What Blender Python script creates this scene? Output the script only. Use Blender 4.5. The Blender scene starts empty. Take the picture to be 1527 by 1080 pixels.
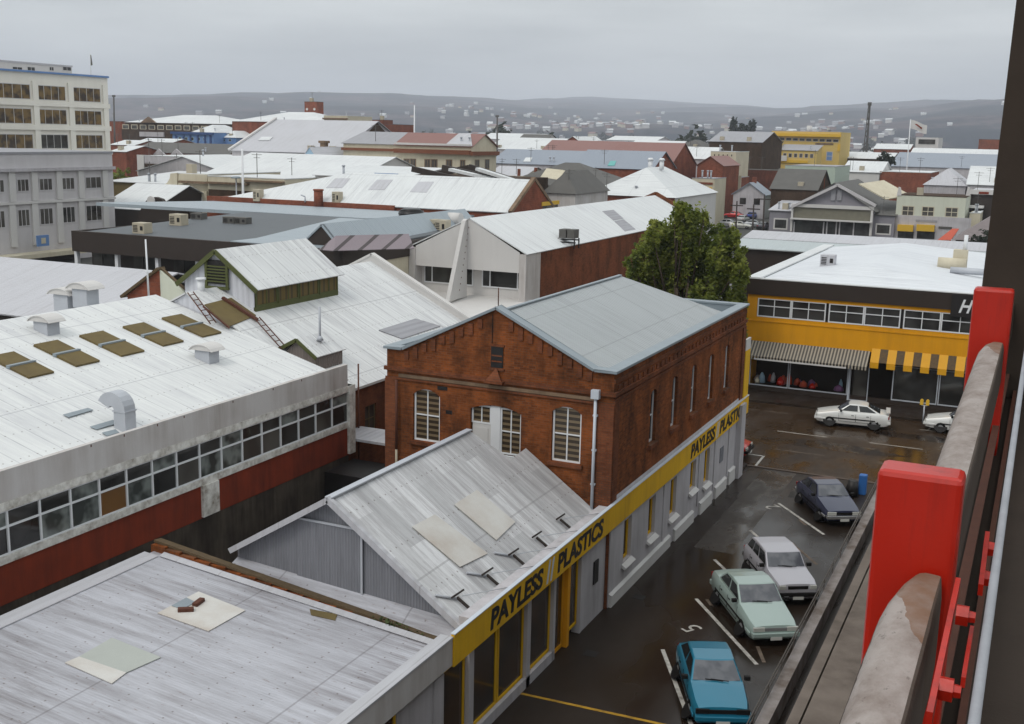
import bpy, bmesh, math, random
from mathutils import Vector, Matrix, noise
random.seed(7)
R = math.radians
S = bpy.context.scene
COL = S.collection
# ------------------------------------------------------------------ camera (solved from the vanishing points of the street grid)
F_PX, CX, CY, PW, PH = 1694.8235, 760.0, 546.0, 1527.0, 1080.0
PIT, ROL, YAW, HC = 0.200832956, 0.0213045731, 0.435978125, 16.0
cp, sp, cyw, syw = math.cos(PIT), math.sin(PIT), math.cos(YAW), math.sin(YAW)
FWv = Vector((-syw*cp, cyw*cp, -sp)); R0 = Vector((cyw, syw, 0)); U0 = R0.cross(FWv)
Rv = R0*math.cos(ROL) + U0*math.sin(ROL); Uv = -R0*math.sin(ROL) + U0*math.cos(ROL)
EYE = Vector((0, 0, HC))
def ray(px, py): return Rv*(px-CX) + Uv*(CY-py) + FWv*F_PX
def onx(px, py, x): d = ray(px, py); return EYE + d*(x/d.x)
def ony(px, py, y): d = ray(px, py); return EYE + d*(y/d.y)
def onz(px, py, z): d = ray(px, py); return EYE + d*((z-HC)/d.z)
cd = bpy.data.cameras.new('camera'); cam = bpy.data.objects.new('camera', cd); COL.objects.link(cam)
cam.matrix_world = Matrix(((Rv.x, Uv.x, -FWv.x, 0), (Rv.y, Uv.y, -FWv.y, 0), (Rv.z, Uv.z, -FWv.z, HC), (0, 0, 0, 1)))
cd.sensor_fit = 'HORIZONTAL'; cd.sensor_width = 36.0; cd.lens = F_PX/PW*36
cd.shift_x = (PW/2-CX)/PW; cd.shift_y = (CY-PH/2)/PW; cd.clip_start = .1; cd.clip_end = 30000
S.camera = cam
# ------------------------------------------------------------------ materials
def L(r, g, b):
    f = lambda c: (c/12.92 if c <= .04045 else ((c+.055)/1.055)**2.4)
    return (f(r/255), f(g/255), f(b/255), 1)
class NT:
    def __init__(s, name):
        s.m = bpy.data.materials.new(name); s.m.use_nodes = True; s.t = s.m.node_tree
        s.b = s.t.nodes['Principled BSDF']; s.tc = None
    def n(s, t, **k):
        o = s.t.nodes.new(t)
        for a, v in k.items(): setattr(o, a, v)
        return o
    def l(s, a, b): s.t.links.new(a, b)
    def co(s):
        if not s.tc: s.tc = s.n('ShaderNodeTexCoord')
        return s.tc.outputs['Object']
    def noise(s, scale, vec=None, detail=4, rough=.55):
        o = s.n('ShaderNodeTexNoise'); o.inputs['Scale'].default_value = scale; o.inputs['Detail'].default_value = detail; o.inputs['Roughness'].default_value = rough
        s.l(vec or s.co(), o.inputs['Vector']); return o.outputs['Fac']
    def scl(s, v):
        o = s.n('ShaderNodeMapping'); o.inputs['Scale'].default_value = v; s.l(s.co(), o.inputs['Vector']); return o.outputs[0]
    def ramp(s, fac, stops, interp='LINEAR'):
        o = s.n('ShaderNodeValToRGB'); s.l(fac, o.inputs[0]); e = o.color_ramp.elements; o.color_ramp.interpolation = interp
        e[0].position, e[0].color = stops[0]; e[1].position, e[1].color = stops[1]
        for p, c in stops[2:]: x = e.new(p); x.color = c
        return o.outputs[0]
    def mix(s, f, a, b, mode='MIX'):
        o = s.n('ShaderNodeMix', data_type='RGBA', blend_type=mode)
        if isinstance(f, (int, float)): o.inputs[0].default_value = f
        else: s.l(f, o.inputs[0])
        for i, v in ((6, a), (7, b)):
            if isinstance(v, tuple): o.inputs[i].default_value = v
            else: s.l(v, o.inputs[i])
        return o.outputs[2]
    def math(s, op, a, b=None, c=None):
        o = s.n('ShaderNodeMath', operation=op)
        for i, v in enumerate((a, b, c)):
            if v is None: continue
            if isinstance(v, (int, float)): o.inputs[i].default_value = v
            else: s.l(v, o.inputs[i])
        return o.outputs[0]
    def sep(s, v=None):
        o = s.n('ShaderNodeSeparateXYZ'); s.l(v or s.co(), o.inputs[0]); return o.outputs
    def comb(s, x, y, z):
        o = s.n('ShaderNodeCombineXYZ')
        for i, v in enumerate((x, y, z)):
            if isinstance(v, (int, float)): o.inputs[i].default_value = v
            else: s.l(v, o.inputs[i])
        return o.outputs[0]
    def bump(s, h, strength=.3, dist=.05):
        o = s.n('ShaderNodeBump'); o.inputs['Strength'].default_value = strength; o.inputs['Distance'].default_value = dist
        s.l(h, o.inputs['Height']); s.l(o.outputs[0], s.b.inputs['Normal'])
    def out(s, col=None, rough=None, metal=None, spec=None):
        for k, v in (('Base Color', col), ('Roughness', rough), ('Metallic', metal), ('Specular IOR Level', spec)):
            if v is None: continue
            if isinstance(v, (int, float, tuple)): s.b.inputs[k].default_value = v
            else: s.l(v, s.b.inputs[k])
        return s.m
g1 = lambda v: (v, v, v, 1)
def dk(c, k): return (c[0]*k, c[1]*k, c[2]*k, 1)
def plain(name, c, rough=.7, var=.25, scale=1.5, spec=.4, metal=0, bump=0):
    s = NT(name); f = s.noise(scale, detail=6)
    col = s.mix(f, dk(c, 1-var), dk(c, 1+var))
    f2 = s.noise(scale*9, detail=3)
    col = s.mix(s.math('MULTIPLY', f2, .35), col, dk(c, 1-var*1.2))
    if bump: s.bump(f2, bump, .02)
    return s.out(col, rough, metal, spec)
def grimy(name, c, dirt, amount=.5, scale=.6, vert=True, rough=.85):
    """painted or rendered wall with rain streaks and patches of dirt"""
    s = NT(name)
    v = s.scl((2.2, 2.2, .22)) if vert else s.co()
    f = s.math('MULTIPLY', s.noise(scale*1.6, v, 6, .65), s.noise(scale*.6, None, 3))
    f = s.ramp(f, [(.16, g1(0)), (.45, g1(1))]); f = s.math('MULTIPLY', f, amount)
    col = s.mix(f, c, dirt); col = s.mix(s.math('MULTIPLY', s.noise(14), .25), col, dk(c, .7))
    s.bump(s.noise(30), .15, .01)
    return s.out(col, rough, 0, .3)
def brick(name, c1, c2, mortar, stain=(.02, .014, .01, 1), stain_amt=.6, bw=.23, bh=.08, blotch=None):
    s = NT(name); x = s.sep(); u = s.math('ADD', x[0], x[1])
    b = s.n('ShaderNodeTexBrick'); s.l(s.comb(u, x[2], 0), b.inputs['Vector'])
    b.inputs['Color1'].default_value = c1; b.inputs['Color2'].default_value = c2; b.inputs['Mortar'].default_value = mortar
    b.inputs['Scale'].default_value = 1; b.inputs['Brick Width'].default_value = bw; b.inputs['Row Height'].default_value = bh
    b.inputs['Mortar Size'].default_value = .009; b.inputs['Bias'].default_value = -.1
    col = b.outputs['Color']
    f0 = s.noise(.35, None, 5); col = s.mix(s.ramp(f0, [(.35, g1(0)), (.7, g1(.55))]), col, blotch or dk(c1, 1.5))
    f = s.noise(.9, s.scl((1, 1, .5)), 7, .7); f = s.ramp(f, [(.42, g1(0)), (.72, g1(1))])
    col = s.mix(s.math('MULTIPLY', f, stain_amt), col, stain)
    r = s.noise(3.2, s.scl((1, 1, 2.5)), 4, .7); col = s.mix(s.ramp(r, [(.5, g1(0)), (.68, g1(.6))]), col, dk(c1, .45))
    s.bump(b.outputs['Fac'], -.35, .01)
    return s.out(col, .92, 0, .08)
def sheet(name, c, axis='x', rib=.25, dirt=(.25, .24, .25, 1), amt=.5, rough=.5, joint=None, lap=None, rust=0, panel=0, bump=.5, screws=0):
    """ribbed roof iron; ribs run along the given axis, dirt streaks follow them"""
    s = NT(name); x = s.sep(); a, o = (x[1], x[0]) if axis == 'x' else (x[0], x[1])
    v = s.comb(s.math('MULTIPLY', a, 3.5), s.math('MULTIPLY', o, .28), s.math('MULTIPLY', x[2], .28))
    f = s.noise(1.0, v, 8, .7); f = s.ramp(f, [(.4, g1(0)), (.66, g1(1))])
    big = s.noise(.22, None, 3); f = s.math('MULTIPLY', f, s.ramp(big, [(.3, g1(.15)), (.65, g1(1))]))
    col = s.mix(s.math('MULTIPLY', f, amt), c, dirt)
    if panel:
        vo = s.n('ShaderNodeTexBrick'); s.l(s.comb(o, a, 0), vo.inputs['Vector']); vo.inputs['Scale'].default_value = 1
        vo.inputs['Brick Width'].default_value = 2.4; vo.inputs['Row Height'].default_value = .8; vo.inputs['Mortar Size'].default_value = 0
        vo.inputs['Color1'].default_value = g1(1); vo.inputs['Color2'].default_value = g1(1-panel)
        col = s.mix(1.0, col, vo.outputs['Color'], 'MULTIPLY')
        bl = s.noise(1.3, v, 5, .8); col = s.mix(s.math('MULTIPLY', s.ramp(bl, [(.47, g1(0)), (.56, g1(1))]), panel*1.3), col, dirt)
    if joint:
        j = s.math('FRACT', s.math('MULTIPLY', a, 1/joint)); j = s.math('LESS_THAN', j, .035/joint*1.3)
        nj = s.noise(.8, None, 3); j = s.math('MULTIPLY', j, s.ramp(nj, [(.35, g1(.15)), (.7, g1(.75))]))
        col = s.mix(j, col, dk(dirt, .8))
    if lap:
        j = s.math('FRACT', s.math('MULTIPLY', s.math('ADD', o, 100.3), 1/lap)); j = s.math('LESS_THAN', j, .05/lap)
        col = s.mix(s.math('MULTIPLY', j, .4), col, dk(dirt, .7))
    if rust:
        r = s.noise(5, s.comb(s.math('MULTIPLY', a, 2), s.math('MULTIPLY', o, .5), 0), 5, .75)
        col = s.mix(s.math('MULTIPLY', s.ramp(r, [(.6, g1(0)), (.7, g1(1))]), rust), col, (.16, .09, .055, 1))
    if screws:
        j1 = s.math('LESS_THAN', s.math('FRACT', s.math('MULTIPLY', s.math('ADD', o, 100.1), 1/1.25)), .035); j2 = s.math('LESS_THAN', s.math('FRACT', s.math('MULTIPLY', a, 1/.3)), .16)
        col = s.mix(s.math('MULTIPLY', s.math('MULTIPLY', j1, j2), screws), col, (.10, .07, .055, 1))
    w = s.math('SINE', s.math('MULTIPLY', a, 2*math.pi/rib)); s.bump(w, bump, .02)
    return s.out(col, rough, 0, .4)
def glassy(name, c, c2=None, rough=.08, sc=.5):
    s = NT(name); f = s.ramp(s.noise(sc, None, 2), [(.4, g1(0)), (.6, g1(1))])
    return s.out(s.mix(f, c, c2 or dk(c, .4)), rough, 0, .5)
def stripes(name, c1, c2, pitch, axis=2, duty=.5, rough=.6, spec=.4):
    s = NT(name); x = s.sep(); j = s.math('FRACT', s.math('MULTIPLY', x[axis], 1/pitch)); j = s.math('LESS_THAN', j, duty)
    n = s.noise(6); c = s.mix(j, c2, c1); c = s.mix(s.math('MULTIPLY', n, .3), c, dk(c1, .6)); return s.out(c, rough, 0, spec)
WHITE = (.80, .82, .82, 1)
m_roof_white = sheet('white_roof_iron', (.66, .67, .665, 1), 'x', .2, (.36, .36, .40, 1), .55, .6, joint=.8, lap=4.6, bump=.12, rust=.06, screws=.6)
m_roof_white2 = sheet('weathered_white_roof_iron', (.64, .65, .65, 1), 'x', .2, (.29, .285, .31, 1), .8, .55, joint=.8, lap=3.8, rust=.16, bump=.14, screws=.6)
m_roof_far = sheet('far_white_roof', (.63, .645, .65, 1), 'y', .4, (.36, .36, .38, 1), .5, .6, joint=2.2, lap=5)
m_roof_farx = sheet('far_white_roof_across', (.63, .645, .65, 1), 'x', .4, (.36, .36, .38, 1), .5, .6, joint=1.6, lap=5)
m_roof_bluegrey = sheet('blue_grey_roof_iron', (.30, .345, .38, 1), 'x', .2, (.20, .23, .26, 1), .3, .4, joint=1.6, lap=3.4)
m_roof_shed = sheet('patchy_weathered_iron', (.68, .685, .70, 1), 'x', .09, (.30, .29, .30, 1), .8, .5, lap=2.9, rust=.25, panel=.36, bump=.14, screws=.6)
m_roof_front = sheet('stained_galvanised_iron', (.47, .475, .52, 1), 'x', .09, (.14, .12, .12, 1), .95, .5, lap=4.1, rust=.75, panel=.08, bump=.12, screws=.6)
m_clad = sheet('grey_wall_iron', (.24, .245, .265, 1), 'z', .09, (.17, .17, .18, 1), .5, .5)
def clad(name, c, rib=.09, amt=.4):
    s = NT(name); x = s.sep(); a = s.math('ADD', x[0], x[1]); f = s.noise(1.2, s.comb(s.math('MULTIPLY', a, 5), s.math('MULTIPLY', x[2], .5), 0), 5, .6)
    col = s.mix(s.math('MULTIPLY', s.ramp(f, [(.4, g1(0)), (.65, g1(1))]), amt), c, dk(c, .6))
    w = s.math('SINE', s.math('MULTIPLY', a, 2*math.pi/rib)); col = s.mix(s.math('MULTIPLY', s.math('LESS_THAN', w, -.4), .35), col, dk(c, .7))
    s.bump(w, .5, .02); return s.out(col, .6, 0, .3)
m_clad = clad('grey_corrugated_wall', (.215, .22, .245, 1)); m_clad_white = clad('white_corrugated_wall', (.62, .63, .68, 1), .3, .3); m_clad_brown = clad('brown_corrugated_wall', (.20, .17, .155, 1), .15)
m_brick = brick('red_brick', (.27, .078, .022, 1), (.10, .03, .012, 1), (.14, .08, .05, 1), stain_amt=.95, blotch=(.34, .10, .026, 1))
m_brick2 = brick('weathered_brick', (.20, .066, .03, 1), (.12, .042, .022, 1), (.08, .055, .04, 1), stain_amt=.7)
m_brick_far = brick('far_brick', (.23, .075, .045, 1), (.16, .055, .035, 1), (.17, .10, .08, 1), stain_amt=.4, bw=.5, bh=.2)
m_brick_dark = brick('dark_brown_brick', (.07, .045, .03, 1), (.05, .032, .022, 1), (.05, .04, .03, 1), bw=.5, bh=.2)
m_brick_mid = brick('dark_red_brick', (.13, .045, .03, 1), (.085, .035, .025, 1), (.08, .05, .04, 1), stain_amt=.6, bw=.5, bh=.2)
m_stone = grimy('weathered_sandstone', (.23, .155, .10, 1), (.05, .035, .025, 1), .9)
m_cap = plain('grey_parapet_flashing', (.24, .28, .31, 1), .45, .2)
m_white = plain('white_gloss_paint', (.70, .71, .73, 1), .45, .06, 3)
m_peel = grimy('peeling_white_paint', (.76, .75, .71, 1), (.20, .16, .12, 1), .95, 3.2, False)
m_fascia = grimy('grey_fascia_board', (.56, .54, .53, 1), (.27, .22, .19, 1), .7, .7)
m_redpaint = grimy('dark_red_painted_render', (.23, .036, .014, 1), (.08, .018, .010, 1), .9, 1.2)
m_concrete_d = grimy('stained_dark_concrete', (.035, .027, .021, 1), (.16, .13, .10, 1), .55, 1.4)
m_wall_pale = grimy('pale_grey_painted_wall', (.50, .48, .50, 1), (.22, .20, .20, 1), .6, .9)
m_wall_white = grimy('clean_white_wall', (.60, .585, .57, 1), (.45, .43, .43, 1), .4, .5)
m_cream = grimy('cream_wall', (.58, .53, .41, 1), (.35, .29, .2, 1), .5, .5)
m_cream2 = grimy('pale_cream_wall', (.60, .62, .52, 1), (.4, .39, .32, 1), .4, .5)
m_facade_g = grimy('grey_office_facade', (.56, .54, .55, 1), (.33, .31, .31, 1), .4, .4)
m_yellow = grimy('yellow_sign_paint', (.76, .44, .010, 1), (.38, .21, .02, 1), .6, 1.0)
m_yellow_b = grimy('golden_yellow_wall', (.70, .31, .004, 1), (.42, .19, .012, 1), .6, .6)
m_yellow_f = plain('pale_yellow_wall', (.58, .42, .13, 1), .7, .12, .3); m_yellow_t = plain('strong_yellow_trim', (.62, .38, .03, 1), .6, .08)
m_black = plain('black_paint', (.012, .010, .010, 1), .5, .2)
m_dark = plain('dark_brown_cladding', (.028, .018, .013, 1), .6, .25)
m_green = plain('olive_green_trim', (.075, .085, .022, 1), .6, .25, 4)
m_olive = grimy('olive_roof_panel', (.15, .112, .045, 1), (.085, .062, .035, 1), .6, 2, False)
m_ochre = stripes('ochre_window_boards', (.125, .085, .02, 1), (.055, .04, .015, 1), .42, 1, .7)
m_glass = glassy('dark_window_glass', (.018, .017, .016, 1), (.05, .05, .048, 1))
m_glass_c = glassy('curtained_window_glass', (.19, .21, .20, 1), (.045, .05, .047, 1), .12, 1.6)
m_glass_b = glassy('brown_window_glass', (.055, .028, .012, 1), (.02, .012, .007, 1), .1, .9)  # brown reflections in the shopfront glass are put into the pane colour
m_glass_w = glassy('bronze_curtained_glass', (.17, .105, .03, 1), (.035, .022, .012, 1), .2, .7)
m_glass_g = glassy('grey_window_glass', (.10, .095, .085, 1), (.05, .045, .04, 1), .2, .4)
m_blind = stripes('tan_slatted_blind', (.19, .14, .085, 1), (.03, .022, .016, 1), .2, 2, .45, .15, .5)
m_rusty = plain('rusty_iron', (.10, .035, .02, 1), .8, .4, 8)
m_pipe_white = plain('white_pipe_paint', (.52, .56, .62, 1), .4, .08)
m_galv = plain('galvanised_duct', (.42, .44, .48, 1), .4, .15, 2)
m_ac = plain('cream_metal_casing', (.42, .37, .28, 1), .6, .15)
m_tankblk = plain('black_plastic', (.010, .009, .010, 1), .35, .2)
m_slate = plain('dark_slate_roof', (.10, .095, .088, 1), .7, .25, .6)
m_greyroof = sheet('grey_iron_roof', (.30, .30, .325, 1), 'y', .3, (.20, .19, .19, 1), .5, .55)
m_palegreyroof = sheet('pale_grey_iron_roof', (.46, .46, .49, 1), 'y', .3, (.34, .33, .34, 1), .6, .55, joint=1.5)
m_redroof = sheet('faded_red_iron_roof', (.23, .115, .10, 1), 'y', .4, (.18, .09, .08, 1), .4, .6)
m_blueroof = sheet('slate_blue_iron_roof', (.24, .27, .32, 1), 'y', .4, (.17, .19, .24, 1), .4, .5)
m_bluewall = plain('mid_blue_wall', (.13, .24, .47, 1), .7, .15, .6); m_ltblue = plain('light_blue_paint', (.30, .44, .56, 1), .6, .1)
m_red = NT('red_steel_paint'); _n = m_red.noise(2.2, m_red.scl((1, 1, .5)), 5); _s = m_red.ramp(m_red.noise(22, m_red.scl((1, 1, .4)), 6, .75), [(.70, g1(0)), (.76, g1(.8))])
_d = m_red.ramp(m_red.noise(7, m_red.scl((1, 1, .12)), 6, .7), [(.5, g1(0)), (.66, g1(.6))]); m_red.bump(m_red.noise(45), .18, .004); m_red = m_red.out(m_red.mix(_s, m_red.mix(_d, m_red.mix(_n, (.52, .016, .004, 1), (.34, .010, .003, 1)), (.22, .010, .005, 1)), (.30, .20, .19, 1)), .32, 0, .5)
m_orange = plain('orange_red_awning', (.45, .07, .03, 1), .6, .1)
m_browncor = plain('brown_cornice_paint', (.17, .06, .03, 1), .8, .2)
m_moss = plain('mossy_brick_coping', (.11, .075, .04, 1), .95, .5, 5, bump=.5)
m_teal = plain('teal_sheet', (.12, .38, .36, 1), .5, .1)
m_ply = grimy('creamy_fibreglass_sheet', (.60, .59, .565, 1), (.42, .35, .29, 1), .9, .6, False)
m_pvc = plain('translucent_grey_green_sheet', (.40, .42, .39, 1), .5, .12, 1.2)
m_pinkroof = stripes('ribbed_glass_bays', (.24, .20, .22, 1), (.05, .04, .04, 1), 1.0, 0, .8)
# ------------------------------------------------------------------ mesh builder and tagging
class MB:
    def __init__(s): s.v = []; s.f = []; s.sm = []
    def add(s, vs, fs, smooth=False):
        o = len(s.v); s.v += [Vector(v) for v in vs]
        for f in fs: s.f.append([i+o for i in f]); s.sm.append(smooth)
        return s
    def quad(s, *p): return s.add(p, [list(range(len(p)))])
    def box(s, x0, x1, y0, y1, z0, z1):
        v = [(x, y, z) for z in (z0, z1) for y in (y0, y1) for x in (x0, x1)]
        return s.add(v, [(0, 2, 3, 1), (4, 5, 7, 6), (0, 1, 5, 4), (2, 6, 7, 3), (0, 4, 6, 2), (1, 3, 7, 5)])
    def slab(s, p, t):
        """polygon p (counter-clockwise seen from outside) given thickness t along -normal"""
        p = [Vector(q) for q in p]; n = Vector((0, 0, 0))
        for i in range(len(p)): n += p[i].cross(p[(i+1) % len(p)])
        n.normalize(); q = [a - n*t for a in p]; k = len(p)
        return s.add(p+q, [list(range(k)), list(range(2*k-1, k-1, -1))] + [(i, i+k, (i+1) % k+k, (i+1) % k) for i in range(k)])
    def tube(s, a, b, r0, r1=None, n=10, caps=True, smooth=True):
        a, b = Vector(a), Vector(b); r1 = r0 if r1 is None else r1; d = (b-a).normalized()
        u = d.orthogonal().normalized(); w = d.cross(u); vs = []
        for c, r in ((a, r0), (b, r1)): vs += [c + (u*math.cos(2*math.pi*i/n) + w*math.sin(2*math.pi*i/n))*r for i in range(n)]
        s.add(vs, [(i, (i+1) % n, (i+1) % n+n, i+n) for i in range(n)], smooth)
        if caps: s.add(vs, [list(range(n-1, -1, -1)), list(range(n, 2*n))])
        return s
    def bar(s, a, b, w, h=None):
        """square section bar"""
        a, b = Vector(a), Vector(b); h = h or w; d = (b-a).normalized(); up = Vector((0, 0, 1)) if abs(d.z) < .95 else Vector((1, 0, 0))
        u = d.cross(up).normalized(); v = u.cross(d); vs = []
        for c in (a, b): vs += [c+u*(w/2)*i+v*(h/2)*j for i, j in ((-1, -1), (1, -1), (1, 1), (-1, 1))]
        return s.add(vs, [(3, 2, 1, 0), (4, 5, 6, 7), (0, 1, 5, 4), (1, 2, 6, 5), (2, 3, 7, 6), (3, 0, 4, 7)])
    def strip(s, path, prof):
        """sweep closed profile rings: path = list of lists of points"""
        n = len(path[0]); o = [p for r in path for p in r]
        s.add(o, [(i*n+j, i*n+(j+1) % n, (i+1)*n+(j+1) % n, (i+1)*n+j) for i in range(len(path)-1) for j in range(n)], prof)
        return s.add(path[0], [list(range(n-1, -1, -1))]).add(path[-1], [list(range(n))])
    def build(s, name, mat, parent=None, base=None, local=False, bevel=0, recalc=True):
        off = Vector((0, 0, 0))
        if parent is not None and not local: off = ORG[parent.name] if parent.name in ORG else Vector((0, 0, 0))
        elif base is not None: off = Vector(base)
        me = bpy.data.meshes.new(name); me.from_pydata([v-off for v in s.v], [], s.f)
        for p, q in zip(me.polygons, s.sm): p.use_smooth = q
        if recalc:
            bm = bmesh.new(); bm.from_mesh(me); bmesh.ops.remove_doubles(bm, verts=bm.verts, dist=.0004); bmesh.ops.recalc_face_normals(bm, faces=bm.faces); bm.to_mesh(me); bm.free()
        o = bpy.data.objects.new(name, me); COL.objects.link(o); me.materials.append(mat)
        if parent is not None: o.parent = parent; ORG[o.name] = off if not local else Vector((0, 0, 0))
        else: o.location = off; ORG[o.name] = off
        if bevel:
            b = o.modifiers.new('bevel', 'BEVEL'); b.width = bevel; b.segments = 2; b.limit_method = 'ANGLE'; b.angle_limit = R(35)
        return o
ORG = {}
def tag(o, label, cat, group=None):
    o['label'] = label; o['category'] = cat
    if group: o['group'] = group
    return o
def thing(name, label, cat, loc, group=None, rz=0):
    o = bpy.data.objects.new(name, None); COL.objects.link(o); o.location = loc; o.rotation_euler = (0, 0, rz); o.empty_display_size = .3
    ORG[o.name] = Vector(loc); return tag(o, label, cat, group)
def struct(name, mb, mat): o = mb.build(name, mat); o['kind'] = 'structure'; return o
def kids(o): return [c for c in COL.objects if c.parent == o]
def copy_tree(o, parent=None):
    c = o.copy(); COL.objects.link(c)
    if parent is not None: c.parent = parent
    for ch in CH.get(o.name, []): copy_tree(ch, c)
    return c
CH = {}
def index_children():
    CH.clear()
    for o in COL.objects:
        if o.parent: CH.setdefault(o.parent.name, []).append(o)
def text_mesh(s, size, extrude=.02, shear=0, bold=0, sx=1.0):
    c = bpy.data.curves.new('lettering', 'FONT'); c.body = s; c.size = size; c.extrude = extrude; c.shear = shear; c.offset = bold; c.align_x = 'LEFT'; c.resolution_u = 3
    o = bpy.data.objects.new('lettering', c); COL.objects.link(o); dg = bpy.context.evaluated_depsgraph_get(); dg.update()
    me = bpy.data.meshes.new_from_object(o.evaluated_get(dg)); bpy.data.objects.remove(o); bpy.data.curves.remove(c)
    me.name = 'lettering'; return me
def place_text(s, mat, parent, origin, xdir, updir, length, height, extrude=.01, shear=0, bold=0):
    """lettering mesh scaled to length x height, its baseline start at origin (world)"""
    me = text_mesh(s, 1, 0.02, shear, bold); xs = [v.co.x for v in me.vertices]; ys = [v.co.y for v in me.vertices]
    x0, x1, y0, y1 = min(xs), max(xs), min(ys), max(ys); xd, ud = Vector(xdir).normalized(), Vector(updir).normalized(); nd = xd.cross(ud); base = Vector(origin)-ORG.get(parent.name, Vector())
    for v in me.vertices:
        x, y, z = v.co; v.co = base + xd*((x-x0)/(x1-x0)*length) + ud*((y-y0)/(y1-y0)*height) + nd*(z/.02*extrude)
    me.materials.clear(); me.materials.append(mat); o = bpy.data.objects.new('lettering', me); COL.objects.link(o); o.parent = parent; ORG[o.name] = ORG.get(parent.name, Vector()); return o
def wall(mb, ax, pos, a0, a1, z0, z1, holes=(), depth=.2, inward=1):
    """wall sheet on plane ax=pos with holes (a0,a1,z0,z1[,arch_rise]) and reveals of given depth"""
    P = (lambda a, z, d=0: (pos+d, a, z)) if ax == 'x' else (lambda a, z, d=0: (a, pos+d, z))
    A = sorted({a0, a1} | {h[i] for h in holes for i in (0, 1)}); Z = sorted({z0, z1} | {h[i] for h in holes for i in (2, 3)})
    A = [a for a in A if a0 <= a <= a1]; Z = [z for z in Z if z0 <= z <= z1]
    for i in range(len(A)-1):
        for j in range(len(Z)-1):
            ca, cz = (A[i]+A[i+1])/2, (Z[j]+Z[j+1])/2
            if any(h[0] < ca < h[1] and h[2] < cz < h[3] for h in holes): continue
            mb.quad(P(A[i], Z[j]), P(A[i+1], Z[j]), P(A[i+1], Z[j+1]), P(A[i], Z[j+1]))
    d = depth*inward
    for h in holes:
        b0, b1, y0, y1 = h[:4]; r = h[4] if len(h) > 4 else 0
        if r:
            n = 8; pts = [(b0+(b1-b0)*k/n, y1-r+r*math.sin(math.pi*k/n)**.8 if 0 < k < n else y1-r) for k in range(n+1)]
            for k in range(n):
                (p, q), (p2, q2) = pts[k], pts[k+1]; mb.quad(P(p, q), P(p2, q2), P(p2, y1), P(p, y1)); mb.quad(P(p, q), P(p2, q2), P(p2, q2, d), P(p, q, d))
        else: mb.quad(P(b0, y1), P(b1, y1), P(b1, y1, d), P(b0, y1, d))
        t = y1-r
        mb.quad(P(b0, y0), P(b1, y0), P(b1, y0, d), P(b0, y0, d)); mb.quad(P(b0, y0), P(b0, t), P(b0, t, d), P(b0, y0, d)); mb.quad(P(b1, y0), P(b1, t), P(b1, t, d), P(b1, y0, d))
    return mb
def bx(mb, ax, pos, out, a0, a1, z0, z1, t):
    """box on a wall plane: from pos to pos+out*t"""
    lo, hi = sorted((pos, pos+out*t))
    return mb.box(lo, hi, a0, a1, z0, z1) if ax == 'x' else mb.box(a0, a1, lo, hi, z0, z1)
def window(root, ax, pos, out, a0, a1, z0, z1, fm, gm, nx=1, nz=1, fr=.06, sill=0, recess=0, name='window', bar=None, sillm=None):
    """frame + pane (child) set at pos (face plane), recess>0 pushes it into the wall"""
    bar = bar or fr*.7; p0 = pos - out*recess; fb = MB()
    bx(fb, ax, p0, out, a0, a0+fr, z0, z1, .05); bx(fb, ax, p0, out, a1-fr, a1, z0, z1, .05)
    bx(fb, ax, p0, out, a0+fr, a1-fr, z0, z0+fr, .05); bx(fb, ax, p0, out, a0+fr, a1-fr, z1-fr, z1, .05)
    for i in range(1, nx): c = a0+(a1-a0)*i/nx; bx(fb, ax, p0, out, c-bar/2, c+bar/2, z0+fr, z1-fr, .04)
    for i in range(1, nz): c = z0+(z1-z0)*i/nz; bx(fb, ax, p0, out, a0+fr, a1-fr, c-bar/2, c+bar/2, .043)
    w = fb.build(name, fm, root); pb = MB(); bx(pb, ax, p0, out, a0+fr*.5, a1-fr*.5, z0+fr*.5, z1-fr*.5, .02); pb.build('pane', gm, w)
    if sill: sb = MB(); bx(sb, ax, pos, out, a0-.1, a1+.1, z0-.14, z0-.003, sill); sb.build('sill', sillm or fm, w)
    return w
# ------------------------------------------------------------------ ground, roads
def asphalt(name, base, wet=.5, sc=.18, brown=(.035, .022, .012, 1)):
    s = NT(name); n1 = s.noise(sc, s.scl((1, .55, 1)), 5, .6); n2 = s.noise(2.5, None, 6, .7)
    c = s.mix(s.ramp(n1, [(.35, g1(0)), (.65, g1(1))]), base, brown); c = s.mix(s.math('MULTIPLY', n2, .5), c, dk(base, .5)); c = s.mix(s.math('MULTIPLY', s.noise(60, None, 2), .35), c, dk(base, 1.8))
    pud = s.ramp(s.noise(sc*1.7, s.scl((1, .5, 1)), 4, .55), [(.40, g1(.55)), (.60, g1(.12 if wet > .4 else .3))])
    s.bump(s.noise(35, None, 3), .12, .01)
    return s.out(c, pud, 0, .24)
m_asph = asphalt('wet_asphalt', (.022, .014, .009, 1), .5, .16, (.045, .024, .010, 1)); m_lot = asphalt('wet_car_park_asphalt', (.021, .0135, .009, 1), .5, .10, (.011, .007, .0045, 1))
m_path = asphalt('wet_footpath', (.018, .013, .011, 1), .3, .3)
m_town = plain('town_ground', (.06, .06, .055, 1), .9, .4, .02)
m_line = grimy('worn_white_road_paint', (.52, .50, .46, 1), (.06, .05, .04, 1), 1.0, 4, False); m_line_dim = grimy('faded_road_paint', (.17, .13, .10, 1), (.03, .022, .016, 1), 1.1, 4, False); m_line_y = grimy('yellow_road_paint', (.45, .25, .02, 1), (.1, .06, .02, 1), .8, 4, False)
m_kerb = plain('wet_kerb_stone', (.075, .05, .036, 1), .5, .3, 2)
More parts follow.
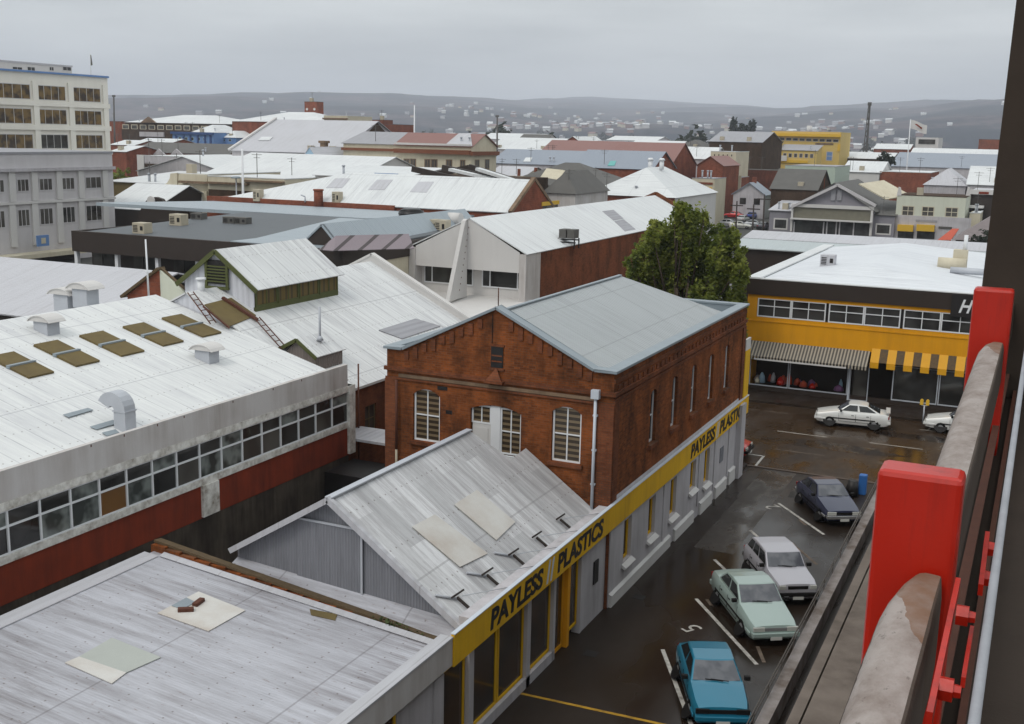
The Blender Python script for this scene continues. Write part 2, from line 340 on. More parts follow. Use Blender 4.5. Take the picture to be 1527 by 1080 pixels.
struct('ground', MB().quad((-15300, -150, -.05), (15300, -150, -.05), (15300, 15300, -.05), (-15300, 15300, -.05)), m_town)
struct('car_park_surface', MB().quad((-12.8, 8, 0), (-5.0, 8, 0), (-5.0, 54.72, 0), (-12.8, 54.72, 0)), m_lot)
struct('street', MB().quad((-140, 54.9, -.004), (60, 54.9, -.004), (60, 69, -.004), (-140, 69, -.004)), m_asph)
struct('side_street', MB().quad((-31.6, 69.02, -.008), (-21, 69.02, -.008), (-21, 700, -.008), (-31.6, 700, -.008)), m_asph)
struct('far_pavement', MB().box(-21, 60, 69, 72.1, -.04, .12), m_path)
struct('near_kerb', MB().box(-12.3, 60, 54.72, 54.9, -.04, .035), m_kerb)
struct('corner_pavement', MB().box(-60, -12.3, 53.4, 54.9, -.04, .1), m_path)
struct('driveway', MB().quad((-5.0, 8, .004), (2, 8, .004), (2, 54.72, .004), (-5.0, 54.72, .004)), m_path)
def line(a, b, w, mat, label=None, z=.004):
    a, b = Vector((*a, z)), Vector((*b, z)); d = (b-a).normalized(); n = Vector((-d.y, d.x, 0))*w/2
    return MB().quad(a-n, b-n, b+n, a+n)
mk = MB(); md = MB()
for a, b in (((-9.85, 37.23), (-6.72, 33.1)), ((-9.66, 32.75), (-7.0, 27.6)), ((-9.6, 49.55), (-7.0, 46.28)), ((-9.85, 45.3), (-8.6, 43.6)), ((-10.3, 41.3), (-9.3, 40.0)), ((-12.9, 56.95), (-11.95, 56.95)), ((-11.95, 57.0), (-11.9, 54.95))): m = line(a, b, .13, m_line); mk.add(m.v, m.f)
for a, b in (((-7.0, 34.4), (-6.55, 33.35)), ((-9.5, 37.35), (-9.2, 36.9)), ((-8.2, 44.9), (-6.63, 42.67)), ((-7.95, 38.6), (-7.6, 38.1)), ((-8.3, 47.7), (-7.9, 47.1))): m = line(a, b, .12, m_line_dim, z=.005); md.add(m.v, m.f)
struct('parking_bay_lines', mk, m_line); struct('worn_parking_bay_lines', md, m_line_dim)
m_patch = asphalt('darker_asphalt_patch', (.012, .008, .006, 1), .5, .5, (.008, .005, .004, 1)); m_sheen = asphalt('pale_sheen_asphalt', (.05, .042, .036, 1), .5, .5, (.03, .024, .02, 1))  # the paler asphalt carries a wet sheen in its colour
def blob(cx, cy, rx, ry, z, seed):
    random.seed(seed); return MB().quad(*[(cx+rx*math.cos(2*math.pi*i/14)*random.uniform(.75, 1.15), cy+ry*math.sin(2*math.pi*i/14)*random.uniform(.75, 1.15), z) for i in range(14)])
struct('asphalt_repair_and_sheen', MB().quad((-11.4, 42.2, .002), (-9.8, 42.2, .002), (-9.8, 54.6, .002), (-11.4, 54.6, .002)), m_sheen); struct('asphalt_repair_and_sheen', MB().quad((-9.4, 50.6, .0025), (-6.6, 50.9, .0025), (-6.7, 52.6, .0025), (-9.5, 52.3, .0025)), m_patch); struct('street_patch', blob(-9.2, 60.6, 3.6, .9, .001, 2), m_patch); struct('street_patch', blob(-5, 65, 2.6, .7, .0015, 3), m_patch)  # long pale strip is a painted wet sheen; the darker pieces are patches
for x_, y_ in ((-11.9, 36.2), (-11.8, 31.2), (-8.6, 54.3)): struct('drain_grate', MB().box(x_, x_+.42, y_, y_+.42, .001, .008), m_tar := plain('iron_grate', (.012, .01, .009, 1), .5, .3, 20))
mk = MB(); md = MB()
for x in (-17.6, -12.45, -7.45, -2.3, 2.8):
    m = line((x, 62.5), (x+2.75, 62.5), .13, 0); mk.add(m.v, m.f); m = line((x+.7, 58.6), (x+3.3, 58.58), .11, 0, z=.005); md.add(m.v, m.f)
for x in (-11.2, -5.3): m = line((x, 66.95), (x+.9, 66.95), .1, 0); mk.add(m.v, m.f); m = line((x+.42, 66.99), (x+.62, 68.3), .1, 0); mk.add(m.v, m.f)
m = line((-16, 66.95), (-14.5, 66.95), .1, 0, z=.005); md.add(m.v, m.f); m = line((-14.2, 66.95), (-12.8, 66.95), .1, 0, z=.005); md.add(m.v, m.f)
struct('street_lane_lines', mk, m_line_dim2 := grimy('street_line_paint', (.36, .33, .29, 1), (.04, .03, .02, 1), .9, 4, False)); struct('worn_street_lane_lines', md, m_line_dim)
p1, p2 = onz(775, 1034, 0), onz(885, 1058, 0); m = line(p1.xy, (p2.x*2-p1.x, p2.y*2-p1.y), .12, 0); struct('yellow_kerb_line', m, m_line_y)
def bay_number(ch, px, py, ang, size):
    me = text_mesh(ch, size, .0005); o = bpy.data.objects.new('bay_number', me); COL.objects.link(o); me.materials.clear(); me.materials.append(m_line); p = onz(px, py, .006); o.location = p; o.rotation_euler = (0, 0, ang); o['kind'] = 'structure'
bay_number('5', 1050, 938, R(180-32), 1.0); bay_number('2', 1166, 757, R(180-38), 1.0)
# ------------------------------------------------------------------ the brick warehouse
XW, YF, XL, YB = -12.42, 34.92, -21.2, 53.1
bw = thing('brick_warehouse', 'two storey dark red brick warehouse with gabled front, grey roof and whitewashed ground floor', 'building', (XW, YF, 0))
hol = [(-20.1, -19.0, 5.0, 6.95, .22), (-17.76, -15.79, 4.3, 6.68, .2), (-14.63, -13.54, 5.0, 6.97, .22), (-16.98, -16.5, 8.05, 8.85)]
mb = MB(); wall(mb, 'y', YF, XL, XW, 0, 8.3, hol[:3], .22)
# gable above 8.3 with vent opening
G = [(-20.55, 8.3), (-16.8, 10.1), (-13.1, 8.3)]
mb.quad((XL, YF, 8.3), (-20.55, YF, 8.3), (-20.55, YF+.3, 8.3), (XL, YF+.3, 8.3)); mb.quad((-13.1, YF, 8.3), (XW, YF, 8.3), (XW, YF+.3, 8.3), (-13.1, YF+.3, 8.3))
mb.quad(*[(x, YF, z) for x, z in G]); mb.quad(*[(x, YF+.34, z) for x, z in G])
swin = []
for i in range(5): c = 39.32+i*2.66; swin.append((c-.36, c+.36, 4.88, 6.92, .14))
wall(mb, 'x', XW, YF, YB, 3.0, 8.3, swin, .26, -1); mb.quad((XL, YF, 0), (XL, YB, 0), (XL, YB, 8.3), (XL, YF, 8.3)); mb.quad((XL, YB, 0), (XW, YB, 0), (XW, YB, 8.3), (XL, YB, 8.3))
mb.build('wall', m_brick, bw)
tr = MB()  # cornices, corbels, pilasters
tr.box(XL-.08, XW+.10, YF-.10, YF-.003, 7.52, 7.66).box(XL-.04, XW+.06, YF-.06, YF-.004, 7.2, 7.28)
for z, t in ((7.52, .10), (7.30, .05), (7.95, .05)): tr.box(XW+.003, XW+t, YF-.0, YB, z, z+.13)
tr.box(XL-.05, XL+.42, YF-.07, YF-.005, 0, 7.2).box(XW-.60, XW+.05, YF-.07, YF-.006, 0, 7.2).box(XW+.004, XW+.07, YF, YF+.5, 3.8, 7.3).box(XW+.004, XW+.07, YB-.5, YB, 3.8, 7.3)
for i in range(9):
    t = (i+.5)/9.5
    for s_ in (0, 1):
        x = (-20.55+t*3.5) if not s_ else (-13.1-t*3.5); z = 8.3+t*3.5*.48; tr.box(x-.09, x+.09, YF-.06, YF-.003, z-.42-.1*(i % 2), z-.1)
for i in range(34): y = YF+.35+i*.52; tr.box(XW+.003, XW+.045, y, y+.22, 7.66, 7.85)
tr.build('cornice', m_brick2, bw)
MB().box(-20.7, -13.05, YF-.035, YF-.003, 7.30, 7.42).box(-19.9, -16.8, YF-.03, YF-.002, 7.20, 7.28).build('stone_band', m_stone, bw)
MB().slab([(-17.05, YF-.28, 7.62), (-16.45, YF-.28, 7.62), (-16.75, YF-.06, 8.05)], .1).box(-17.1, -16.4, YF-.3, YF-.11, 7.52, 7.62).build('stone_bracket', m_brick2, bw)
# parapet capping
cp_ = MB(); z = 8.3; T = .36
def rake(p, q, y0, y1, t=.10): cp_.slab([(p[0], y0, p[1]+t), (q[0], y0, q[1]+t), (q[0], y1, q[1]+t), (p[0], y1, p[1]+t)], t-.004)
rake((XL-.1, z), (-20.55, z), YF-.12, YF+T); rake((-20.55, z), (-16.8, 10.1), YF-.12, YF+T); rake((-16.8, 10.1), (-13.1, z), YF-.12, YF+T); rake((-13.1, z), (XW+.12, z), YF-.12, YF+T)
cp_.box(XW-T, XW+.12, YF+T+.002, YB+.1, z+.004, z+.1).box(XL-.1, XL+T, YF+T+.002, YB+.1, z+.004, z+.1).box(XL+T+.002, XW-T-.002, YB-T, YB+.1, z+.004, z+.1)
cp_.build('parapet_capping', m_cap, bw, bevel=.012)
pw = MB(); pw.box(XW-T+.04, XW-.02, YF+.3, YB-.02, 7.4, z).box(XL+.02, XL+T-.04, YF+.3, YB-.02, 7.4, z).box(XL+.3, XW-.3, YB-T+.04, YB-.02, 7.4, z); pw.build('parapet_inner_face', m_cap, bw)
m_roofbw = sheet('brick_warehouse_roof_iron', (.345, .365, .375, 1), 'x', .2, (.23, .24, .25, 1), .6, .45, joint=2.4, lap=2.3)
rd = onx(925, 413, -16.8); hz = 9.98
RW = (-12.86, 8.26); k_ = (hz-RW[1])/(-12.86+16.8)
rf = MB(); yr = rd.y
A_ = [(-16.8, YF+.3, hz), (-12.86, YF+.3, RW[1]), (-12.86, 50.6, RW[1]), (-16.8, yr, hz)]
rf.slab(A_, .05); rf.slab([(-16.8, yr, hz), (-20.8, 50.6, RW[1]), (-20.8, YF+.3, RW[1]), (-16.8, YF+.3, hz)], .05)
rf.slab([(-16.8, yr, hz), (-12.86, 50.6, RW[1]), (-20.8, 50.6, RW[1])], .05)
rf.build('roof', m_roofbw, bw)
MB().box(-20.85, -12.8, YF+.3, YB-.3, 7.5, 7.62).build('roof_gutter', m_cap, bw)
MB().bar((-16.8, YF+.3, hz+.03), (-16.8, yr, hz+.03), .16, .05).build('ridge_capping', m_cap, bw)
for h in (hol[0], hol[2]): window(bw, 'y', YF, -1, h[0]+.01, h[1]-.01, h[2]+.0, h[3]+.0, m_white, m_blind, 2, 2, .065, .1, .14, sillm=m_brick2)
w = window(bw, 'y', YF, -1, -16.62, -15.8, 4.95, 6.62, m_white, m_blind, 2, 2, .06, .09, .14, sillm=m_white)
window(bw, 'y', YF, -1, -17.75, -16.98, 5.95, 6.62, m_white, m_blind, 2, 1, .06, 0, .14, name='fanlight')
MB().box(-16.98, -16.62, YF+.06, YF+.14, 4.3, 6.68).build('door_post', m_white, bw)
d = MB().box(-17.72, -17.0, YF+.10, YF+.15, 4.3, 5.94).box(-17.62, -17.1, YF+.085, YF+.1, 4.5, 5.8).build('door', m_wall_white, bw); MB().box(-17.08, -17.04, YF+.05, YF+.1, 5.05, 5.13).build('handle', m_galv, d)
v = MB().box(-16.98, -16.52, YF-.03, YF+.02, 8.05, 8.78)
v.build('vent', m_black, bw); MB().box(-17.04, -16.46, YF-.06, YF-.0, 7.96, 8.04).box(-17.02, -16.48, YF-.05, YF-.0, 8.79, 8.86).box(-16.95, -16.55, YF-.045, YF-.031, 8.25, 8.3).box(-16.95, -16.55, YF-.045, YF-.031, 8.45, 8.5).build('vent_frame', m_brick2, bw)
for x, z_ in ((-19.1, 7.0), (-18.75, 6.15)): MB().box(x, x+.4 if z_ > 6.5 else x+.25, YF-.012, YF+.01, z_, z_+.14).build('air_brick', m_black, bw)
for i, h in enumerate(swin):
    window(bw, 'x', XW, 1, h[0], h[1], h[2], h[3], m_white, m_glass, 1, 2, .075, 0, .17)
    MB().box(XW-.1, XW+.12, h[0]-.1, h[1]+.1, h[2]-.15, h[2]-.004).build('sill', m_brick2, bw)
dp = MB().tube((-13.0, YF-.16, 7.45), (-13.0, YF-.16, 3.4), .055).box(-13.14, -12.86, YF-.27, YF-.075, 7.42, 7.72); [dp.box(-13.08, -12.92, YF-.17, YF-.072, zz, zz+.06) for zz in (4.4, 5.6, 6.8)]
dp.build('downpipe', m_pipe_white, bw)
MB().tube((-20.72, YF-.14, 7.2), (-20.72, YF-.14, 4.6), .05).build('downpipe', m_rusty, bw); MB().tube((-20.72, YF-.14, 4.6), (-20.72, YF-.14, 3.2), .045).build('downpipe', m_ac, bw)
for px, py, y in ((743, 430, YF+.1),):
    p = ony(743, 456, y); MB().tube(p, p+Vector((0, 0, .62)), .02).build('roof_pole', m_rusty, bw)
MB().bar((-16.95, YF-.02, 9.9), (-16.95, YF-.02, 8.9), .02).build('cable', m_black, bw)
# white painted ground floor, set a touch proud of the brick
Y0w, Y1w = 35.0, 52.3
cen = [36.6, 39.36, 42.08, 44.84, 47.01]; lw = [(c-.34 if i != 3 else c-.28, c+.34 if i != 3 else c+.28, 1.18 if i != 3 else 1.5, 2.72) for i, c in enumerate(cen)]
lw2 = [(c-.2, c+.62, a[2], a[3]) for c, a in zip(cen, lw)]
gb = MB(); wall(gb, 'x', XW+.06, Y0w, Y1w, 0, 3.62, lw2, .3, -1); gb.quad((XW+.06, Y0w, 0), (XW-.4, Y0w, 0), (XW-.4, Y0w, 3.62), (XW+.06, Y0w, 3.62)); gb.quad((XW+.06, Y0w, 3.62), (XW+.06, YB, 3.62), (XW, YB, 3.9), (XW, Y0w, 3.9))
gb.quad((XW+.06, Y1w, 0), (XW-.2, Y1w, 0), (XW-.2, Y1w, 3.62), (XW+.06, Y1w, 3.62)); gb.build('painted_ground_floor', m_wall_pale, bw)
for h in lw2:
    f = MB(); fx = XW-.13; f.box(fx, fx+.06, h[0], h[0]+.2, h[2], h[3]).box(fx, fx+.06, h[1]-.12, h[1], h[2], h[3]).box(fx, fx+.06, h[0]+.2, h[1]-.12, h[2], h[2]+.1).box(fx, fx+.06, h[0]+.2, h[1]-.12, h[3]-.1, h[3])
    wn = f.build('window', m_yellow, bw); MB().box(fx, fx+.02, h[0]+.1, h[1]-.05, h[2]+.05, h[3]-.05).build('pane', m_glass_b, wn)
    MB().slab([(XW+.0, h[0]-.12, h[2]), (XW+.24, h[0]-.12, h[2]-.16), (XW+.24, h[1]+.12, h[2]-.16), (XW+.0, h[1]+.12, h[2])], .1).build('sill', m_wall_white, wn)
for a, b, h in ((35.05, 41.9, .42), (42.5, 45.2, .46), (46.2, 48.1, .5), (48.7, 50.6, .5), (51.1, 52.2, .62)): MB().box(XW+.061, XW+.16, a, b, 0, h).slab([(XW+.061, a, h+.07), (XW+.17, a, h), (XW+.17, b, h), (XW+.061, b, h+.07)], .05).build('plinth', m_wall_white, bw)
for y in (41.0, 45.9, 48.45, 50.9): MB().box(XW+.062, XW+.11, y-.09, y+.09, .5, 2.9).build('pilaster', m_wall_pale, bw)
MB().box(XW+.062, XW+.09, 49.4, 50.0, 1.5, 2.2).build('wall_vent', m_clad, bw)
MB().box(XW-.10, XW+.3, 52.3, 53.1, 0, 3.62).build('corner_pier', m_wall_pale, bw)
# long sign
sg = thing('shop_sign', 'long yellow fascia sign lettered PAYLESS PLASTICS twice, running along the alley wall', 'sign', (XW, 23.4, 3.3))
MB().box(XW+.07, XW+.16, 23.4, 54.1, 2.90, 3.76).build('sign_board', m_yellow, sg); MB().box(XW+.05, XW+.18, 23.4, 54.1, 3.765, 3.79).build('sign_capping', m_pipe_white, sg)
X_ = XW+.161
for a, b, s_ in ((25.45, 28.95, 'PAYLESS'), (30.05, 33.95, 'PLASTICS'), (44.2, 47.95, 'PAYLESS'), (48.75, 53.2, 'PLASTICS')):
    place_text(s_, m_black, sg, (X_, a, 3.03), (0, 1, 0), (0, 0, 1), b-a, .60, .012, .12, .034)
for a in (29.2, 29.48, 48.12, 48.36): MB().slab([(X_+.006, a, 2.98), (X_+.006, a+.12, 2.98), (X_+.006, a+.32, 3.68), (X_+.006, a+.2, 3.68)], .006).build('slash_mark', m_pipe_white, sg)
vs = thing('corner_sign', 'upright yellow blade sign with small white head on the far corner of the warehouse', 'sign', (XW, 53.4, 3.8))
MB().box(XW-.0, XW+.1, 53.13, 54.05, 3.8, 6.1).build('sign_panel', m_yellow, vs); MB().box(XW-.0, XW+.1, 53.13, 54.05, 6.11, 6.65).build('sign_head', m_wall_white, vs)
# ------------------------------------------------------------------ low shop shed
sh = thing('shop_shed', 'low shop with patchy weathered gable roof and grey corrugated end before the brick warehouse', 'building', (XW, 24.85, 0))
RX, RZ, K = -16.79, 6.24, .70
zr = lambda x: RZ - K*(x-RX)
rs = MB(); Ex = XW-.1
rs.slab([(RX, 24.6, RZ), (Ex, 24.6, zr(Ex)), (Ex, YF-.13, zr(Ex)), (-15.52, YF-.13, zr(-15.52)), (-15.45, 33.43, zr(-15.45)), (RX, 32.95, RZ)], .06)
rs.slab([(RX, 24.6, RZ), (RX, 32.95, RZ), (-20.1, 32.95, RZ-.61*3.31), (-20.1, 24.6, RZ-.61*3.31)], .06); rs.build('roof', m_roof_shed, sh)
MB().bar((RX, 24.6, RZ+.03), (RX, 32.95, RZ+.03), .22, .05).build('ridge_capping', m_galv, sh)
bg = MB(); bg.bar((RX, 24.56, RZ-.02), (Ex+.05, 24.56, zr(Ex+.05)-.02), .07, .16).bar((RX, 24.56, RZ-.02), (-20.15, 24.56, RZ-.61*3.36-.02), .07, .16).bar((RX, 24.60, RZ+.07), (Ex, 24.60, zr(Ex)+.07), .14, .03); bg.build('barge_board', m_palegreyroof, sh)
gw = MB(); gw.quad((Ex, 24.85, 2.6), (Ex, 24.85, zr(Ex)-.06), (RX, 24.85, RZ-.06), (-20.1, 24.85, RZ-.61*3.31-.06), (-20.1, 24.85, 2.6)); gw.quad((RX, 32.9, RZ-.06), (-20.1, 32.9, RZ-.61*3.31-.06), (-20.1, 32.9, 0), (-15.45, 32.9, 0), (-15.45, 32.9, zr(-15.45)-.06))
gw.quad((-20.05, 24.85, 0), (-20.05, 32.9, 0), (-20.05, 32.9, 4.2), (-20.05, 24.85, 4.2)); gw.build('gable_wall', m_clad, sh)
dd = MB().box(-18.0, -15.85, 24.80, 24.846, 3.4, 5.45).build('sliding_door', m_clad, sh); MB().box(-15.88, -15.82, 24.76, 24.80, 2.9, 5.45).box(-18.0, -15.8, 24.76, 24.80, 5.43, 5.49).build('door_rail', m_galv, dd)
for (px, py), lb in (((655, 808), 0), ((722, 775), 1)):
    def onk(px, py, dz=0): d = ray(px, py); t = (RZ+dz+K*RX-16)/(d.z+K*d.x); return EYE+d*t
    q = {0: [(648, 768), (614, 786), (686, 846), (727, 826)], 1: [(711, 731), (677, 753), (740, 806), (768, 779)]}[lb]
    MB().slab([onk(a, b, .03) for a, b in reversed(q)], .02).build('roof_light', m_ply, sh)
fl = MB(); 
gl = MB().slab([(-12.6, 24.84, 3.42), (-20.1, 24.84, 3.9), (-20.1, 24.28, 3.7), (-12.6, 24.28, 3.12)], .04); gl.build('lean_to_flashing', m_roof_front, sh)
# shopfront below the sign
sf = MB(); gx = XW-.25
posts = [(23.0, .5), (24.78, .28), (28.49, .26), (30.42, .16), (32.68, .16)]
sf.box(gx-.1, XW-.02, 24.6, 35.0, 2.75, 3.7).box(gx-.1, XW-.05, 32.7, 35.0, 0, 2.75)
for y, w_ in posts: sf.box(gx-.08, XW-.04, y-w_/2, y+w_/2, 0, 2.75)
sf.box(gx-.08, XW-.04, 23.0, 30.4, 0, .32); sf.build('shopfront_wall', m_wall_pale, sh)
def shopwin(a, b, z0, z1, fm=m_yellow): return window(sh, 'x', gx+.05, 1, a, b, z0, z1, fm, m_glass_b, 1, 1, .09, 0, 0, name='shop_window')
for a, b in ((23.26, 24.6), (24.93, 26.55), (26.60, 28.34), (28.64, 30.32)): shopwin(a, b, .34, 2.74)
dr = window(sh, 'x', gx+.05, 1, 30.52, 31.4, .04, 2.74, m_yellow_b, m_glass_b, 1, 1, .12, 0, 0, name='shop_door'); MB().box(gx+.05, XW-.02, 31.42, 31.62, 0, 2.74).build('yellow_post', m_yellow_b, sh); shopwin(31.66, 32.58, .34, 2.74)
MB().box(XW-.04, XW-.0, 33.7, 34.1, 1.3, 2.1).build('wall_notice', m_black, sh)
m_slate2 = plain('blackened_iron', (.03, .022, .018, 1), .8, .3, 6)
# four sign struts on the shed roof
for i, y in enumerate((25.35, 27.15, 28.9, 30.6, 32.5)):
    t = thing('sign_strut', 'rusty stay bracket on the shed roof behind the sign, ' + ('nearest the gable end', 'second from the gable end', 'middle one of five', 'second from the brick warehouse', 'nearest the brick warehouse')[i], 'bracket', (XW-.3, y, 3.9), 'rusty stays propping the sign')
    xa, xb = XW-.8, XW-.25; b1 = MB(); b1.bar((xa, y, zr(xa)+.10), (xb, y+.02, zr(xb)+.12), .07, .06).tube((xa-.05, y-.2, zr(xa-.05)+.12), (xa-.02, y+.42, zr(xa-.02)+.14), .028); b1.build('foot', m_slate2, t)
    MB().tube((xa+.1, y+.1, zr(xa)+.12), (XW+.05, y+1.6, 3.72), .012, n=6).build('stay_rod', m_galv, t)
    if i in (0, 1, 2): MB().tube((xa-.35, y-.55, zr(xa-.35)+.05), (xa-.0, y-.0, zr(xa)+.06), .035).build('pipe', m_galv, t)
# ------------------------------------------------------------------ front left shop: wide stained iron roof
fs = thing('flat_shop', 'low shop in the near corner with a wide stained grey iron roof', 'building', (XW, 18, 0))
XFL, zl, zrr = -22.4, 3.96, 3.10
fk = (zrr-zl)/9.8
def froof(x): return zl+fk*(x-XFL)
MB().slab([(XFL, 8, zl), (-12.6, 8, froof(-12.6)), (-12.6, 23.95, froof(-12.6)), (XFL, 23.95, zl)], .05).build('roof', m_roof_front, fs)
def on_fr(px, py, dz=0):
    d = ray(px, py); t = (zl-fk*XFL+dz-16)/(d.z-fk*d.x); return EYE+d*t
MB().slab([(XFL-.12, 8, zl+.05), (XFL+.38, 8, froof(XFL+.38)+.035), (XFL+.38, 23.7, froof(XFL+.38)+.035), (XFL-.12, 23.7, zl+.05)], .03).slab([(XFL+.4, 23.72, froof(XFL+.4)+.04), (-12.7, 23.72, froof(-12.7)+.04), (-12.7, 23.93, froof(-12.7)+.09), (XFL+.4, 23.93, froof(XFL+.4)+.09)], .02).build('edge_flashing', m_palegreyroof, fs)
MB().box(XW-.2, XW+.12, 8, 23.38, 2.95, 3.66).build('fascia', m_fascia, fs); MB().box(XW-.22, XW+.14, 8, 23.38, 3.665, 3.72).build('fascia_capping', m_palegreyroof, fs)
w_ = MB(); w_.box(XW-.3, XW-.08, 8, 19.6, 0, 2.95).box(XW-.3, XW-.08, 21.0, 23.0, 0, 2.95).box(XW-.3, XW-.08, 19.6, 21, 0, .5); w_.quad((XFL, 8, 0), (XW-.1, 8, 0), (XW-.1, 8, 3), (XFL, 8, 3)); w_.quad((XFL, 8, 0), (XFL, 24, 0), (XFL, 24, 3.9), (XFL, 8, 3.9)); w_.build('wall', m_wall_pale, fs)
window(fs, 'x', XW-.14, 1, 19.62, 20.98, .52, 2.9, m_yellow, m_glass_b, 1, 1, .09, name='shop_window')
for nm, q, mt, dz in (('roof_light', [(167, 951), (118, 979), (188, 1003), (240, 980)], m_pvc, .03), ('roof_light', [(118, 979), (97, 988), (167, 1019), (188, 1003)], m_ply, .032), ('roof_light', [(296, 882), (235, 914), (311, 941), (366, 910)], m_ply, .03), ('roof_light_gap', [(278, 891), (256, 903), (272, 908), (292, 898)], m_cap, .05)):
    MB().slab([on_fr(a, b, dz) for a, b in q], .02).build(nm, mt, fs)
for a, b, nm in (((265, 910), (289, 909), 0), ((290, 903), (302, 894), 1)):
    p, q = on_fr(*a, .06), on_fr(*b, .06); o = MB().bar(p, q, .16, .12).build('roof_debris', m_rusty, None, base=p, bevel=.02); tag(o, ('longer', 'shorter')[nm]+' scrap of dark mossy timber lying on the cream roof light of the near roof', 'debris', 'scraps of timber on the near roof')
pt = MB().slab([on_fr(a, b, .02) for a, b in [(462, 908), (464, 917), (500, 925), (503, 916)]], .015); pt.build('roof_patch', m_olive, fs)
# party wall between the two low shops
pwl = thing('party_wall', 'low crumbling red brick wall with mossy coping before the corrugated gable', 'wall', (-18, 24.1, 0))
n = 18; wmb = MB(); cmb = MB(); wtop = lambda x: 4.16+(x+22.5)*(3.08-4.16)/9.4
P0, P1 = Vector((-22.5, 24.12)), Vector((-13.05, 24.12)); nn = Vector((0, 1))
for i in range(n):
    a = P0.x+(P1.x-P0.x)*i/n; b = P0.x+(P1.x-P0.x)*(i+1)/n; h = wtop((a+b)/2)+random.uniform(-.02, .02); y0 = 24.0-random.uniform(0, .07)
    wmb.box(a, b, y0, 24.26, 0, h)
    cmb.slab([(a, 24.07, wtop(a)+.09), (b, 24.07, wtop(b)+.09), (b, 24.36, wtop(b)+.05), (a, 24.36, wtop(a)+.05)], .07)
wmb.build('brickwork', m_brick, pwl); cmb.build('coping', m_moss, pwl)
gp = MB(); random.seed(3)
for i in range(240):
    t = random.gauss(.73, .035); c = P0+(P1-P0)*min(t+.13, .99)-nn*random.uniform(-.05, .2); z_ = wtop(c.x)+random.uniform(-.12, .14); s_ = random.uniform(.03, .07); u_ = Vector((random.uniform(-1, 1), random.uniform(-1, 1), random.uniform(-.5, 1)))*s_; v_ = Vector((random.uniform(-1, 1), random.uniform(-1, 1), random.uniform(-.3, 1)))*s_; c3 = Vector((*c, z_)); gp.quad(c3-u_, c3+v_, c3+u_, c3-v_)
m_leafw = plain('weed_green', (.05, .07, .02, 1), .8, .4, 3); o = gp.build('weed', m_leafw, None, base=(-14.5, 24.1, 3.2), recalc=False); tag(o, 'small green weed growing on the brick party wall between the low roofs', 'plant')
# ------------------------------------------------------------------ long low building with strip windows (left)
lb = thing('strip_window_building', 'long white roofed building at left with strip windows above a dark red band', 'building', (-24, 25, 0))
X = -24.0; YE = 36.9
b_ = MB(); b_.quad((X-.1, 10, 4.55), (X-.1, YE, 4.55), (X-.1, YE, 3.9), (X-.1, 10, 3.9)); 
MB().box(X-.3, X-.04, 10, YE-.0, 3.45, 4.57).build('red_band', m_redpaint, lb)
MB().box(X-.4, X-.06, 10, YE-.2, 0, 3.448).build('lower_wall', m_concrete_d, lb)
MB().box(X-.25, X+.015, 10, YE, 4.575, 4.80).build('sill_band', m_peel, lb); MB().box(X-.3, X+.04, 10, YE, 6.03, 6.26).build('eave_band', m_peel, lb)
MB().box(X-.14, X+.02, 10, YE-.35, 6.265, 7.12).build('fascia', m_fascia, lb)
for y in (23.3, 24.6, 26.0, 27.2, 29.6, 31.8, 33.5): MB().box(X-.02, X+.03, y, y+.035, 7.02, 7.09).build('fascia_bolt', m_rusty, lb)
pc = MB().box(X-.3, X+.06, 27.95, 28.75, 3.5, 4.57).build('peeling_pier', m_peel, lb); MB().box(X-.3, X+.08, YE-.3, YE+.1, 3.5, 6.26).build('corner_pier', m_peel, lb)
pitch = 1.085; y = YE-.3; k = 0; random.seed(11)
while y-pitch > 10:
    g = random.choice([m_glass_c, m_glass_c, m_glass, m_glass, m_glass_g, m_glass_c]); a, b = y-pitch, y
    if k == 11: g = m_ochre_card = plain('ochre_card_behind_glass', (.16, .075, .02, 1), .4, .2)
    f = MB(); f.box(X-.08, X, a-.028, a+.028, 4.805, 6.02).box(X-.08, X-.004, a+.028, b-.028, 5.54, 5.59).box(X-.08, X-.004, a+.028, b-.028, 4.805, 4.84).box(X-.08, X-.004, a+.028, b-.028, 5.985, 6.02)
    w = f.build('window', m_white, lb); MB().box(X-.1, X-.05, a+.02, b-.02, 4.82, 5.56).build('pane', g, w); MB().box(X-.1, X-.055, a+.02, b-.02, 5.57, 6.0).build('pane', m_glass if k % 3 else m_glass_c, w)
    y -= pitch; k += 1
RK = .27; rz = lambda x: 6.45+RK*(-24-x)
rfm = MB().slab([(-33.7, 10, rz(-33.7)), (-24.1, 10, rz(-24.1)), (-24.1, YE-.1, rz(-24.1)), (-33.7, YE-.1, rz(-33.7))], .06).slab([(-43, 10, rz(-24.4)), (-33.7, 10, rz(-33.7)), (-33.7, YE-.1, rz(-33.7)), (-43, YE-.1, rz(-24.4))], .06); rfm.build('roof', m_roof_white, lb)
MB().quad((-24.15, YE-.15, 0), (-33.7, YE-.15, 0), (-33.7, YE-.15, rz(-33.7)-.06), (-24.15, YE-.15, rz(-24.15)-.06)).quad((-33.7, YE-.15, 0), (-43, YE-.15, 0), (-43, YE-.15, rz(-24.4)-.06), (-33.7, YE-.15, rz(-33.7)-.06)).quad((-42.9, 10, 0), (-42.9, YE-.15, 0), (-42.9, YE-.15, 6.4), (-42.9, 10, 6.4)).build('end_wall', m_wall_white, lb)
def on_nr(px, py, dz=0): d = ray(px, py); t = (6.45+dz-RK*24-16)/(d.z+RK*d.x); return EYE+d*t
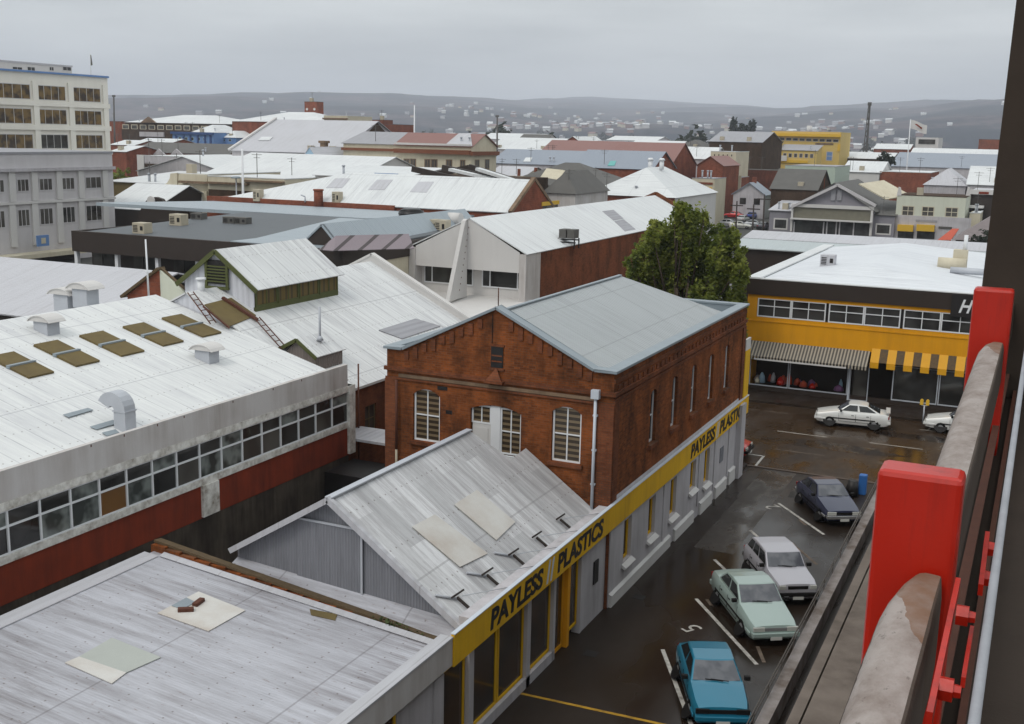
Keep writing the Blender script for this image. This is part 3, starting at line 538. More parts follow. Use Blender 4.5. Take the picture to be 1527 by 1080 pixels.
for i, q in enumerate(([(84, 510), (50, 518), (116, 548), (150, 540)], [(152, 496), (119, 504), (183, 533), (216, 525)], [(213, 484), (183, 490), (245, 518), (275, 510)], [(271, 472), (241, 476), (303, 505), (330, 497)], [(20, 527), (-16, 536), (44, 566), (80, 557)])):
    pts = [on_nr(a, b, .0) for a, b in q]; y0 = (pts[0].y+pts[3].y)/2; y1 = (pts[1].y+pts[2].y)/2; xa = (pts[0].x+pts[1].x)/2; xb = (pts[2].x+pts[3].x)/2
    z_ = lambda x, d_: rz(x)+d_
    xm = (xa+xb)/2; s1 = MB().slab([(xa, y1, z_(xa, .09)), (xm-.06, y1, z_(xm, .09)), (xm-.06, y0, z_(xm, .09)), (xa, y0, z_(xa, .09))][::1], .1).slab([(xm+.06, y1, z_(xm, .075)), (xb, y1, z_(xb, .075)), (xb, y0, z_(xb, .075)), (xm+.06, y0, z_(xm, .075))], .085)
    o = s1.build('roof_light', m_olive, lb); MB().slab([(xm-.08, y1-.03, z_(xm, .12)), (xm+.08, y1-.03, z_(xm, .12)), (xm+.08, y0+.03, z_(xm, .12)), (xm-.08, y0+.03, z_(xm, .12))], .1).build('joint_strip', m_cap, o)
for q in ([(94, 619), (131, 609), (139, 612), (102, 623)], [(134, 637), (168, 627), (178, 631), (144, 641)], [(152, 646), (172, 641), (178, 646), (160, 651)]):
    MB().slab([on_nr(a, b, .03) for a, b in q], .02).build('roof_slot', m_cap, lb)
# ridge ventilators
def hood(px, py, label, w=.95, plane=on_nr, sc=1):
    p = plane(px, py); t = thing('roof_ventilator', label, 'ventilator', p, 'white box ventilators on the roofs')
    h = .62*sc; w *= sc; MB().box(p.x-w*.35, p.x+w*.35, p.y-w*.3, p.y+w*.3, p.z-.3, p.z+h*.7).build('base_box', m_galv, t)
    b = MB(); n = 8; r = w*.62; pr_ = []
    for i in range(n+1): a = math.pi*(.12+.76*i/n); pr_.append((math.cos(a)*r, math.sin(a)*r*.62))
    for i in range(n): b.slab([(p.x+pr_[i][0], p.y-w*.42, p.z+h*.45+pr_[i][1]), (p.x+pr_[i][0], p.y+w*.42, p.z+h*.45+pr_[i][1]), (p.x+pr_[i+1][0], p.y+w*.42, p.z+h*.45+pr_[i+1][1]), (p.x+pr_[i+1][0], p.y-w*.42, p.z+h*.45+pr_[i+1][1])], .03)
    for s_ in (-1, 1): b.add([(p.x+x_, p.y+s_*w*.38, p.z+h*.45+z_) for x_, z_ in pr_], [list(range(n+1))])
    b.build('curved_hood', m_wall_white, t)
hood(70, 495, 'white hooded ventilator on the white roof at the far left edge of the photo'); hood(309, 537, 'white hooded ventilator right of the olive roof lights, at mid roof')
p = on_nr(187, 640); t = thing('duct_cowl', 'big grey gooseneck duct cowl near the eave of the white roof at left', 'duct', p)
db = MB(); w = .23
db.box(p.x-w, p.x+w, p.y-w, p.y+w, p.z-.1, p.z+.58).box(p.x-w-.03, p.x+w+.03, p.y-w-.03, p.y+w+.03, p.z+.58, p.z+.62); db.build('duct_box', m_galv, t)
rings = []
for i in range(10):
    a = math.pi*.86*i/9; c = Vector((p.x-w-.1, 0, p.z+.62)); rr = lambda R_: (c.x+math.cos(a)*R_, c.z+math.sin(a)*R_)
    (xi, zi), (xo, zo) = rr(.12), rr(.1+2*w); rings.append([(xi, p.y-w, zi), (xo, p.y-w, zo), (xo, p.y+w, zo), (xi, p.y+w, zi)])
MB().strip(rings, False).build('gooseneck', m_galv, t)
# ------------------------------------------------------------------ middle building with monitor
mbg = thing('monitor_roof_building', 'white roofed brick building with an olive trimmed raised lantern, behind the strip windows', 'building', (-24, 37, 0))
MK = .5; mz = lambda x: 5.78+MK*(-25-x); XR = -32.05; Y2, Y3 = 36.95, 51.2
mzl = lambda x: mz(XR)-MK*(XR-x)
rm = MB().slab([(XR, Y2-.2, mz(XR)), (-24.85, Y2-.2, mz(-24.85)), (-24.85, Y3, mz(-24.85)), (XR, Y3, mz(XR))], .06).slab([(XR-7.1, Y2-.2, mzl(XR-7.1)), (XR, Y2-.2, mz(XR)), (XR, Y3, mz(XR)), (XR-7.1, Y3, mzl(XR-7.1))], .06); rm.build('roof', m_roof_white2, mbg)
wm = MB(); wall(wm, 'x', -25.0, Y2, Y3, 0, 5.7, [(39.4, 40.3, 3.5, 4.7), (43.5, 44.3, 3.5, 4.7)], .2, -1)
for yy in (Y2-.1, Y3-.02): MB().quad((-25, yy, 0), (-25, yy, 5.7), (XR, yy, mz(XR)-.08), (XR-7.0, yy, 5.7), (XR-7.0, yy, 0)).build('end_wall', m_clad_white, mbg)
wm.build('wall', m_brick2, mbg); window(mbg, 'x', -25.0, 1, 39.4, 40.3, 3.5, 4.7, m_olive, m_glass_g, 2, 2, .05, .06, .12)
MB().box(-24.99, -24.85, 36.95, Y3, 5.6, 5.7).build('gutter', m_wall_white, mbg); MB().tube((-24.8, 38.6, 1), (-24.8, 38.6, 6.7), .035).build('downpipe', m_rusty, mbg)
cz = MB()
for x0, x1, f in ((XR, -24.7, mz), (XR-7.3, XR, mzl)):
    cz.slab([(x0, Y3-.05, f(x0)+.42), (x1, Y3-.05, f(x1)+.42), (x1, Y3+.3, f(x1)+.42), (x0, Y3+.3, f(x0)+.42)], .12); cz.slab([(x0, Y3-.0, f(x0)-.1), (x1, Y3-.0, f(x1)-.1), (x1, Y3-.0, f(x1)+.3), (x0, Y3-.0, f(x0)+.3)], .2)
cz.build('gable_parapet', m_wall_white, mbg)
MX0, MX1, MY0, MY1 = -33.95, -30.2, 38.9, 45.2; mzc = (MX0+MX1)/2
mo = MB(); wz1 = 9.47
mo.quad((MX1, MY0, 8.0), (MX1, MY0, wz1), (mzc, MY0, 10.84), (MX0, MY0, wz1), (MX0, MY0, 8.0)).quad((MX1, MY1, 8.0), (MX1, MY1, wz1), (mzc, MY1, 10.84), (MX0, MY1, wz1), (MX0, MY1, 8.0)).quad((MX0, MY0, 8.0), (MX0, MY1, 8.0), (MX0, MY1, wz1), (MX0, MY0, wz1)).quad((MX1-.05, MY0, 8.0), (MX1-.05, MY1, 8.0), (MX1-.05, MY1, wz1), (MX1-.05, MY0, wz1))
lan = mo.build('lantern_wall', m_clad_white, mbg)
sl = (10.84-wz1)/(mzc-MX0); e = .3
MB().slab([(mzc, MY0-.2, 10.92), (MX1+e, MY0-.2, wz1+.08-sl*e), (MX1+e, MY1+.2, wz1+.08-sl*e), (mzc, MY1+.2, 10.92)], .05).slab([(MX0-e, MY0-.2, wz1+.08-sl*e), (mzc, MY0-.2, 10.92), (mzc, MY1+.2, 10.92), (MX0-e, MY1+.2, wz1+.08-sl*e)], .05).build('lantern_roof', m_roof_white2, mbg)
bgm = MB(); bgm.bar((mzc, MY0-.22, 10.84), (MX1+e, MY0-.22, wz1-sl*e), .06, .2).bar((mzc, MY0-.22, 10.84), (MX0-e, MY0-.22, wz1-sl*e), .06, .2); bgm.build('barge_board', m_green, mbg)
lv = MB().box(mzc-.52, mzc+.52, MY0-.1, MY0-.02, 9.42, 10.45); 
lvo = lv.build('louvre', m_black, mbg); l2 = MB(); [l2.box(mzc-.5, mzc+.5, MY0-.16, MY0-.1, z_, z_+.06) for z_ in (9.5, 9.63, 9.76, 9.89, 10.02, 10.15)]; l2.box(mzc-.62, mzc-.5, MY0-.17, MY0-.1, 9.3, 10.4).box(mzc+.5, mzc+.62, MY0-.17, MY0-.1, 9.3, 10.4).box(mzc-.66, mzc+.66, MY0-.2, MY0-.1, 9.2, 9.32); l2.build('louvre_slats', m_green, lvo)
for i in range(4):
    a = MY0+.05+i*(MY1-MY0)/4; b = a+(MY1-MY0)/4-.05; z0 = 8.42
    window(mbg, 'x', MX1, 1, a, b, z0+.12, wz1-.06, m_green, m_ochre, 2, 1, .08, 0, 0, name='lantern_window')
MB().box(MX1-.04, MX1+.06, MY0, MY1, 8.3, 8.54).build('lantern_sill', m_green, mbg)
# small dormer hut with flue on the lower slope
def on_md(px, py, dz=0): d = ray(px, py); t = (5.78+dz-MK*25-16)/(d.z+MK*d.x); return EYE+d*t
hx0, hx1, hy0, hy1 = -27.3, -25.15, 37.5, 40.2; hr = 7.72; hc = (hx0+hx1)/2; he = 7.1
a = ony(442, 505, hy0); b = ony(472, 533, hy0); c = ony(419, 520, hy0); hc, hr, hx1, he, hx0 = a.x, a.z, b.x, b.z, c.x; hy1 = onx(517, 515, hx1).y
hut = MB(); hut.quad((hx0+.1, hy0+.1, 5.5), (hx1-.15, hy0+.1, 5.5), (hx1-.15, hy0+.1, he), (hc, hy0+.1, hr-.05), (hx0+.1, hy0+.1, he)).quad((hx1-.15, hy0+.1, 5.0), (hx1-.15, hy1-.1, 5.0), (hx1-.15, hy1-.1, he+.02), (hx1-.15, hy0+.1, he+.02)).quad((hx1-.15, hy1-.1, 5.5), (hx0, hy1-.1, 5.5), (hc, hy1-.1, hr-.05), (hx1-.15, hy1-.1, he))
hut.build('dormer_wall', m_clad_brown, mbg)
MB().slab([(hc, hy0, hr), (hx1, hy0, he), (hx1, hy1, he), (hc, hy1, hr)], .05).slab([(hx0-.5, hy0, he-.0), (hc, hy0, hr), (hc, hy1, hr), (hx0-.5, hy1, he-.0)], .05).build('dormer_roof', m_roof_white2, mbg)
MB().bar((hc, hy0-.03, hr-.06), (hx1, hy0-.03, he-.06), .05, .15).bar((hc, hy0-.03, hr-.06), (hx0-.5, hy0-.03, he-.06), .05, .15).build('dormer_barge', m_green, mbg)
fx = (hc+hx1)/2-.1; fy = (hy0+hy1)/2; fz = hr-(fx-hc)*.4; MB().tube((fx, fy, fz-.1), (fx, fy, fz+1.35), .05).tube((fx, fy, fz-.05), (fx, fy, fz+.14), .16, .06).build('flue', m_galv, mbg)
# low grey awning roof at the foot of that slope
MB().slab([on_md(565, 492, .06), on_md(600, 505, .05), on_md(657, 486, .05), on_md(620, 475, .06)], .05).build('roof_light', m_greyroof, mbg)
# boarded olive roof panel and two ladders
q = [on_md(*a, .05) for a in ((305, 454), (345, 444), (382, 470), (341, 487))]; MB().slab(q[::-1], .04).build('roof_panel', m_olive, mbg)
def ladder(a, b, label, w=.34):
    a, b = on_md(*a, .14), on_md(*b, .14); t = thing('roof_ladder', label, 'ladder', a, 'rusty ladders lying on the roof slope'); d = (b-a).normalized(); s_ = Vector((0, 1, 0))*w/2
    MB().tube(a-s_, b-s_, .025, n=6).tube(a+s_, b+s_, .025, n=6).build('rail', m_rusty, t); m = MB(); n_ = max(3, int((b-a).length/.36))
    for i in range(n_): c = a+(b-a)*((i+.5)/n_); m.tube(c-s_, c+s_, .018, n=6)
    m.build('rung', m_rusty, t)
ladder((284, 436), (318, 482), 'rusty ladder on the white slope left of the olive roof panel'); ladder((383, 474), (424, 520), 'rusty ladder running down the white slope to the small dormer hut')
MB().bar(on_md(332, 444, .12), on_md(384, 477, .12), .16, .1).build('rusty_guard_rail', m_rusty, mbg); MB().bar(on_md(303, 457, .12), on_md(342, 489, .12), .06, .06).build('rusty_guard_rail', m_rusty, mbg)
p = on_md(300, 432, .0); t = thing('roof_vent_pipe', 'short white capped vent pipe below the lantern louvre', 'vent', p); MB().tube(p-Vector((0, 0, .2)), p+Vector((0, 0, .42)), .15).build('pipe', m_white, t); MB().tube(p+Vector((0, 0, .42)), p+Vector((0, 0, .5)), .22).build('cap', m_white, t)
MB().box(-24.9, -22.4, 37.1, 38.9, 3.9, 4.0).build('porch_roof', m_palegreyroof, mbg); MB().box(-24.0, -21.3, 34.95, 37, 0, 3.2).build('yard_wall', m_black, mbg)
# gable parapet and grey roof of the building behind at left
pb = thing('grey_roof_building', 'wide plain grey iron roof with brick and white gable end at the left edge', 'building', (-56, 48, 0))
A1, A2, A3, A4 = onz(-60, 461, 6.0), onz(205, 472, 6.0), onz(238, 404, 7.9), onz(-60, 390, 7.9)
yf = A1.y; yr_ = A3.y; MB().slab([(A1.x-10, yf, 6), (-44.5, yf, 6), (-44.5, yr_, 7.9), (A1.x-10, yr_, 7.9)], .08).slab([(A1.x-10, yr_, 7.9), (-44.5, yr_, 7.9), (-44.5, yr_+8, 6), (A1.x-10, yr_+8, 6)], .08).build('roof', m_palegreyroof, pb)
MB().box(A1.x-10, -44.5, yf+.2, yr_+8, 0, 5.9).build('wall', m_dark, pb)
gy = 39.0; ap = ony(238, 403, gy); l_ = ony(190, 440, gy); r_ = ony(300, 458, gy)
MB().slab([(l_.x, gy, l_.z-1.5), (ap.x, gy, l_.z-1.5), (ap.x, gy, ap.z), (l_.x, gy, l_.z)], .3).build('gable_wall', m_brick_far, pb); MB().slab([(ap.x+.002, gy, r_.z-1.5), (r_.x, gy, r_.z-1.5), (r_.x, gy, r_.z), (ap.x+.002, gy, ap.z)], .3).build('gable_wall', m_cream2, pb)
MB().bar((l_.x-.3, gy+.1, l_.z-.1), (ap.x, gy+.1, ap.z+.08), .5, .12).bar((ap.x, gy+.15, ap.z+.06), (r_.x, gy+.15, r_.z+.06), .14, .06).build('coping', m_moss, pb)
pm = thing('aerial_mast', 'white aerial mast with a small crossbar standing beside the brick gable at left', 'mast', (l_.x, gy, l_.z)); a = ony(222, 445, gy-.5); b = ony(217, 357, gy-.5); MB().tube(a, b, .045, .035).build('pole', m_white, pm); c = a+(b-a)*.45; MB().box(c.x-.22, c.x+.22, c.y-.03, c.y+.03, c.z, c.z+.06).build('crossbar', m_white, pm)
for px, py, lb_ in ((100, 455, 'dome topped grey'), (128, 447, 'barrel topped white')): hood(px, py, lb_+' ventilator on the ridge behind the left white roof', plane=lambda a, b: ony(a, b, 34.0), sc=1.15)
# ------------------------------------------------------------------ generic building placed by its front eave
INFO = {}
def block(name, label, pxL, py, pxR, Y, depth, wm, rm, roof='flat', rise=1.5, over=.3, cat='building', group=None, ridge_x=None, hipin=None, zb=0):
    a = ony(pxL, py, Y); b = ony(pxR, py+(pxR-pxL)*.04, Y); X0, X1, z = a.x, b.x, a.z; Y1 = Y+depth
    t = thing(name, label, cat, ((X0+X1)/2, Y, zb), group); m = MB(); o = over
    xm = ridge_x if ridge_x is not None else (X0+X1)/2; ym = (Y+Y1)/2; zt = z+rise
    r = MB()
    if roof == 'flat':
        m.box(X0, X1, Y, Y1, zb, z); r.box(X0+.25, X1-.25, Y+.25, Y1-.25, z+.002, z+.05); r.box(X0-.05, X1+.05, Y-.05, Y+.249, z+.002, z+.12); r.box(X1-.249, X1+.05, Y+.25, Y1, z+.002, z+.12)
    elif roof == 'gx':
        m.box(X0, X1, Y, Y1, zb, z)
        for x in (X0+.01, X1-.01): m.quad((x, Y, z), (x, Y1, z), (x, ym, zt-.05))
        s_ = rise/(ym-Y)*o
        r.slab([(X0-o, Y-o, z-s_+.1), (X1+o, Y-o, z-s_+.1), (X1+o, ym, zt+.1), (X0-o, ym, zt+.1)], .08).slab([(X0-o, ym, zt+.1), (X1+o, ym, zt+.1), (X1+o, Y1+o, z-s_+.1), (X0-o, Y1+o, z-s_+.1)], .08)
    elif roof == 'gy':
        m.box(X0, X1, Y, Y1, zb, z)
        for y in (Y+.01, Y1-.01): m.quad((X0, y, z), (X1, y, z), (xm, y, zt-.05))
        s0, s1 = rise/(xm-X0)*o, rise/(X1-xm)*o
        r.slab([(xm, Y-o, zt+.1), (X1+o, Y-o, z-s1+.1), (X1+o, Y1+o, z-s1+.1), (xm, Y1+o, zt+.1)], .08).slab([(X0-o, Y-o, z-s0+.1), (xm, Y-o, zt+.1), (xm, Y1+o, zt+.1), (X0-o, Y1+o, z-s0+.1)], .08)
    elif roof == 'hip':
        m.box(X0, X1, Y, Y1, zb, z); X0_, X1_, Y0_, Y1_ = X0-o, X1+o, Y-o, Y1+o
        if X1-X0 >= depth: h = hipin or (Y1_-Y0_)/2; p, q = (X0_+h, ym, zt), (X1_-h, ym, zt)
        else: h = hipin or (X1_-X0_)/2; p, q = (xm, Y0_+h, zt), (xm, Y1_-h, zt)
        c = [(X0_, Y0_, z+.05), (X1_, Y0_, z+.05), (X1_, Y1_, z+.05), (X0_, Y1_, z+.05)]
        if X1-X0 >= depth: r.add(c+[p, q], [(0, 1, 5, 4), (1, 2, 5), (2, 3, 4, 5), (3, 0, 4), (3, 2, 1, 0)])
        else: r.add(c+[p, q], [(0, 1, 4), (1, 2, 5, 4), (2, 3, 5), (3, 0, 4, 5), (3, 2, 1, 0)])
    elif roof == 'shed':
        m.box(X0, X1, Y, Y1, zb, z); r.slab([(X0-o, Y-o, z+.1), (X1+o, Y-o, z+.1), (X1+o, Y1+o, zt+.1), (X0-o, Y1+o, zt+.1)], .08)
        for x in (X0+.01, X1-.01): m.quad((x, Y, z), (x, Y1, z), (x, Y1, zt))
    m.build('wall', wm, t); r.build('roof', rm, t); INFO[t.name] = (X0, X1, Y, Y1, z, zt); return t
def fw(t, px0, px1, py0, py1, fm=None, gm=None, nx=1, nz=1, fr=.12, name='window', sill=0):
    X0, X1, Y, Y1, z, zt = INFO[t.name]; a = ony(px0, py0, Y); b = ony(px1, py1, Y)
    return window(t, 'y', Y-.01, -1, a.x, b.x, b.z, a.z, fm or m_white, gm or m_glass, nx, nz, fr, sill, 0, name=name)
def fbox(t, px0, px1, py0, py1, mat, name, out=.15, back=0):
    X0, X1, Y, Y1, z, zt = INFO[t.name]; a = ony(px0, py0, Y); b = ony(px1, py0, Y); c = ony((px0+px1)/2, py1, Y); d = ony((px0+px1)/2, py0, Y)
    return MB().box(a.x, b.x, Y-out, Y-.012+back, c.z, d.z).build(name, mat, t)
def roofpt(px, py, P, k, ax):  # point on a plane z = P.z + k*(ax coordinate - P[ax])
    d = ray(px, py); i = {'x': 0, 'y': 1}[ax]; t = (P[2]-k*P[i]-HC)/(d.z-k*d[i]); return EYE+d*t
# ---- white gabled hall across the street
YF3 = 70.63; a = ony(625, 372, YF3); WX0, WX1 = -41.0, -31.82; WZ = 8.0; WR = (-36.2, 10.2)
wh = thing('white_gabled_shop', 'white gabled building with tall central fin and a long white roof over brick side', 'building', (WX0, YF3, 0))
YE3 = 112
m = MB(); m.quad((WX0+.5, YF3, 6.7), (WX1-.5, YF3, 6.7), (WX1-.5, YF3, WZ+.1), (WR[0], YF3, WR[1]), (WX0+.5, YF3, WZ+.1)); m.quad((WX0+.5, YF3, 6.7), (WX1-.5, YF3, 6.7), (WX1-.5, YF3+.9, 6.7), (WX0+.5, YF3+.9, 6.7)); m.box(WX0+.5, WX1-.5, YF3+.9, YF3+1.1, 0, 6.7).build('gable_front', m_wall_white, wh)
MB().box(WX1-.5, WX1+.02, YF3-.1, YF3+2.4, 0, WZ).build('grey_pier', m_fascia, wh); MB().box(WX0, WX0+.5, YF3-.1, YF3+2.4, 0, WZ).build('grey_pier', m_fascia, wh)
MB().box(WX1-.3, WX1, YF3+2.4, YE3, 0, WZ-.05).box(WX0, WX0+.3, YF3+2.4, YE3, 0, WZ-.05).build('side_wall', m_brick2, wh)
MB().quad((WX0, YE3, 0), (WX1, YE3, 0), (WX1, YE3, WZ), (WR[0], YE3, WR[1]), (WX0, YE3, WZ)).bar((WR[0], YE3, WR[1]+.25), (WX1, YE3, WZ+.25), .3, .35).bar((WR[0], YE3, WR[1]+.25), (WX0, YE3, WZ+.25), .3, .35).build('rear_gable', m_brick2, wh)
MB().slab([(WR[0], YF3-.05, WR[1]+.08), (WX1+.1, YF3-.05, WZ+.03), (WX1+.1, YE3-.2, WZ+.03), (WR[0], YE3-.2, WR[1]+.08)], .07).slab([(WX0-.1, YF3-.05, WZ+.03), (WR[0], YF3-.05, WR[1]+.08), (WR[0], YE3-.2, WR[1]+.08), (WX0-.1, YE3-.2, WZ+.03)], .07).build('roof', m_roof_farx, wh)
fp = [(YF3-.02, WR[1]), (YF3-.35, WR[1]-.1), (YF3-2.6, 4.75), (YF3-.02, 4.75)]
MB().slab([(WR[0]-.15, y, z) for y, z in fp], .3).build('fin', m_wall_white, wh)
dm = MB(); [dm.box(WR[0]+.152, WR[0]+.156, YF3-.3-(WR[1]-z)*.3, YF3-.2-(WR[1]-z)*.3, z, z+.09) for z in [9.6-.42*i for i in range(11)]]; dm.build('fin_lettering', m_rusty, wh)
for x0, x1 in ((WX0+.75, WR[0]-.1), (WR[0]+.6, WX1-.55)):
    f = MB(); Yw = YF3+.82; zb_, zt_ = 5.42, 6.68; f.box(x0, x1, Yw, Yw+.07, zb_, zb_+.09).box(x0, x0+.08, Yw, Yw+.07, zb_+.09, zt_).box(x1-.08, x1, Yw, Yw+.07, zb_+.09, zt_).box(x0+.6, x0+.68, Yw, Yw+.07, zb_+.09, zt_)
    if x0 > WR[0]: f.box(x1-.5, x1-.42, Yw, Yw+.07, zb_+.09, zt_)
    w = f.build('window', m_white, wh); MB().box(x0+.02, x1-.02, Yw+.03, Yw+.06, zb_+.03, zt_).build('pane', m_glass, w)
MB().slab([(WX0-.2, YF3-7.6, 4.2), (WX1+.2, YF3-7.6, 4.2), (WX1+.2, YF3+.9, 4.8), (WX0-.2, YF3+.9, 4.8)], .12).build('canopy_roof', m_wall_white, wh)
kk = (WR[1]-WZ)/(WR[0]-WX1)
for q in ([(898, 315), (915, 313), (930, 326), (915, 329)], [(916, 330), (930, 327), (948, 342), (932, 345)]):
    MB().slab([roofpt(x, y, (WX1, 0, WZ+.1), kk, 'x') for x, y in q[::-1]], .04).build('roof_light', m_greyroof, wh)
p = roofpt(848, 362, (WX1, 0, WZ+.1), kk, 'x'); ac = thing('roof_air_conditioner', 'dark twin air conditioner on a frame at the edge of the finned building roof', 'air conditioner', p)
MB().box(p.x-.6, p.x-.05, p.y-.5, p.y+.5, p.z+.35, p.z+1.0).box(p.x+.05, p.x+.6, p.y-.5, p.y+.5, p.z+.35, p.z+1.0).build('casing', m_slate, ac); f = MB(); [f.box(p.x+x, p.x+x+.08, p.y+y, p.y+y+.08, p.z-.4, p.z+.35) for x in (-.7, .6) for y in (-.5, .4)]; f.bar(p+Vector((-1.6, 0, .2)), p+Vector((.8, 0, .25)), .1).bar(p+Vector((-.9, -.9, .1)), p+Vector((.9, -.9, .1)), .1); f.build('stand', m_black, ac)
# ---- brown fascia office and its side wing
YO = 62.0; a = ony(106, 344, YO); b = ony(366, 364, YO); c = ony(500, 373, YO); ZO = a.z
of = thing('brown_office', 'long low office with deep dark brown fascia, white posts and dull grey flat roof', 'building', (a.x, YO, 0))
OX1 = onz(512, 377, ZO).x; OX1 = ony(512, 377, YO).x
MB().box(a.x, OX1, YO, YO+.35, ZO-1.5, ZO).box(OX1-.3, OX1, YO+.36, 82, ZO-1.1, ZO).box(a.x, a.x+.3, YO+.36, 82, ZO-1.5, ZO).build('fascia', m_dark, of)
MB().box(a.x+.3, OX1-.35, YO+1.6, YO+1.9, 0, ZO-.3).build('front_wall', m_dark, of); MB().box(OX1-.5, OX1-.12, YO+.5, 82, 0, ZO-1.11).build('side_wall', m_cream, of)
MB().slab([(a.x+.3, YO+.36, ZO-.12), (OX1-.3, YO+.36, ZO-.12), (OX1-.3, 82, ZO+.35), (a.x+.3, 82, ZO+.35)], .1).build('roof', sheet('dull_grey_roof', (.095, .105, .115, 1), 'y', .4, (.06, .065, .07, 1), .4, .6), of)
MB().box(a.x-.1, OX1, YO-.3, YO+.2, ZO-3.4, ZO-3.25).box(a.x-.1, OX1, YO-.0, YO+.1, 0, ZO-3.4).build('parapet', m_wall_pale, of)
zw1, zw0 = ZO-1.55, ZO-3.2
for i in range(7):
    x = ony(112+60*i, 390, YO+.2).x; MB().box(x-.14, x+.14, YO+.3, YO+.58, ZO-3.25, ZO-1.5).build('post', m_white, of)
    for dx, ww, g in ((.5, .9, m_glass_g), (1.5, 1.3, m_glass)):
        MB().box(x+dx, x+dx+ww, YO+1.5, YO+1.59, zw0, zw1).build('window', g, of)
kR = .47/(82-YO-.36); rp_ = lambda px, py: roofpt(px, py, (0, YO+.36, ZO-.1), kR, 'y')
def plant_box(px, py, w, h, d, mat, name, label, cat, pl=None, grp=None):
    p = (pl or rp_)(px, py); t = thing(name, label, cat, p, grp); MB().box(p.x-w/2, p.x+w/2, p.y, p.y+d, p.z-.1, p.z+h).build('casing', mat, t, bevel=.02)
    g = MB(); n = 5; [g.box(p.x-w/2+.08, p.x-.05, p.y-.02, p.y-.002, p.z+h*(.15+.7*i/n), p.z+h*(.15+.7*i/n)+h*.07) for i in range(n)]; g.box(p.x+w*.18, p.x+w*.4, p.y-.02, p.y-.003, p.z+h*.3, p.z+h*.7); g.build('grille', m_black, t); return t
plant_box(206, 348, 1.1, .75, .9, m_ac, 'air_conditioner', 'cream air conditioner at the fascia edge of the brown office roof', 'air conditioner')
plant_box(261, 336, 1.15, .85, .9, m_ac, 'air_conditioner', 'cream box air conditioner standing alone on the grey office roof', 'air conditioner')
for px, py, l_ in ((292, 327, 'leftmost of three dark low vents at the back of the grey office roof'), (340, 333, 'middle one of three dark low vents on the grey office roof'), (358, 334, 'right hand one of three dark low vents on the grey office roof')):
    plant_box(px, py, 1.1, .5, .8, m_slate, 'roof_vent_box', l_, 'vent', grp='dark vents on the grey office roof')
# lighter upper roof, brown gable end and ridge glazing
ur = thing('pale_metal_roof_wing', 'wing with pale blue grey metal roof and dark brown gable beside the brown office', 'building', (-46, 70, 0))
g0 = ony(447, 384, 63.4); g1_ = ony(480, 334, 63.4); g2 = ony(520, 384, 63.4)
MB().slab([(g0.x-1.0, 63.4, 5), (g2.x, 63.4, 5), (g2.x, 63.4, g2.z), (g1_.x, 63.4, g1_.z), (g0.x-1.0, 63.4, g0.z)], .2).build('gable_end', m_dark, ur)
MB().slab([(g1_.x, 63.3, g1_.z), (g2.x, 63.3, g2.z), (g2.x, 84, g2.z), (g1_.x, 84, g1_.z)], .1).slab([(g0.x-1, 63.3, g0.z), (g1_.x, 63.3, g1_.z), (g1_.x, 84, g1_.z), (g0.x-1, 84, g0.z)], .1).build('roof', m_roof_bluegrey, ur)
MB().box(g0.x-.8, g2.x-.2, 63.8, 84, 0, g0.z-.2).build('wall', m_dark, ur)
A_ = ony(358, 364, YO+.5); 
MB().slab([(A_.x-.2, YO+.5, ZO-.05), (g0.x-1.0, YO+.5, ZO-.05), (g0.x-1.0, 80, ZO+.5), (A_.x-3.5, 80, ZO+.5)], .06).build('lower_roof', m_roof_bluegrey, ur)
sw = thing('flat_wing', 'wing with grey metal roof, brown edge and cream side left of the white fin', 'building', (-44, 66, 0))
P = ony(512, 377, YO+1); SZ = 8.45; q0 = onz(507, 373, SZ); q1 = onz(655, 352, SZ); 
MB().box(q0.x-9, q0.x, q0.y, q1.y+4, SZ-.7, SZ).build('fascia', m_dark, sw); MB().box(q0.x-8.8, q0.x-.25, q0.y+.2, q1.y+4, 0, SZ-.71).build('wall', m_cream, sw)
MB().box(q0.x-8.9, q0.x-.1, q0.y+.1, q1.y+3.9, SZ+.002, SZ+.06).build('roof', m_roof_bluegrey, sw)
rgp = onz(480, 365, SZ+.06); rg = thing('ridge_roof_light', 'ribbed pinkish glazed ridge lantern on the grey roof beside the brown gable', 'roof light', rgp); rr0, rr1 = onz(497, 374, SZ+.06), onz(580, 362, SZ+.06)
Lx = rr0.x; MB().slab([(Lx-1.1, rr0.y, SZ+.06), (Lx, rr0.y, SZ+.06), (Lx+3.4, rr0.y+4.4, SZ+.06), (Lx+2.4, rr0.y+5.4, SZ+.9), (Lx-.6, rr0.y+1.2, SZ+.9)], .05).build('glazing', m_pinkroof, rg)
# plant cluster on that roof: black tank and coolers
p = onz(613, 343, SZ+.06); tk = thing('water_tank', 'squat black ribbed water tank on the roof left of the white gable', 'tank', p)
m = MB(); m.tube(p, p+Vector((0, 0, 1.5)), .98, .98, 20); [m.tube(p+Vector((0, 0, z)), p+Vector((0, 0, z+.08)), 1.02, 1.02, 20) for z in (.2, .55, .9, 1.25)]; m.tube(p+Vector((0, 0, 1.5)), p+Vector((0, 0, 1.68)), .95, .6, 20); m.build('tank', m_tankblk, tk)
pz = lambda px, py: onz(px, py, SZ+.06)
for px, py, l_ in ((594, 343, 'cream cooler just left of the black tank'), (644, 346, 'cream cooler right of the black tank'), (656, 347, 'cream cooler beside the white gable')): plant_box(px, py, .95, .95, .9, m_ac, 'roof_cooler', l_, 'cooler', pz, 'cream coolers round the black tank')
p = onz(573, 350, SZ+.06); plant_box(573, 352, .9, .5, .7, m_wall_white, 'roof_cooler', 'small low white box out on the grey roof left of the tank', 'cooler', pz)
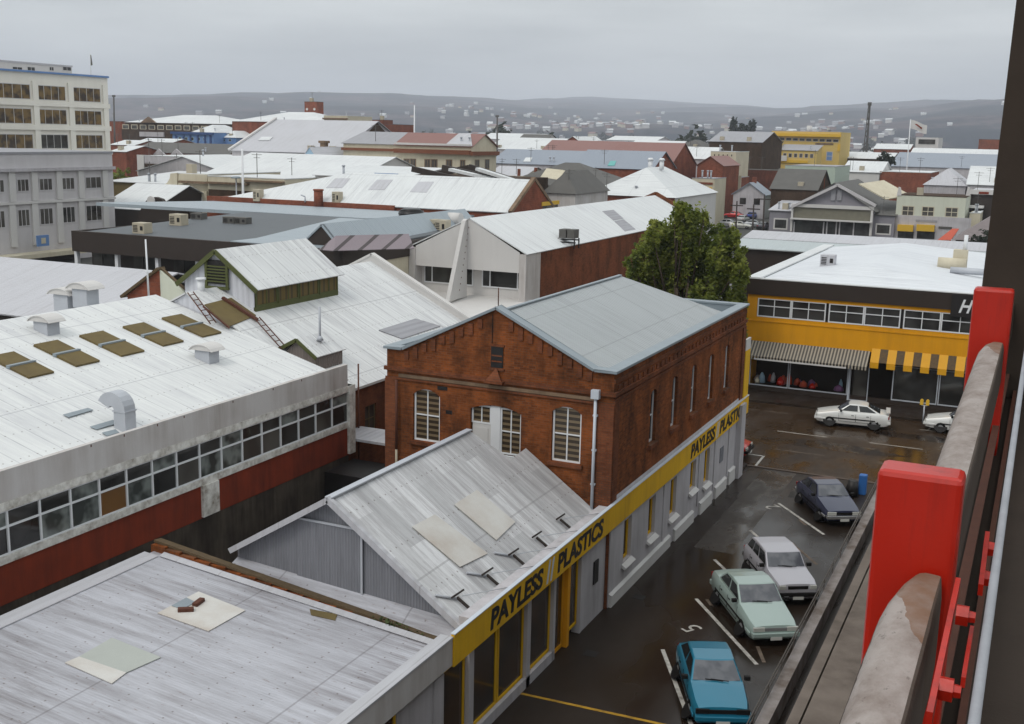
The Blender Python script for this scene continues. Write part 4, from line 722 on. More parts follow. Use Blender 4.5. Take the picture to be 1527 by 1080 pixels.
p = onz(679, 337, SZ+.3); t = thing('roof_drum', 'white drum lying on the roof beside the white gable', 'drum', p); MB().tube(p+Vector((-.6, 0, .55)), p+Vector((.5, 0, .55)), .5, n=16).build('drum', m_wall_white, t)
# ---- long brick hall with white roof
hY = 100.0; ha = ony(311, 294, hY); hb = ony(764, 318, hY); HZ = ony(550, 306, hY).z
hl = thing('brick_hall', 'long red brick hall with plain white roof, three grey roof lights and trimmed gable', 'building', (ha.x, hY, 0))
rgz = onx(797, 268, hb.x).z; rY = onx(797, 268, hb.x).y; hY2 = 2*rY-hY
m = MB(); m.box(ha.x, hb.x, hY, hY2, 0, HZ-.03); m.quad((hb.x, hY, HZ-.03), (hb.x, hY2, HZ-.03), (hb.x, rY, rgz-.1)); m.box(ha.x, ony(590, 308, hY).x, hY-.3, hY, 0, HZ+.1); m.build('wall', m_brick_far, hl)
rx0 = onz(395, 262, rgz).x; ex0 = ony(335, 297, hY).x
MB().slab([(ex0, hY-.2, HZ), (hb.x-.2, hY-.2, HZ), (hb.x-.2, rY, rgz), (rx0, rY, rgz)], .1).slab([(rx0, rY, rgz), (hb.x-.2, rY, rgz), (hb.x-.2, hY2, HZ), (ex0, hY2, HZ)], .1).slab([(ex0, hY2, HZ), (ex0, hY-.2, HZ), (rx0, rY, rgz)], .1).build('roof', m_roof_far, hl)
MB().bar((hb.x-.1, hY-.3, HZ+.05), (hb.x-.1, rY, rgz+.1), .4, .3).bar((hb.x-.1, hY2, HZ+.05), (hb.x-.1, rY, rgz+.1), .4, .3).build('gable_coping', m_stone, hl)
MB().box(hb.x-.02, hb.x+.08, hY+7, hY+11.5, HZ+.3, HZ+.7).build('lintel', m_yellow_t, hl); MB().box(hb.x+.01, hb.x+.06, hY+7.3, hY+11.2, HZ-2, HZ+.29).build('window', m_glass_g, hl)
hk = (rgz-HZ)/(rY-hY+.2); hp = lambda px, py, dz=.04: roofpt(px, py, (0, hY-.2, HZ+dz), hk, 'y')
for q in ([(500, 266), (522, 266), (510, 280), (486, 280)], [(562, 268), (586, 268), (573, 283), (549, 283)], [(624, 271), (647, 271), (636, 287), (611, 286)]): MB().slab([hp(x, y) for x, y in q[::-1]], .05).build('roof_light', m_palegreyroof, hl)
p = hp(475, 304); MB().tube(p-Vector((0, 0, .4)), p+Vector((0, 0, 1.35)), .48).tube(p+Vector((0, 0, 1.35)), p+Vector((0, 0, 1.5)), .56).build('chimney', m_brick_far, hl)
for px, py, l_ in ((382, 299, 'cream air conditioner at the left end of the white hall roof'), (500, 303, 'cream air conditioner beside the round brick chimney')): plant_box(px, py, .85, 1.15, .8, m_ac, 'air_conditioner', l_, 'air conditioner', hp, 'air conditioners at the eave of the brick hall')
ph = thing('thin_flue', 'thin galvanised flue curving over the white hall roof left of the brick chimney', 'flue', hp(455, 302)); p = hp(455, 302); MB().tube(p, p+Vector((0, 0, .6)), .07).tube(p+Vector((0, 0, .6)), p+Vector((-.5, 0, .75)), .07).build('pipe', m_galv, ph)
MB_top = MB().slab([(ha.x+1, YO+20.5, ZO+.36), (-52, YO+20.5, ZO+.36), (-50.5, hY-.5, ZO-.2), (ha.x+1, hY-.5, ZO-.2)], .3)
ro = MB_top.build('flat_roof_yard', m_roof_bluegrey, None, base=(-70, 85, 0)); tag(ro, 'low pale blue grey roof spread between the brown office and the brick hall', 'roof')
# ---- hip roofed hall (middle) and its neighbours
h4 = block('hip_roof_hall', 'square hall with plain white pyramid roof and two ridge vents, right of centre', 878, 290, 1006, 158, 22, m_brick_far, m_roof_farx, 'hip', 4.0, .4)
X0, X1, Y_, Y1_, z_, zt_ = INFO[h4.name]; MB().box(X1+.01, X1+.12, Y_, Y1_, 0, z_).build('side_cladding', m_wall_white, h4)
for dx in (-.9, .9): MB().tube(((X0+X1)/2+dx, 169, z_+3.6), ((X0+X1)/2+dx, 169, z_+5.0), .35).tube(((X0+X1)/2+dx, 169, z_+5.0), ((X0+X1)/2+dx, 169, z_+5.35), .55, .3).build('ridge_vent', m_white, h4)
k4 = 4.0/(11.4); r4 = lambda px, py: roofpt(px, py, (0, Y_-.4, z_+.12), k4, 'y'); MB().slab([r4(*a) for a in ((951, 284), (976, 285), (980, 276), (956, 275))], .05).build('roof_light', m_greyroof, h4)
# ---- yellow shop across the street
YS = 72.01; SX0, SX1, ST = -16.8, 14.0, 7.33
ys = thing('yellow_shop', 'golden yellow two storey shop with black parapet band and white roof across the street', 'building', (SX0, YS, 0))
m = MB(); wins = []
m.box(SX0, SX1, YS, YS+.3, 3.3, 4.9).box(SX0, SX1, YS, YS+.3, 6.12, 6.33).box(SX0, SX0+.62, YS, YS+.3, 4.9, 6.12).box(SX0, SX0+.3, YS+.3, 99, 0, 6.33).box(SX1-.3, SX1, YS+.3, 99, 0, 6.33).box(SX0+.3, SX1-.3, 98.7, 99, 0, 6.3); m.build('yellow_wall', m_yellow_b, ys)
MB().box(SX0-.06, SX1, YS-.12, YS+.3, 6.335, ST).build('parapet_band', m_dark, ys)
MB().box(SX0-.02, SX0+.3, YS+.3, 99, 6.335, ST-.02).build('side_parapet', m_dark, ys); MB().box(SX0-.12, SX0+.75, YS-.1, 99, ST+.003, ST+.1).box(SX0+.752, SX1, YS-.14, YS+.3, ST+.003, ST+.06).build('parapet_capping', m_roof_farx, ys)
MB().box(SX0-.04, SX1, YS-.04, YS-.002, 4.62, 4.7).build('string_course', m_yellow_b, ys)
x = SX0+.65; i = 0
while x < SX1-2.2:
    f = MB(); w_ = 2.13; f.box(x, x+w_, YS+.02, YS+.1, 4.92, 4.99).box(x, x+w_, YS+.02, YS+.1, 6.05, 6.115).box(x, x+.07, YS+.02, YS+.1, 4.99, 6.05).box(x+w_-.07, x+w_, YS+.02, YS+.1, 4.99, 6.05).box(x+w_/2-.025, x+w_/2+.025, YS+.03, YS+.1, 4.99, 6.05).box(x+.07, x+w_-.07, YS+.035, YS+.1, 5.6, 5.65)
    w = f.build('window', m_white, ys); MB().box(x+.03, x+w_-.03, YS+.11, YS+.14, 4.95, 6.1).build('pane', m_glass, w); i += 1; x += w_+(.02 if i % 2 else .18)
MB().box(SX0+.62, SX1-.3, YS+.18, YS+.3, 4.9, 6.12).build('dark_backing', m_black, ys)
# roof with a shallow hip
hr0, hr1 = onz(1325, 398, 8.25), onz(1365, 368, 8.25); rx = -9.9
b_ = [(SX0+.75, YS+.35, 7.3), (-1.6, YS+.35, 7.3), (-1.6, 98.5, 7.3), (SX0+.75, 98.5, 7.3)]
MB().add(b_+[(rx, hr0.y, 8.25), (rx, 95, 8.25)], [(0, 1, 4), (1, 2, 5, 4), (2, 3, 5), (3, 0, 4, 5), (3, 2, 1, 0)]).box(-1.6, SX1, YS+.35, 98.5, 7.2, 7.3).build('roof', sheet('shop_white_roof', (.64, .66, .69, 1), 'x', .3, (.40, .41, .45, 1), .6, .6, joint=1.8), ys)
# black sign panel with a slanted white H
MB().box(-4.6, -1.6, YS-.2, YS-.121, 5.95, 7.28).build('sign_panel', m_black, ys); place_text('H', m_white, ys, (-4.15, YS-.201, 6.2), (1, 0, 0), (0, 0, 1), .78, .8, .02, .35, .02)
# shopfront under the awnings
MB().box(SX0, SX1, YS+2.4, YS+2.5, 0, 3.3).box(SX0+.3, SX1, YS, YS+2.4, 3.2, 3.3).box(SX0+.3, SX1-.3, YS+.1, YS+.3, .0, .42).build('shop_interior', m_dark, ys)
xs = [SX0+.3, SX0+3.25, SX0+8.0-.6, SX0+7.5+.55]
def sw_(a, b, fm=m_galv, g=None, z0=.42, z1=2.6):
    f = MB(); f.box(a, b, YS+.05, YS+.11, z0, z0+.07).box(a, b, YS+.05, YS+.11, z1-.06, z1).box(a, a+.06, YS+.05, YS+.11, z0+.07, z1-.06).box(b-.06, b, YS+.05, YS+.11, z0+.07, z1-.06); return f.build('shop_window', fm, ys)
for a, b in ((-16.4, -13.9), (-13.85, -10.2), (-7.55, -4.9), (-4.85, -2.2), (1.2, 5)): sw_(a, b)
for a, b in ((-7.5, -4.95), (-4.8, -2.25), (1.25, 4.95)): MB().box(a, b, YS+.14, YS+.16, .5, 2.55).build('dark_pane', m_glass, ys)
sw_(-10.1, -8.95, m_galv, None, .12, 2.6); MB().box(-9.9, -9.1, YS+.3, YS+.34, .2, 2.3).build('shop_door', m_glass_g, ys)
MB().box(-10.18, -10.1, YS+.04, YS+.2, .1, 3.0).build('door_post', m_pipe_white, ys)
MB().box(-2.15, -1.85, YS-.0, YS+.2, .1, 3.3).build('yellow_post', m_yellow_b, ys)
random.seed(5); disp = [m_wall_white, m_red, m_ltblue, m_cream, m_orange, plain('mauve_cloth', (.22, .10, .22, 1)), m_wall_pale]
for i in range(17):
    x = random.uniform(-16.1, -10.5); mt = random.choice(disp); h = random.uniform(.25, .75); w_ = random.uniform(.14, .34); c = Vector((x, YS+random.uniform(.5, 1.4), .5))
    o = MB().tube(c, c+Vector((0, 0, h*.6)), w_, w_*.8, 8).tube(c+Vector((0, 0, h*.6)), c+Vector((0, 0, h)), w_*.8, w_*.2, 8).build('display_item', mt, ys)
# awnings
aw = thing('striped_awning', 'grey and cream narrow striped shop awning on the left half of the yellow shop', 'awning', (-16.5, YS, 3.3))
def awning(root, x0, x1, c1, c2, pitch, duty, drop=1.1, out=1.35, zt=3.28, front=.25):
    m = MB().slab([(x0, YS-out, zt-drop), (x1, YS-out, zt-drop), (x1, YS-.02, zt), (x0, YS-.02, zt)], .03); n = int((x1-x0)/pitch)
    for i in range(n+1): p, q = x0+i*pitch, min(x1, x0+i*pitch+pitch*duty); m.box(p, max(q, p+.01), YS-out-.02, YS-out+.01, zt-drop-front, zt-drop-.004)
    for x in (x0, x1): m.quad((x, YS-out, zt-drop), (x, YS, zt), (x, YS, zt-drop))
    m.build('canopy', stripes(root.name+'_cloth', c1, c2, pitch, 0, duty), root)
awning(aw, -16.5, -9.0, (.34, .30, .24, 1), (.05, .045, .04, 1), .2, .45, .8, 1.1, 3.35, .22)
MB().box(-15.9, -10.2, YS-1.18, YS-1.14, 2.33, 2.42).build('valance_strip', m_wall_white, aw)
aw2 = thing('yellow_black_awning', 'yellow and black broad striped awning beside the grey striped one', 'awning', (-8.9, YS, 3.4))
awning(aw2, -8.9, 5, (.66, .32, .004, 1), (.010, .009, .008, 1), .98, .52, .78, .5, 3.55, .36)
plant_box(1233, 397, .95, .75, .8, m_palegreyroof, 'roof_cooler', 'pale grey cooler alone on the white roof of the yellow shop', 'cooler', lambda a, b: onz(a, b, 7.75))
p = onz(1426, 402, 7.7); t = thing('roof_tank', 'cream tank and fittings with upright vent on the white shop roof near the right edge', 'tank', p); MB().tube(p+Vector((-1.2, 0, .35)), p+Vector((.6, 0, .35)), .42, n=14).box(p.x-.3, p.x+.6, p.y+.2, p.y+.9, p.z, p.z+1.3).build('tank', m_cream, t); MB().tube(p+Vector((.4, .5, 1.2)), p+Vector((.4, .5, 2.3)), .13).build('vent_pipe', m_white, t); MB().tube(p+Vector((-.2, -2.6, .2)), p+Vector((3.0, -2.6, .2)), .22, n=12).build('duct', m_galv, t)
# ---- long grey roofed building behind the shop, dark wall beneath
lg = thing('long_grey_roof_building', 'long low building with pale grey roof and dark brown wall stretching behind the yellow shop', 'building', (-25, 112, 0))
a = ony(1105, 369, 112); b = onz(1100, 342, 6.6)
MB().box(a.x-.5, 20, 112, 112.3, 0, a.z-.1).box(a.x-.5, a.x-.2, 112.3, b.y, 0, a.z-.1).build('wall', m_dark, lg)
MB().slab([(a.x-1, 111.6, a.z), (20, 111.6, a.z), (20, (112+b.y)/2, a.z+.55), (a.x-1, (112+b.y)/2, a.z+.55)], .1).build('lower_roof', m_teal2 := sheet('pale_green_grey_roof', (.40, .44, .45, 1), 'y', .4, (.3, .33, .33, 1), .4, .6), lg)
MB().slab([(a.x-1, (112+b.y)/2+.05, a.z+.6), (20, (112+b.y)/2+.05, a.z+.6), (20, b.y, 6.6), (a.x-1, b.y, 6.6)], .1).build('upper_roof', m_palegreyroof, lg)
MB().box(-27.6, -26.6, 111.9, 111.99, 1.2, a.z-.6).build('window', m_glass_g, lg)
# ------------------------------------------------------------------ town in the middle and far distance
def rowwin(t, px0, px1, py0, py1, n, gap=.45, slope=.03, **k):
    w = (px1-px0)/n
    for i in range(n):
        a = px0+i*w; d = (a-px0)*slope; fw(t, a, a+w*(1-gap), py0+d, py1+d, **k)
# tall white office and grey civic facade at far left
m_wall_white2 = grimy('warm_white_office_wall', (.80, .77, .70, 1), (.6, .56, .5, 1), .3, .4)
def xblock(name, label, X, pxL, py, pxR, wm, rm, depth, zb=0):
    b = onx(pxR, py, X); a = onx(pxL, py-(pxR-pxL)*.045, X); t = thing(name, label, 'building', (X, b.y, zb))
    MB().box(X-depth, X, a.y, b.y, zb, b.z).build('wall', wm, t); MB().box(X-depth-.1, X+.1, a.y, b.y+.1, b.z+.002, b.z+.25).build('roof', rm, t); INFO[t.name] = (X, a.y, b.y, b.z); return t
def xq(t, px0, px1, pyL0, pyL1, mat, name, out=.1):
    X = INFO[t.name][0]; a, b = onx(px0, pyL0, X), onx(px1, pyL0, X); c = onx((px0+px1)/2, pyL1, X); d = onx((px0+px1)/2, pyL0, X); return MB().box(X-.05, X+out, a.y, b.y, c.z, d.z).build(name, mat, t)
def xwin(t, px0, px1, py0, py1, fm, gm, nx=1, nz=1, fr=.1):
    X = INFO[t.name][0]; a, b = onx(px0, py0, X), onx(px1, py0, X); c = onx((px0+px1)/2, py1, X); d = onx((px0+px1)/2, py0, X); return window(t, 'x', X+.01, 1, a.y, b.y, c.z, d.z, fm, gm, nx, nz, fr)
def xband(t, z0, z1, mat, name, out, y0=None, y1=None): X, a, b, z = INFO[t.name]; return MB().box(X+.003, X+out, a if y0 is None else y0, b if y1 is None else y1, z0, z1).build(name, mat, t)
L1 = xblock('white_office_tower', 'tall white concrete office block with bands of bronze curtained windows at the upper left edge', -137, -70, 116, 160, m_wall_white2, m_palegreyroof, 16)
zt1 = INFO[L1.name][3]; zz = lambda py: onx(130, py, -137).z
for y0, y1 in ((131, 152.5), (165, 187), (201, 222)):
    for a, b in ((-58, -20), (-8, 45.5), (55, 98), (108, 150)): p, q = onx(a, 150, -137), onx(b, 150, -137); window(L1, 'x', -136.99, 1, p.y, q.y, zz(y1), zz(y0), m_wall_white, m_glass_w if (a, y0) != (55, 201) else m_glass, 4, 1, .1)
for y_ in (157, 191, 227): xband(L1, zz(y_+4), zz(y_-3), m_wall_white2, 'floor_band', .35)
for a in (48, 101, 152.5): p = onx(a, 150, -137); MB().box(-136.997, -136.7, p.y, p.y+1.0, 0, zt1-1.2).build('column', m_wall_white2, L1)
xband(L1, zt1-.05, zt1+.2, m_bluewall, 'blue_line', .4)
pt_ = xblock('roof_plant_room', 'low white plant room with small dark openings on top of the white office block', -141, -60, 100.5, 107, m_wall_white, m_palegreyroof, 9, zt1+.26)
for a, b in ((18, 33), (40, 52), (73, 80), (93, 106)): xwin(pt_, a, b, 99.5, 106, m_wall_white, m_glass, 2, 1, .08)
fpn = onx(135, 98, -142); o = thing('office_flag', 'drooping dark flag on a pole above the white office block', 'flag', fpn); MB().tube((fpn.x, fpn.y, zt1), fpn+Vector((0, 0, 1.9)), .05).build('pole', m_white, o); MB().slab([fpn+Vector((.05, 0, .0)), fpn+Vector((.25, .2, .1)), fpn+Vector((.16, .1, 1.6)), fpn+Vector((0, 0, 1.8))], .06).build('cloth', m_slate, o)
XL2 = -106.9
L2 = xblock('grey_civic_building', 'pale grey two storey classical facade with pilasters in front of the white office block', XL2, -70, 229, 167, m_facade_g, m_greyroof, 24)
z2 = lambda py: onx(150, py, XL2).z; Y2b = INFO[L2.name][2]
xband(L2, z2(253), z2(248.5), m_wall_pale, 'cornice', .5); xband(L2, z2(298), z2(294.5), m_wall_white, 'string_course', .3)
for a in (-30, 12, 46, 83, 116, 152):
    p = onx(a, 275, XL2); MB().box(XL2+.004, XL2+.25, p.y, p.y+.85, z2(294), z2(253.5)).build('pilaster', m_wall_white, L2); p = onx(a+1, 325, XL2); MB().box(XL2+.004, XL2+.25, p.y, p.y+.85, z2(356), z2(298.5)).build('pilaster', m_wall_white, L2)
for a, b in ((-14, 6), (25, 43), (58, 78), (92, 111), (127, 151)):
    p, q = onx(a, 275, XL2), onx(b, 275, XL2); window(L2, 'x', XL2+.01, 1, p.y, q.y, z2(281), z2(263), m_facade_g, m_glass_g, 3, 1, .1); p, q = onx(a+1, 320, XL2), onx(b+1, 320, XL2); window(L2, 'x', XL2+.01, 1, p.y, q.y, z2(329), z2(305), m_facade_g, m_glass_g if a < 60 else m_glass, 3, 1, .1)
pc_ = onx(108, 360, XL2).y; xband(L2, z2(371), z2(365), m_cream, 'canopy', 2.2, None, pc_); xband(L2, 0, z2(372), m_dark, 'shopfront', .3, None, pc_)
p, q = onx(54, 360, XL2+2), onx(71, 360, XL2+2); sb_ = MB().box(XL2+2.0, XL2+2.25, p.y, q.y, p.z-.6, p.z+.65).build('blue_sign', m_bluewall, L2); MB().box(XL2+2.251, XL2+2.28, p.y+.5, q.y-.5, p.z-.3, p.z+.35).build('sign_mark', m_cream, sb_)
# between the tower and the hall
gh = block('white_barn_roof', 'white iron gable roof with a dark baroque brick end right of the grey civic facade', 150, 309, 226, 112, 14, m_dark, m_roof_far, 'gx', 2.8)
bg_ = thing('curved_brick_gable', 'dark brown curved gable topped by a white ball medallion, beside the white barn roof', 'wall', ony(232, 330, 108)); pts = [(205, 330), (266, 330), (262, 308), (247, 306), (241, 297), (232, 294), (222, 295), (214, 304), (207, 318)]
MB().slab([ony(x, y, 108) for x, y in pts], .5).build('wall', m_dark, bg_); c = ony(226, 300, 107.9); MB().tube(c, c-Vector((0, .15, 0)), .6, .6, 16).build('medallion', m_wall_white, bg_)
wb = block('brown_wall_shed', 'brown rendered wall under a white roof left of the cream arched building', 160, 271, 246, 132, 16, m_olive, m_roof_far, 'shed', 1.2)
cr = block('cream_arch_building', 'ornate cream stone building with one big arched window and a curved left shoulder', 264, 259, 310, 122, 16, m_cream, m_roof_far, 'flat')
a = [ony(x, y, 121.8) for x, y in ((243, 276), (243, 330), (264, 330), (264, 258), (254, 259), (253, 266), (249, 273))]; MB().slab(a, .6).build('curved_shoulder', m_cream, cr)
fbox(cr, 271, 312, 260, 270, m_cream, 'attic', .5); fbox(cr, 272, 313, 270, 273.5, m_stone, 'cornice', .9); fbox(cr, 272, 279, 275, 320, m_cream, 'pilaster', .4); fbox(cr, 303, 311, 285, 320, m_cream, 'pilaster', .4)
c = ony(291, 305, 121.7); rr = (ony(301, 305, 121.7).x-c.x)
MB().slab([(c.x-rr, 121.85, c.z-5), (c.x+rr, 121.85, c.z-5)]+[(c.x+rr*math.cos(math.pi*i/10), 121.85, c.z+rr*1.35*math.sin(math.pi*i/10)) for i in range(11)], .1).build('arched_window', m_glass_g, cr)
ar = MB(); [ar.bar((c.x+(rr+.2)*math.cos(math.pi*i/10), 121.7, c.z+(rr+.2)*1.35*math.sin(math.pi*i/10)), (c.x+(rr+.2)*math.cos(math.pi*(i+1)/10), 121.7, c.z+(rr+.2)*1.35*math.sin(math.pi*(i+1)/10)), .35, .3) for i in range(10)]; [ar.box(c.x+d-.05, c.x+d+.05, 121.68, 121.74, c.z-5, c.z+rr) for d in (-rr*.4, rr*.4)]; ar.build('arch_moulding', m_wall_white, cr)
cw = block('cream_parapet_wing', 'long cream parapet wing with brown cornice running right from the cream arched building', 310, 263, 425, 121, 12, m_cream, m_roof_far, 'flat')
fbox(cw, 311, 372, 272, 275, m_stone, 'cornice', .6); fbox(cw, 365, 425, 269.5, 272, m_stone, 'cornice', .6); fbox(cw, 312, 425, 285, 330, m_brick_dark, 'lower_wall', .15)
for px, py in ((352, 266), (267, 279)): c = ony(px, py, 120); t = thing('street_lamp', 'small round blue grey street lamp head on a cream wall, ' + ('right hand one' if px > 300 else 'left hand one'), 'street lamp', c-Vector((0, 0, c.z))); MB().tube(c-Vector((0, 0, c.z)), c, .08).build('post', m_galv, t); MB().tube(c, c+Vector((0, 0, .25)), .7, .45, 12).build('lamp', m_cap, t)
pf = ony(362, 284, 118); t = thing('white_mast', 'thin white mast rising through the roofs above the left end of the brick hall', 'mast', (pf.x, 118, 0)); b = ony(361, 222, 118); MB().tube((pf.x, 118, 0), b, .22, .12).build('pole', m_white, t)
# brown/white/blue row behind
bt = block('brown_hotel', 'long brown brick hotel with white hip roof and small front gable, far left', 186, 182.5, 332, 330, 30, m_brick_dark, m_roof_far, 'hip', 3.2)
rowwin(bt, 182.5, 326, 185.5, 193, 11, .25, .02, fm=m_cream, gm=m_glass_g, fr=.25); fbox(bt, 182, 332, 194, 210, m_brick_dark, 'lower_wall', .3)
g = [ony(x, y, 329) for x, y in ((209, 183), (232, 183), (220.5, 174))]; MB().slab(g, .6).build('front_gable', m_stone, bt); fbox(bt, 210, 246, 197, 204, m_wall_pale, 'verandah', .8)
ba = block('brown_hotel_annex', 'short dark red annex at the left end of the brown hotel', 160, 181, 182, 332, 20, m_brick_far, m_slate, 'flat')
bb = block('blue_building', 'bright blue two storey building with arcaded front, below the brown hotel', 257, 197, 318, 285, 18, m_bluewall, m_blueroof, 'flat')
fbox(bb, 256, 319, 197, 200.5, plain('deep_blue_trim', (.03, .07, .20, 1)), 'cornice', .7); [fbox(bb, a, a+2.2, 202, 222, plain('deep_blue_post', (.035, .07, .2, 1)), 'post', .3) for a in (262, 273, 283, 294, 305, 313)]; rowwin(bb, 266, 312, 204, 210, 5, .45, .02, fm=m_ltblue, gm=m_glass, fr=.15)
br = block('blue_building_annex', 'lower blue annex with a white hip roof at the right of the bright blue building', 318, 205, 352, 290, 14, m_bluewall, m_roof_far, 'hip', 2.2); rowwin(br, 322, 350, 207, 211, 3, .5, .02, fm=m_ltblue, gm=m_glass, fr=.12)
bh = block('white_hip_roof_house', 'white hipped roof showing just above the bright blue building', 286, 197.5, 320, 300, 16, m_wall_pale, m_roof_far, 'hip', 2.6)
ws = block('white_slab_shed', 'plain white walled shed with dark clerestory slot, left of the grey ridged shed', 205, 232, 330, 170, 26, m_wall_pale, m_roof_far, 'flat'); fbox(ws, 216, 330, 246, 251, m_brick_dark, 'dark_slot', .12); fbox(ws, 205, 215, 231, 262, m_wall_white, 'end_pier', .2)
w2 = block('broad_white_roof', 'broad low white roof in front of the plain white walled shed', 206, 255, 345, 150, 30, m_wall_pale, m_roof_farx, 'gy', 2.6)
w3 = block('white_roof_terrace', 'low white roof behind the cream parapet wing, below the grey ridged shed', 300, 262, 520, 142, 26, m_wall_white, m_roof_far, 'gx', 3.4)
hb_ = block('brown_roofed_terrace', 'row of small brown gabled roofs with white verges below the bright blue building', 192, 226, 340, 215, 16, m_brick_far, m_slate, 'gx', 2.2)
for a in (200, 236, 262): c = [ony(x, y, 214) for x, y in ((a-8, 231), (a+10, 231), (a, 222))]; MB().slab(c, .4).build('front_gable', m_wall_pale, hb_)
for i, (a, y_, b, Y_, mt) in enumerate(((165, 216, 200, 250, m_roof_far), (200, 213, 252, 262, m_roof_far), (165, 226, 188, 205, m_roof_farx))): block('small_white_roof_house', ('small white roofed house left of the dark hedge gap, beside the tower', 'white flat roofed house directly left of the bright blue building', 'small brick house with white roof against the tower edge')[i], a, y_, b, Y_, 12, m_brick_far, mt, 'gx', 1.3)
gs = block('grey_ridged_shed', 'large pale grey iron shed with white verge at left and dark gable end at right', 346, 224, 500, 185, 30, m_wall_pale, m_palegreyroof, 'gx', 6.2, .4)
X0, X1, Y_, Y1_, z_, zt_ = INFO[gs.name]; MB().bar((X0-.3, Y_-.6, z_+.1), (X0-.3, (Y_+Y1_)/2, zt_+.35), .5, .35).build('white_verge', m_wall_white, gs); MB().slab([(X1+.12, Y_, z_-3), (X1+.12, Y1_, z_-3), (X1+.12, (Y_+Y1_)/2, zt_-.2)], .1).build('dark_gable', m_brick_dark, gs)
sk = lambda px, py: roofpt(px, py, (0, Y_-.4, z_+.15), 6.2/15.4, 'y'); MB().slab([sk(*q) for q in ((385, 209), (402, 209), (407, 204), (390, 204))], .1).build('roof_light', m_roof_far, gs)
# far brick hall with tower, signboard and cream facade
fh = block('far_brick_hall', 'far red brick hall with white hip roof and a white signboard with blue lettering', 346, 181, 484, 300, 26, m_brick_far, m_roof_far, 'hip', 3.4)
fbox(fh, 429, 482, 182.5, 195.5, m_wall_white, 'signboard', .3); INF = INFO[fh.name]; a, b = ony(437, 191.5, 299.6), ony(479, 192.5, 299.6); place_text('Total Fitness', m_blt := plain('faded_blue_lettering', (.16, .33, .60, 1)), fh, a, (1, 0, 0), (0, 0, 1), b.x-a.x, 1.1, .03, 0, .02)
ft = block('brick_tower', 'square dark red brick tower with two pale round marks rising behind the far hall', 454, 152, 472, 322, 4, m_brick_far, m_slate, 'flat')
for x in (458, 469): c = ony(x, 163, 321.8); MB().tube(c, c-Vector((0, .15, 0)), .42, .42, 10).build('round_mark', m_wall_white, ft)
cf = block('cream_far_facade', 'small cream classical facade with dark arched windows at the right end of the far hall', 483, 172.5, 518, 296, 14, m_cream, m_roof_far, 'flat'); fbox(cf, 482, 519, 176, 178.5, m_stone, 'cornice', .5); rowwin(cf, 491, 512, 184, 194, 3, .5, .02, fm=m_stone, gm=m_glass, fr=.15)
b5 = block('far_brick_block', 'plain far red brick block right of the cream classical facade', 518, 184.5, 571, 310, 20, m_brick_far, m_slate, 'flat'); fbox(b5, 518, 571, 184, 185.5, m_stone, 'coping', .3)
b6 = block('brick_stair_head', 'small brick stair head on the right end of the plain far brick block', 555, 179, 571, 312, 6, m_brick_far, m_slate, 'flat')
# light blue gable and cream curved terrace
bgb = block('light_blue_gable', 'small light blue triangular gable poking out of the white roofs', 444, 246, 480, 158, 10, m_ltblue, m_palegreyroof, 'gy', 2.9, .1)
X0, X1, Y_, Y1_, z_, zt_ = INFO[bgb.name]; MB().slab([((X0+X1)/2-.5, Y_-.02, z_+.6), ((X0+X1)/2+.5, Y_-.02, z_+.6), ((X0+X1)/2+.5, Y_-.02, z_+1.4), ((X0+X1)/2-.5, Y_-.02, z_+1.4)], .05).build('vent', m_wall_pale, bgb)
ch1 = thing('brick_chimney', 'squat brown chimney with pale cap between the grey shed and the cream terrace', 'chimney', ony(481, 232, 165)); c = ony(481, 226, 165); MB().box(c.x-.5, c.x+.5, 165, 166, c.z-4, c.z+1.4).box(c.x-.7, c.x+.7, 164.8, 166.2, c.z+1.4, c.z+1.8).build('stack', m_stone, ch1)
ct = block('cream_terrace', 'long cream curved terrace with brown cornice, tall windows and faded red and grey roof', 512, 213.5, 590, 165, 14, m_cream, m_greyroof, 'gx', 1.9)
fbox(ct, 511, 590, 221, 225, m_browncor, 'cornice', .5); rowwin(ct, 516, 578, 232, 245, 4, .32, .03, fm=m_stone, gm=m_glass_g, nx=2, nz=2, fr=.12)
ct2 = block('cream_corner_building', 'cream two storey corner building with brown cornice band and paired arched windows', 590, 216, 703, 162, 9, m_cream, m_redroof, 'gx', 1.9)
fbox(ct2, 590, 703, 223, 229.5, m_browncor, 'cornice', .7); fbox(ct2, 590, 703, 214, 217, m_wall_white, 'parapet', .3)
for a, b in ((582, 591), (602, 610), (612, 619.5), (633, 641), (643, 651.5), (665, 673.5), (686, 693)): fw(ct2, max(a, 591), b+1, 236.5+(a-600)*.02, 250+(a-600)*.02, m_stone, m_glass_g, 2, 1, .15)
X0, X1, Y_, Y1_, z_, zt_ = INFO[ct2.name]; MB().box(X1+.01, X1+.6, Y_-.6, Y1_, z_-1.35, z_-.75).build('cornice', m_browncor, ct2)
for a_ in (1.2, 4.8): window(ct2, 'x', X1+.01, 1, Y_+a_, Y_+a_+1.6, z_-3.6, z_-2.0, m_stone, m_glass_g, 2, 1, .12)
MB().slab([(X0+9.2, Y_-.32, z_+.16), (X1+.3, Y_-.32, z_+.16), (X1-2.5, (Y_+Y1_)/2, zt_+.16), (X0+9.2, (Y_+Y1_)/2, zt_+.16)], .05).build('grey_roof_half', m_palegreyroof, ct2)
fp_ = ony(618, 205, 260); t = thing('white_flagpole', 'bare white flagpole standing left of centre against the hills', 'flagpole', (fp_.x, 260, 0)); b = ony(618, 157, 260); MB().tube((fp_.x, 260, 0), b, .3, .15).build('pole', m_white, t)
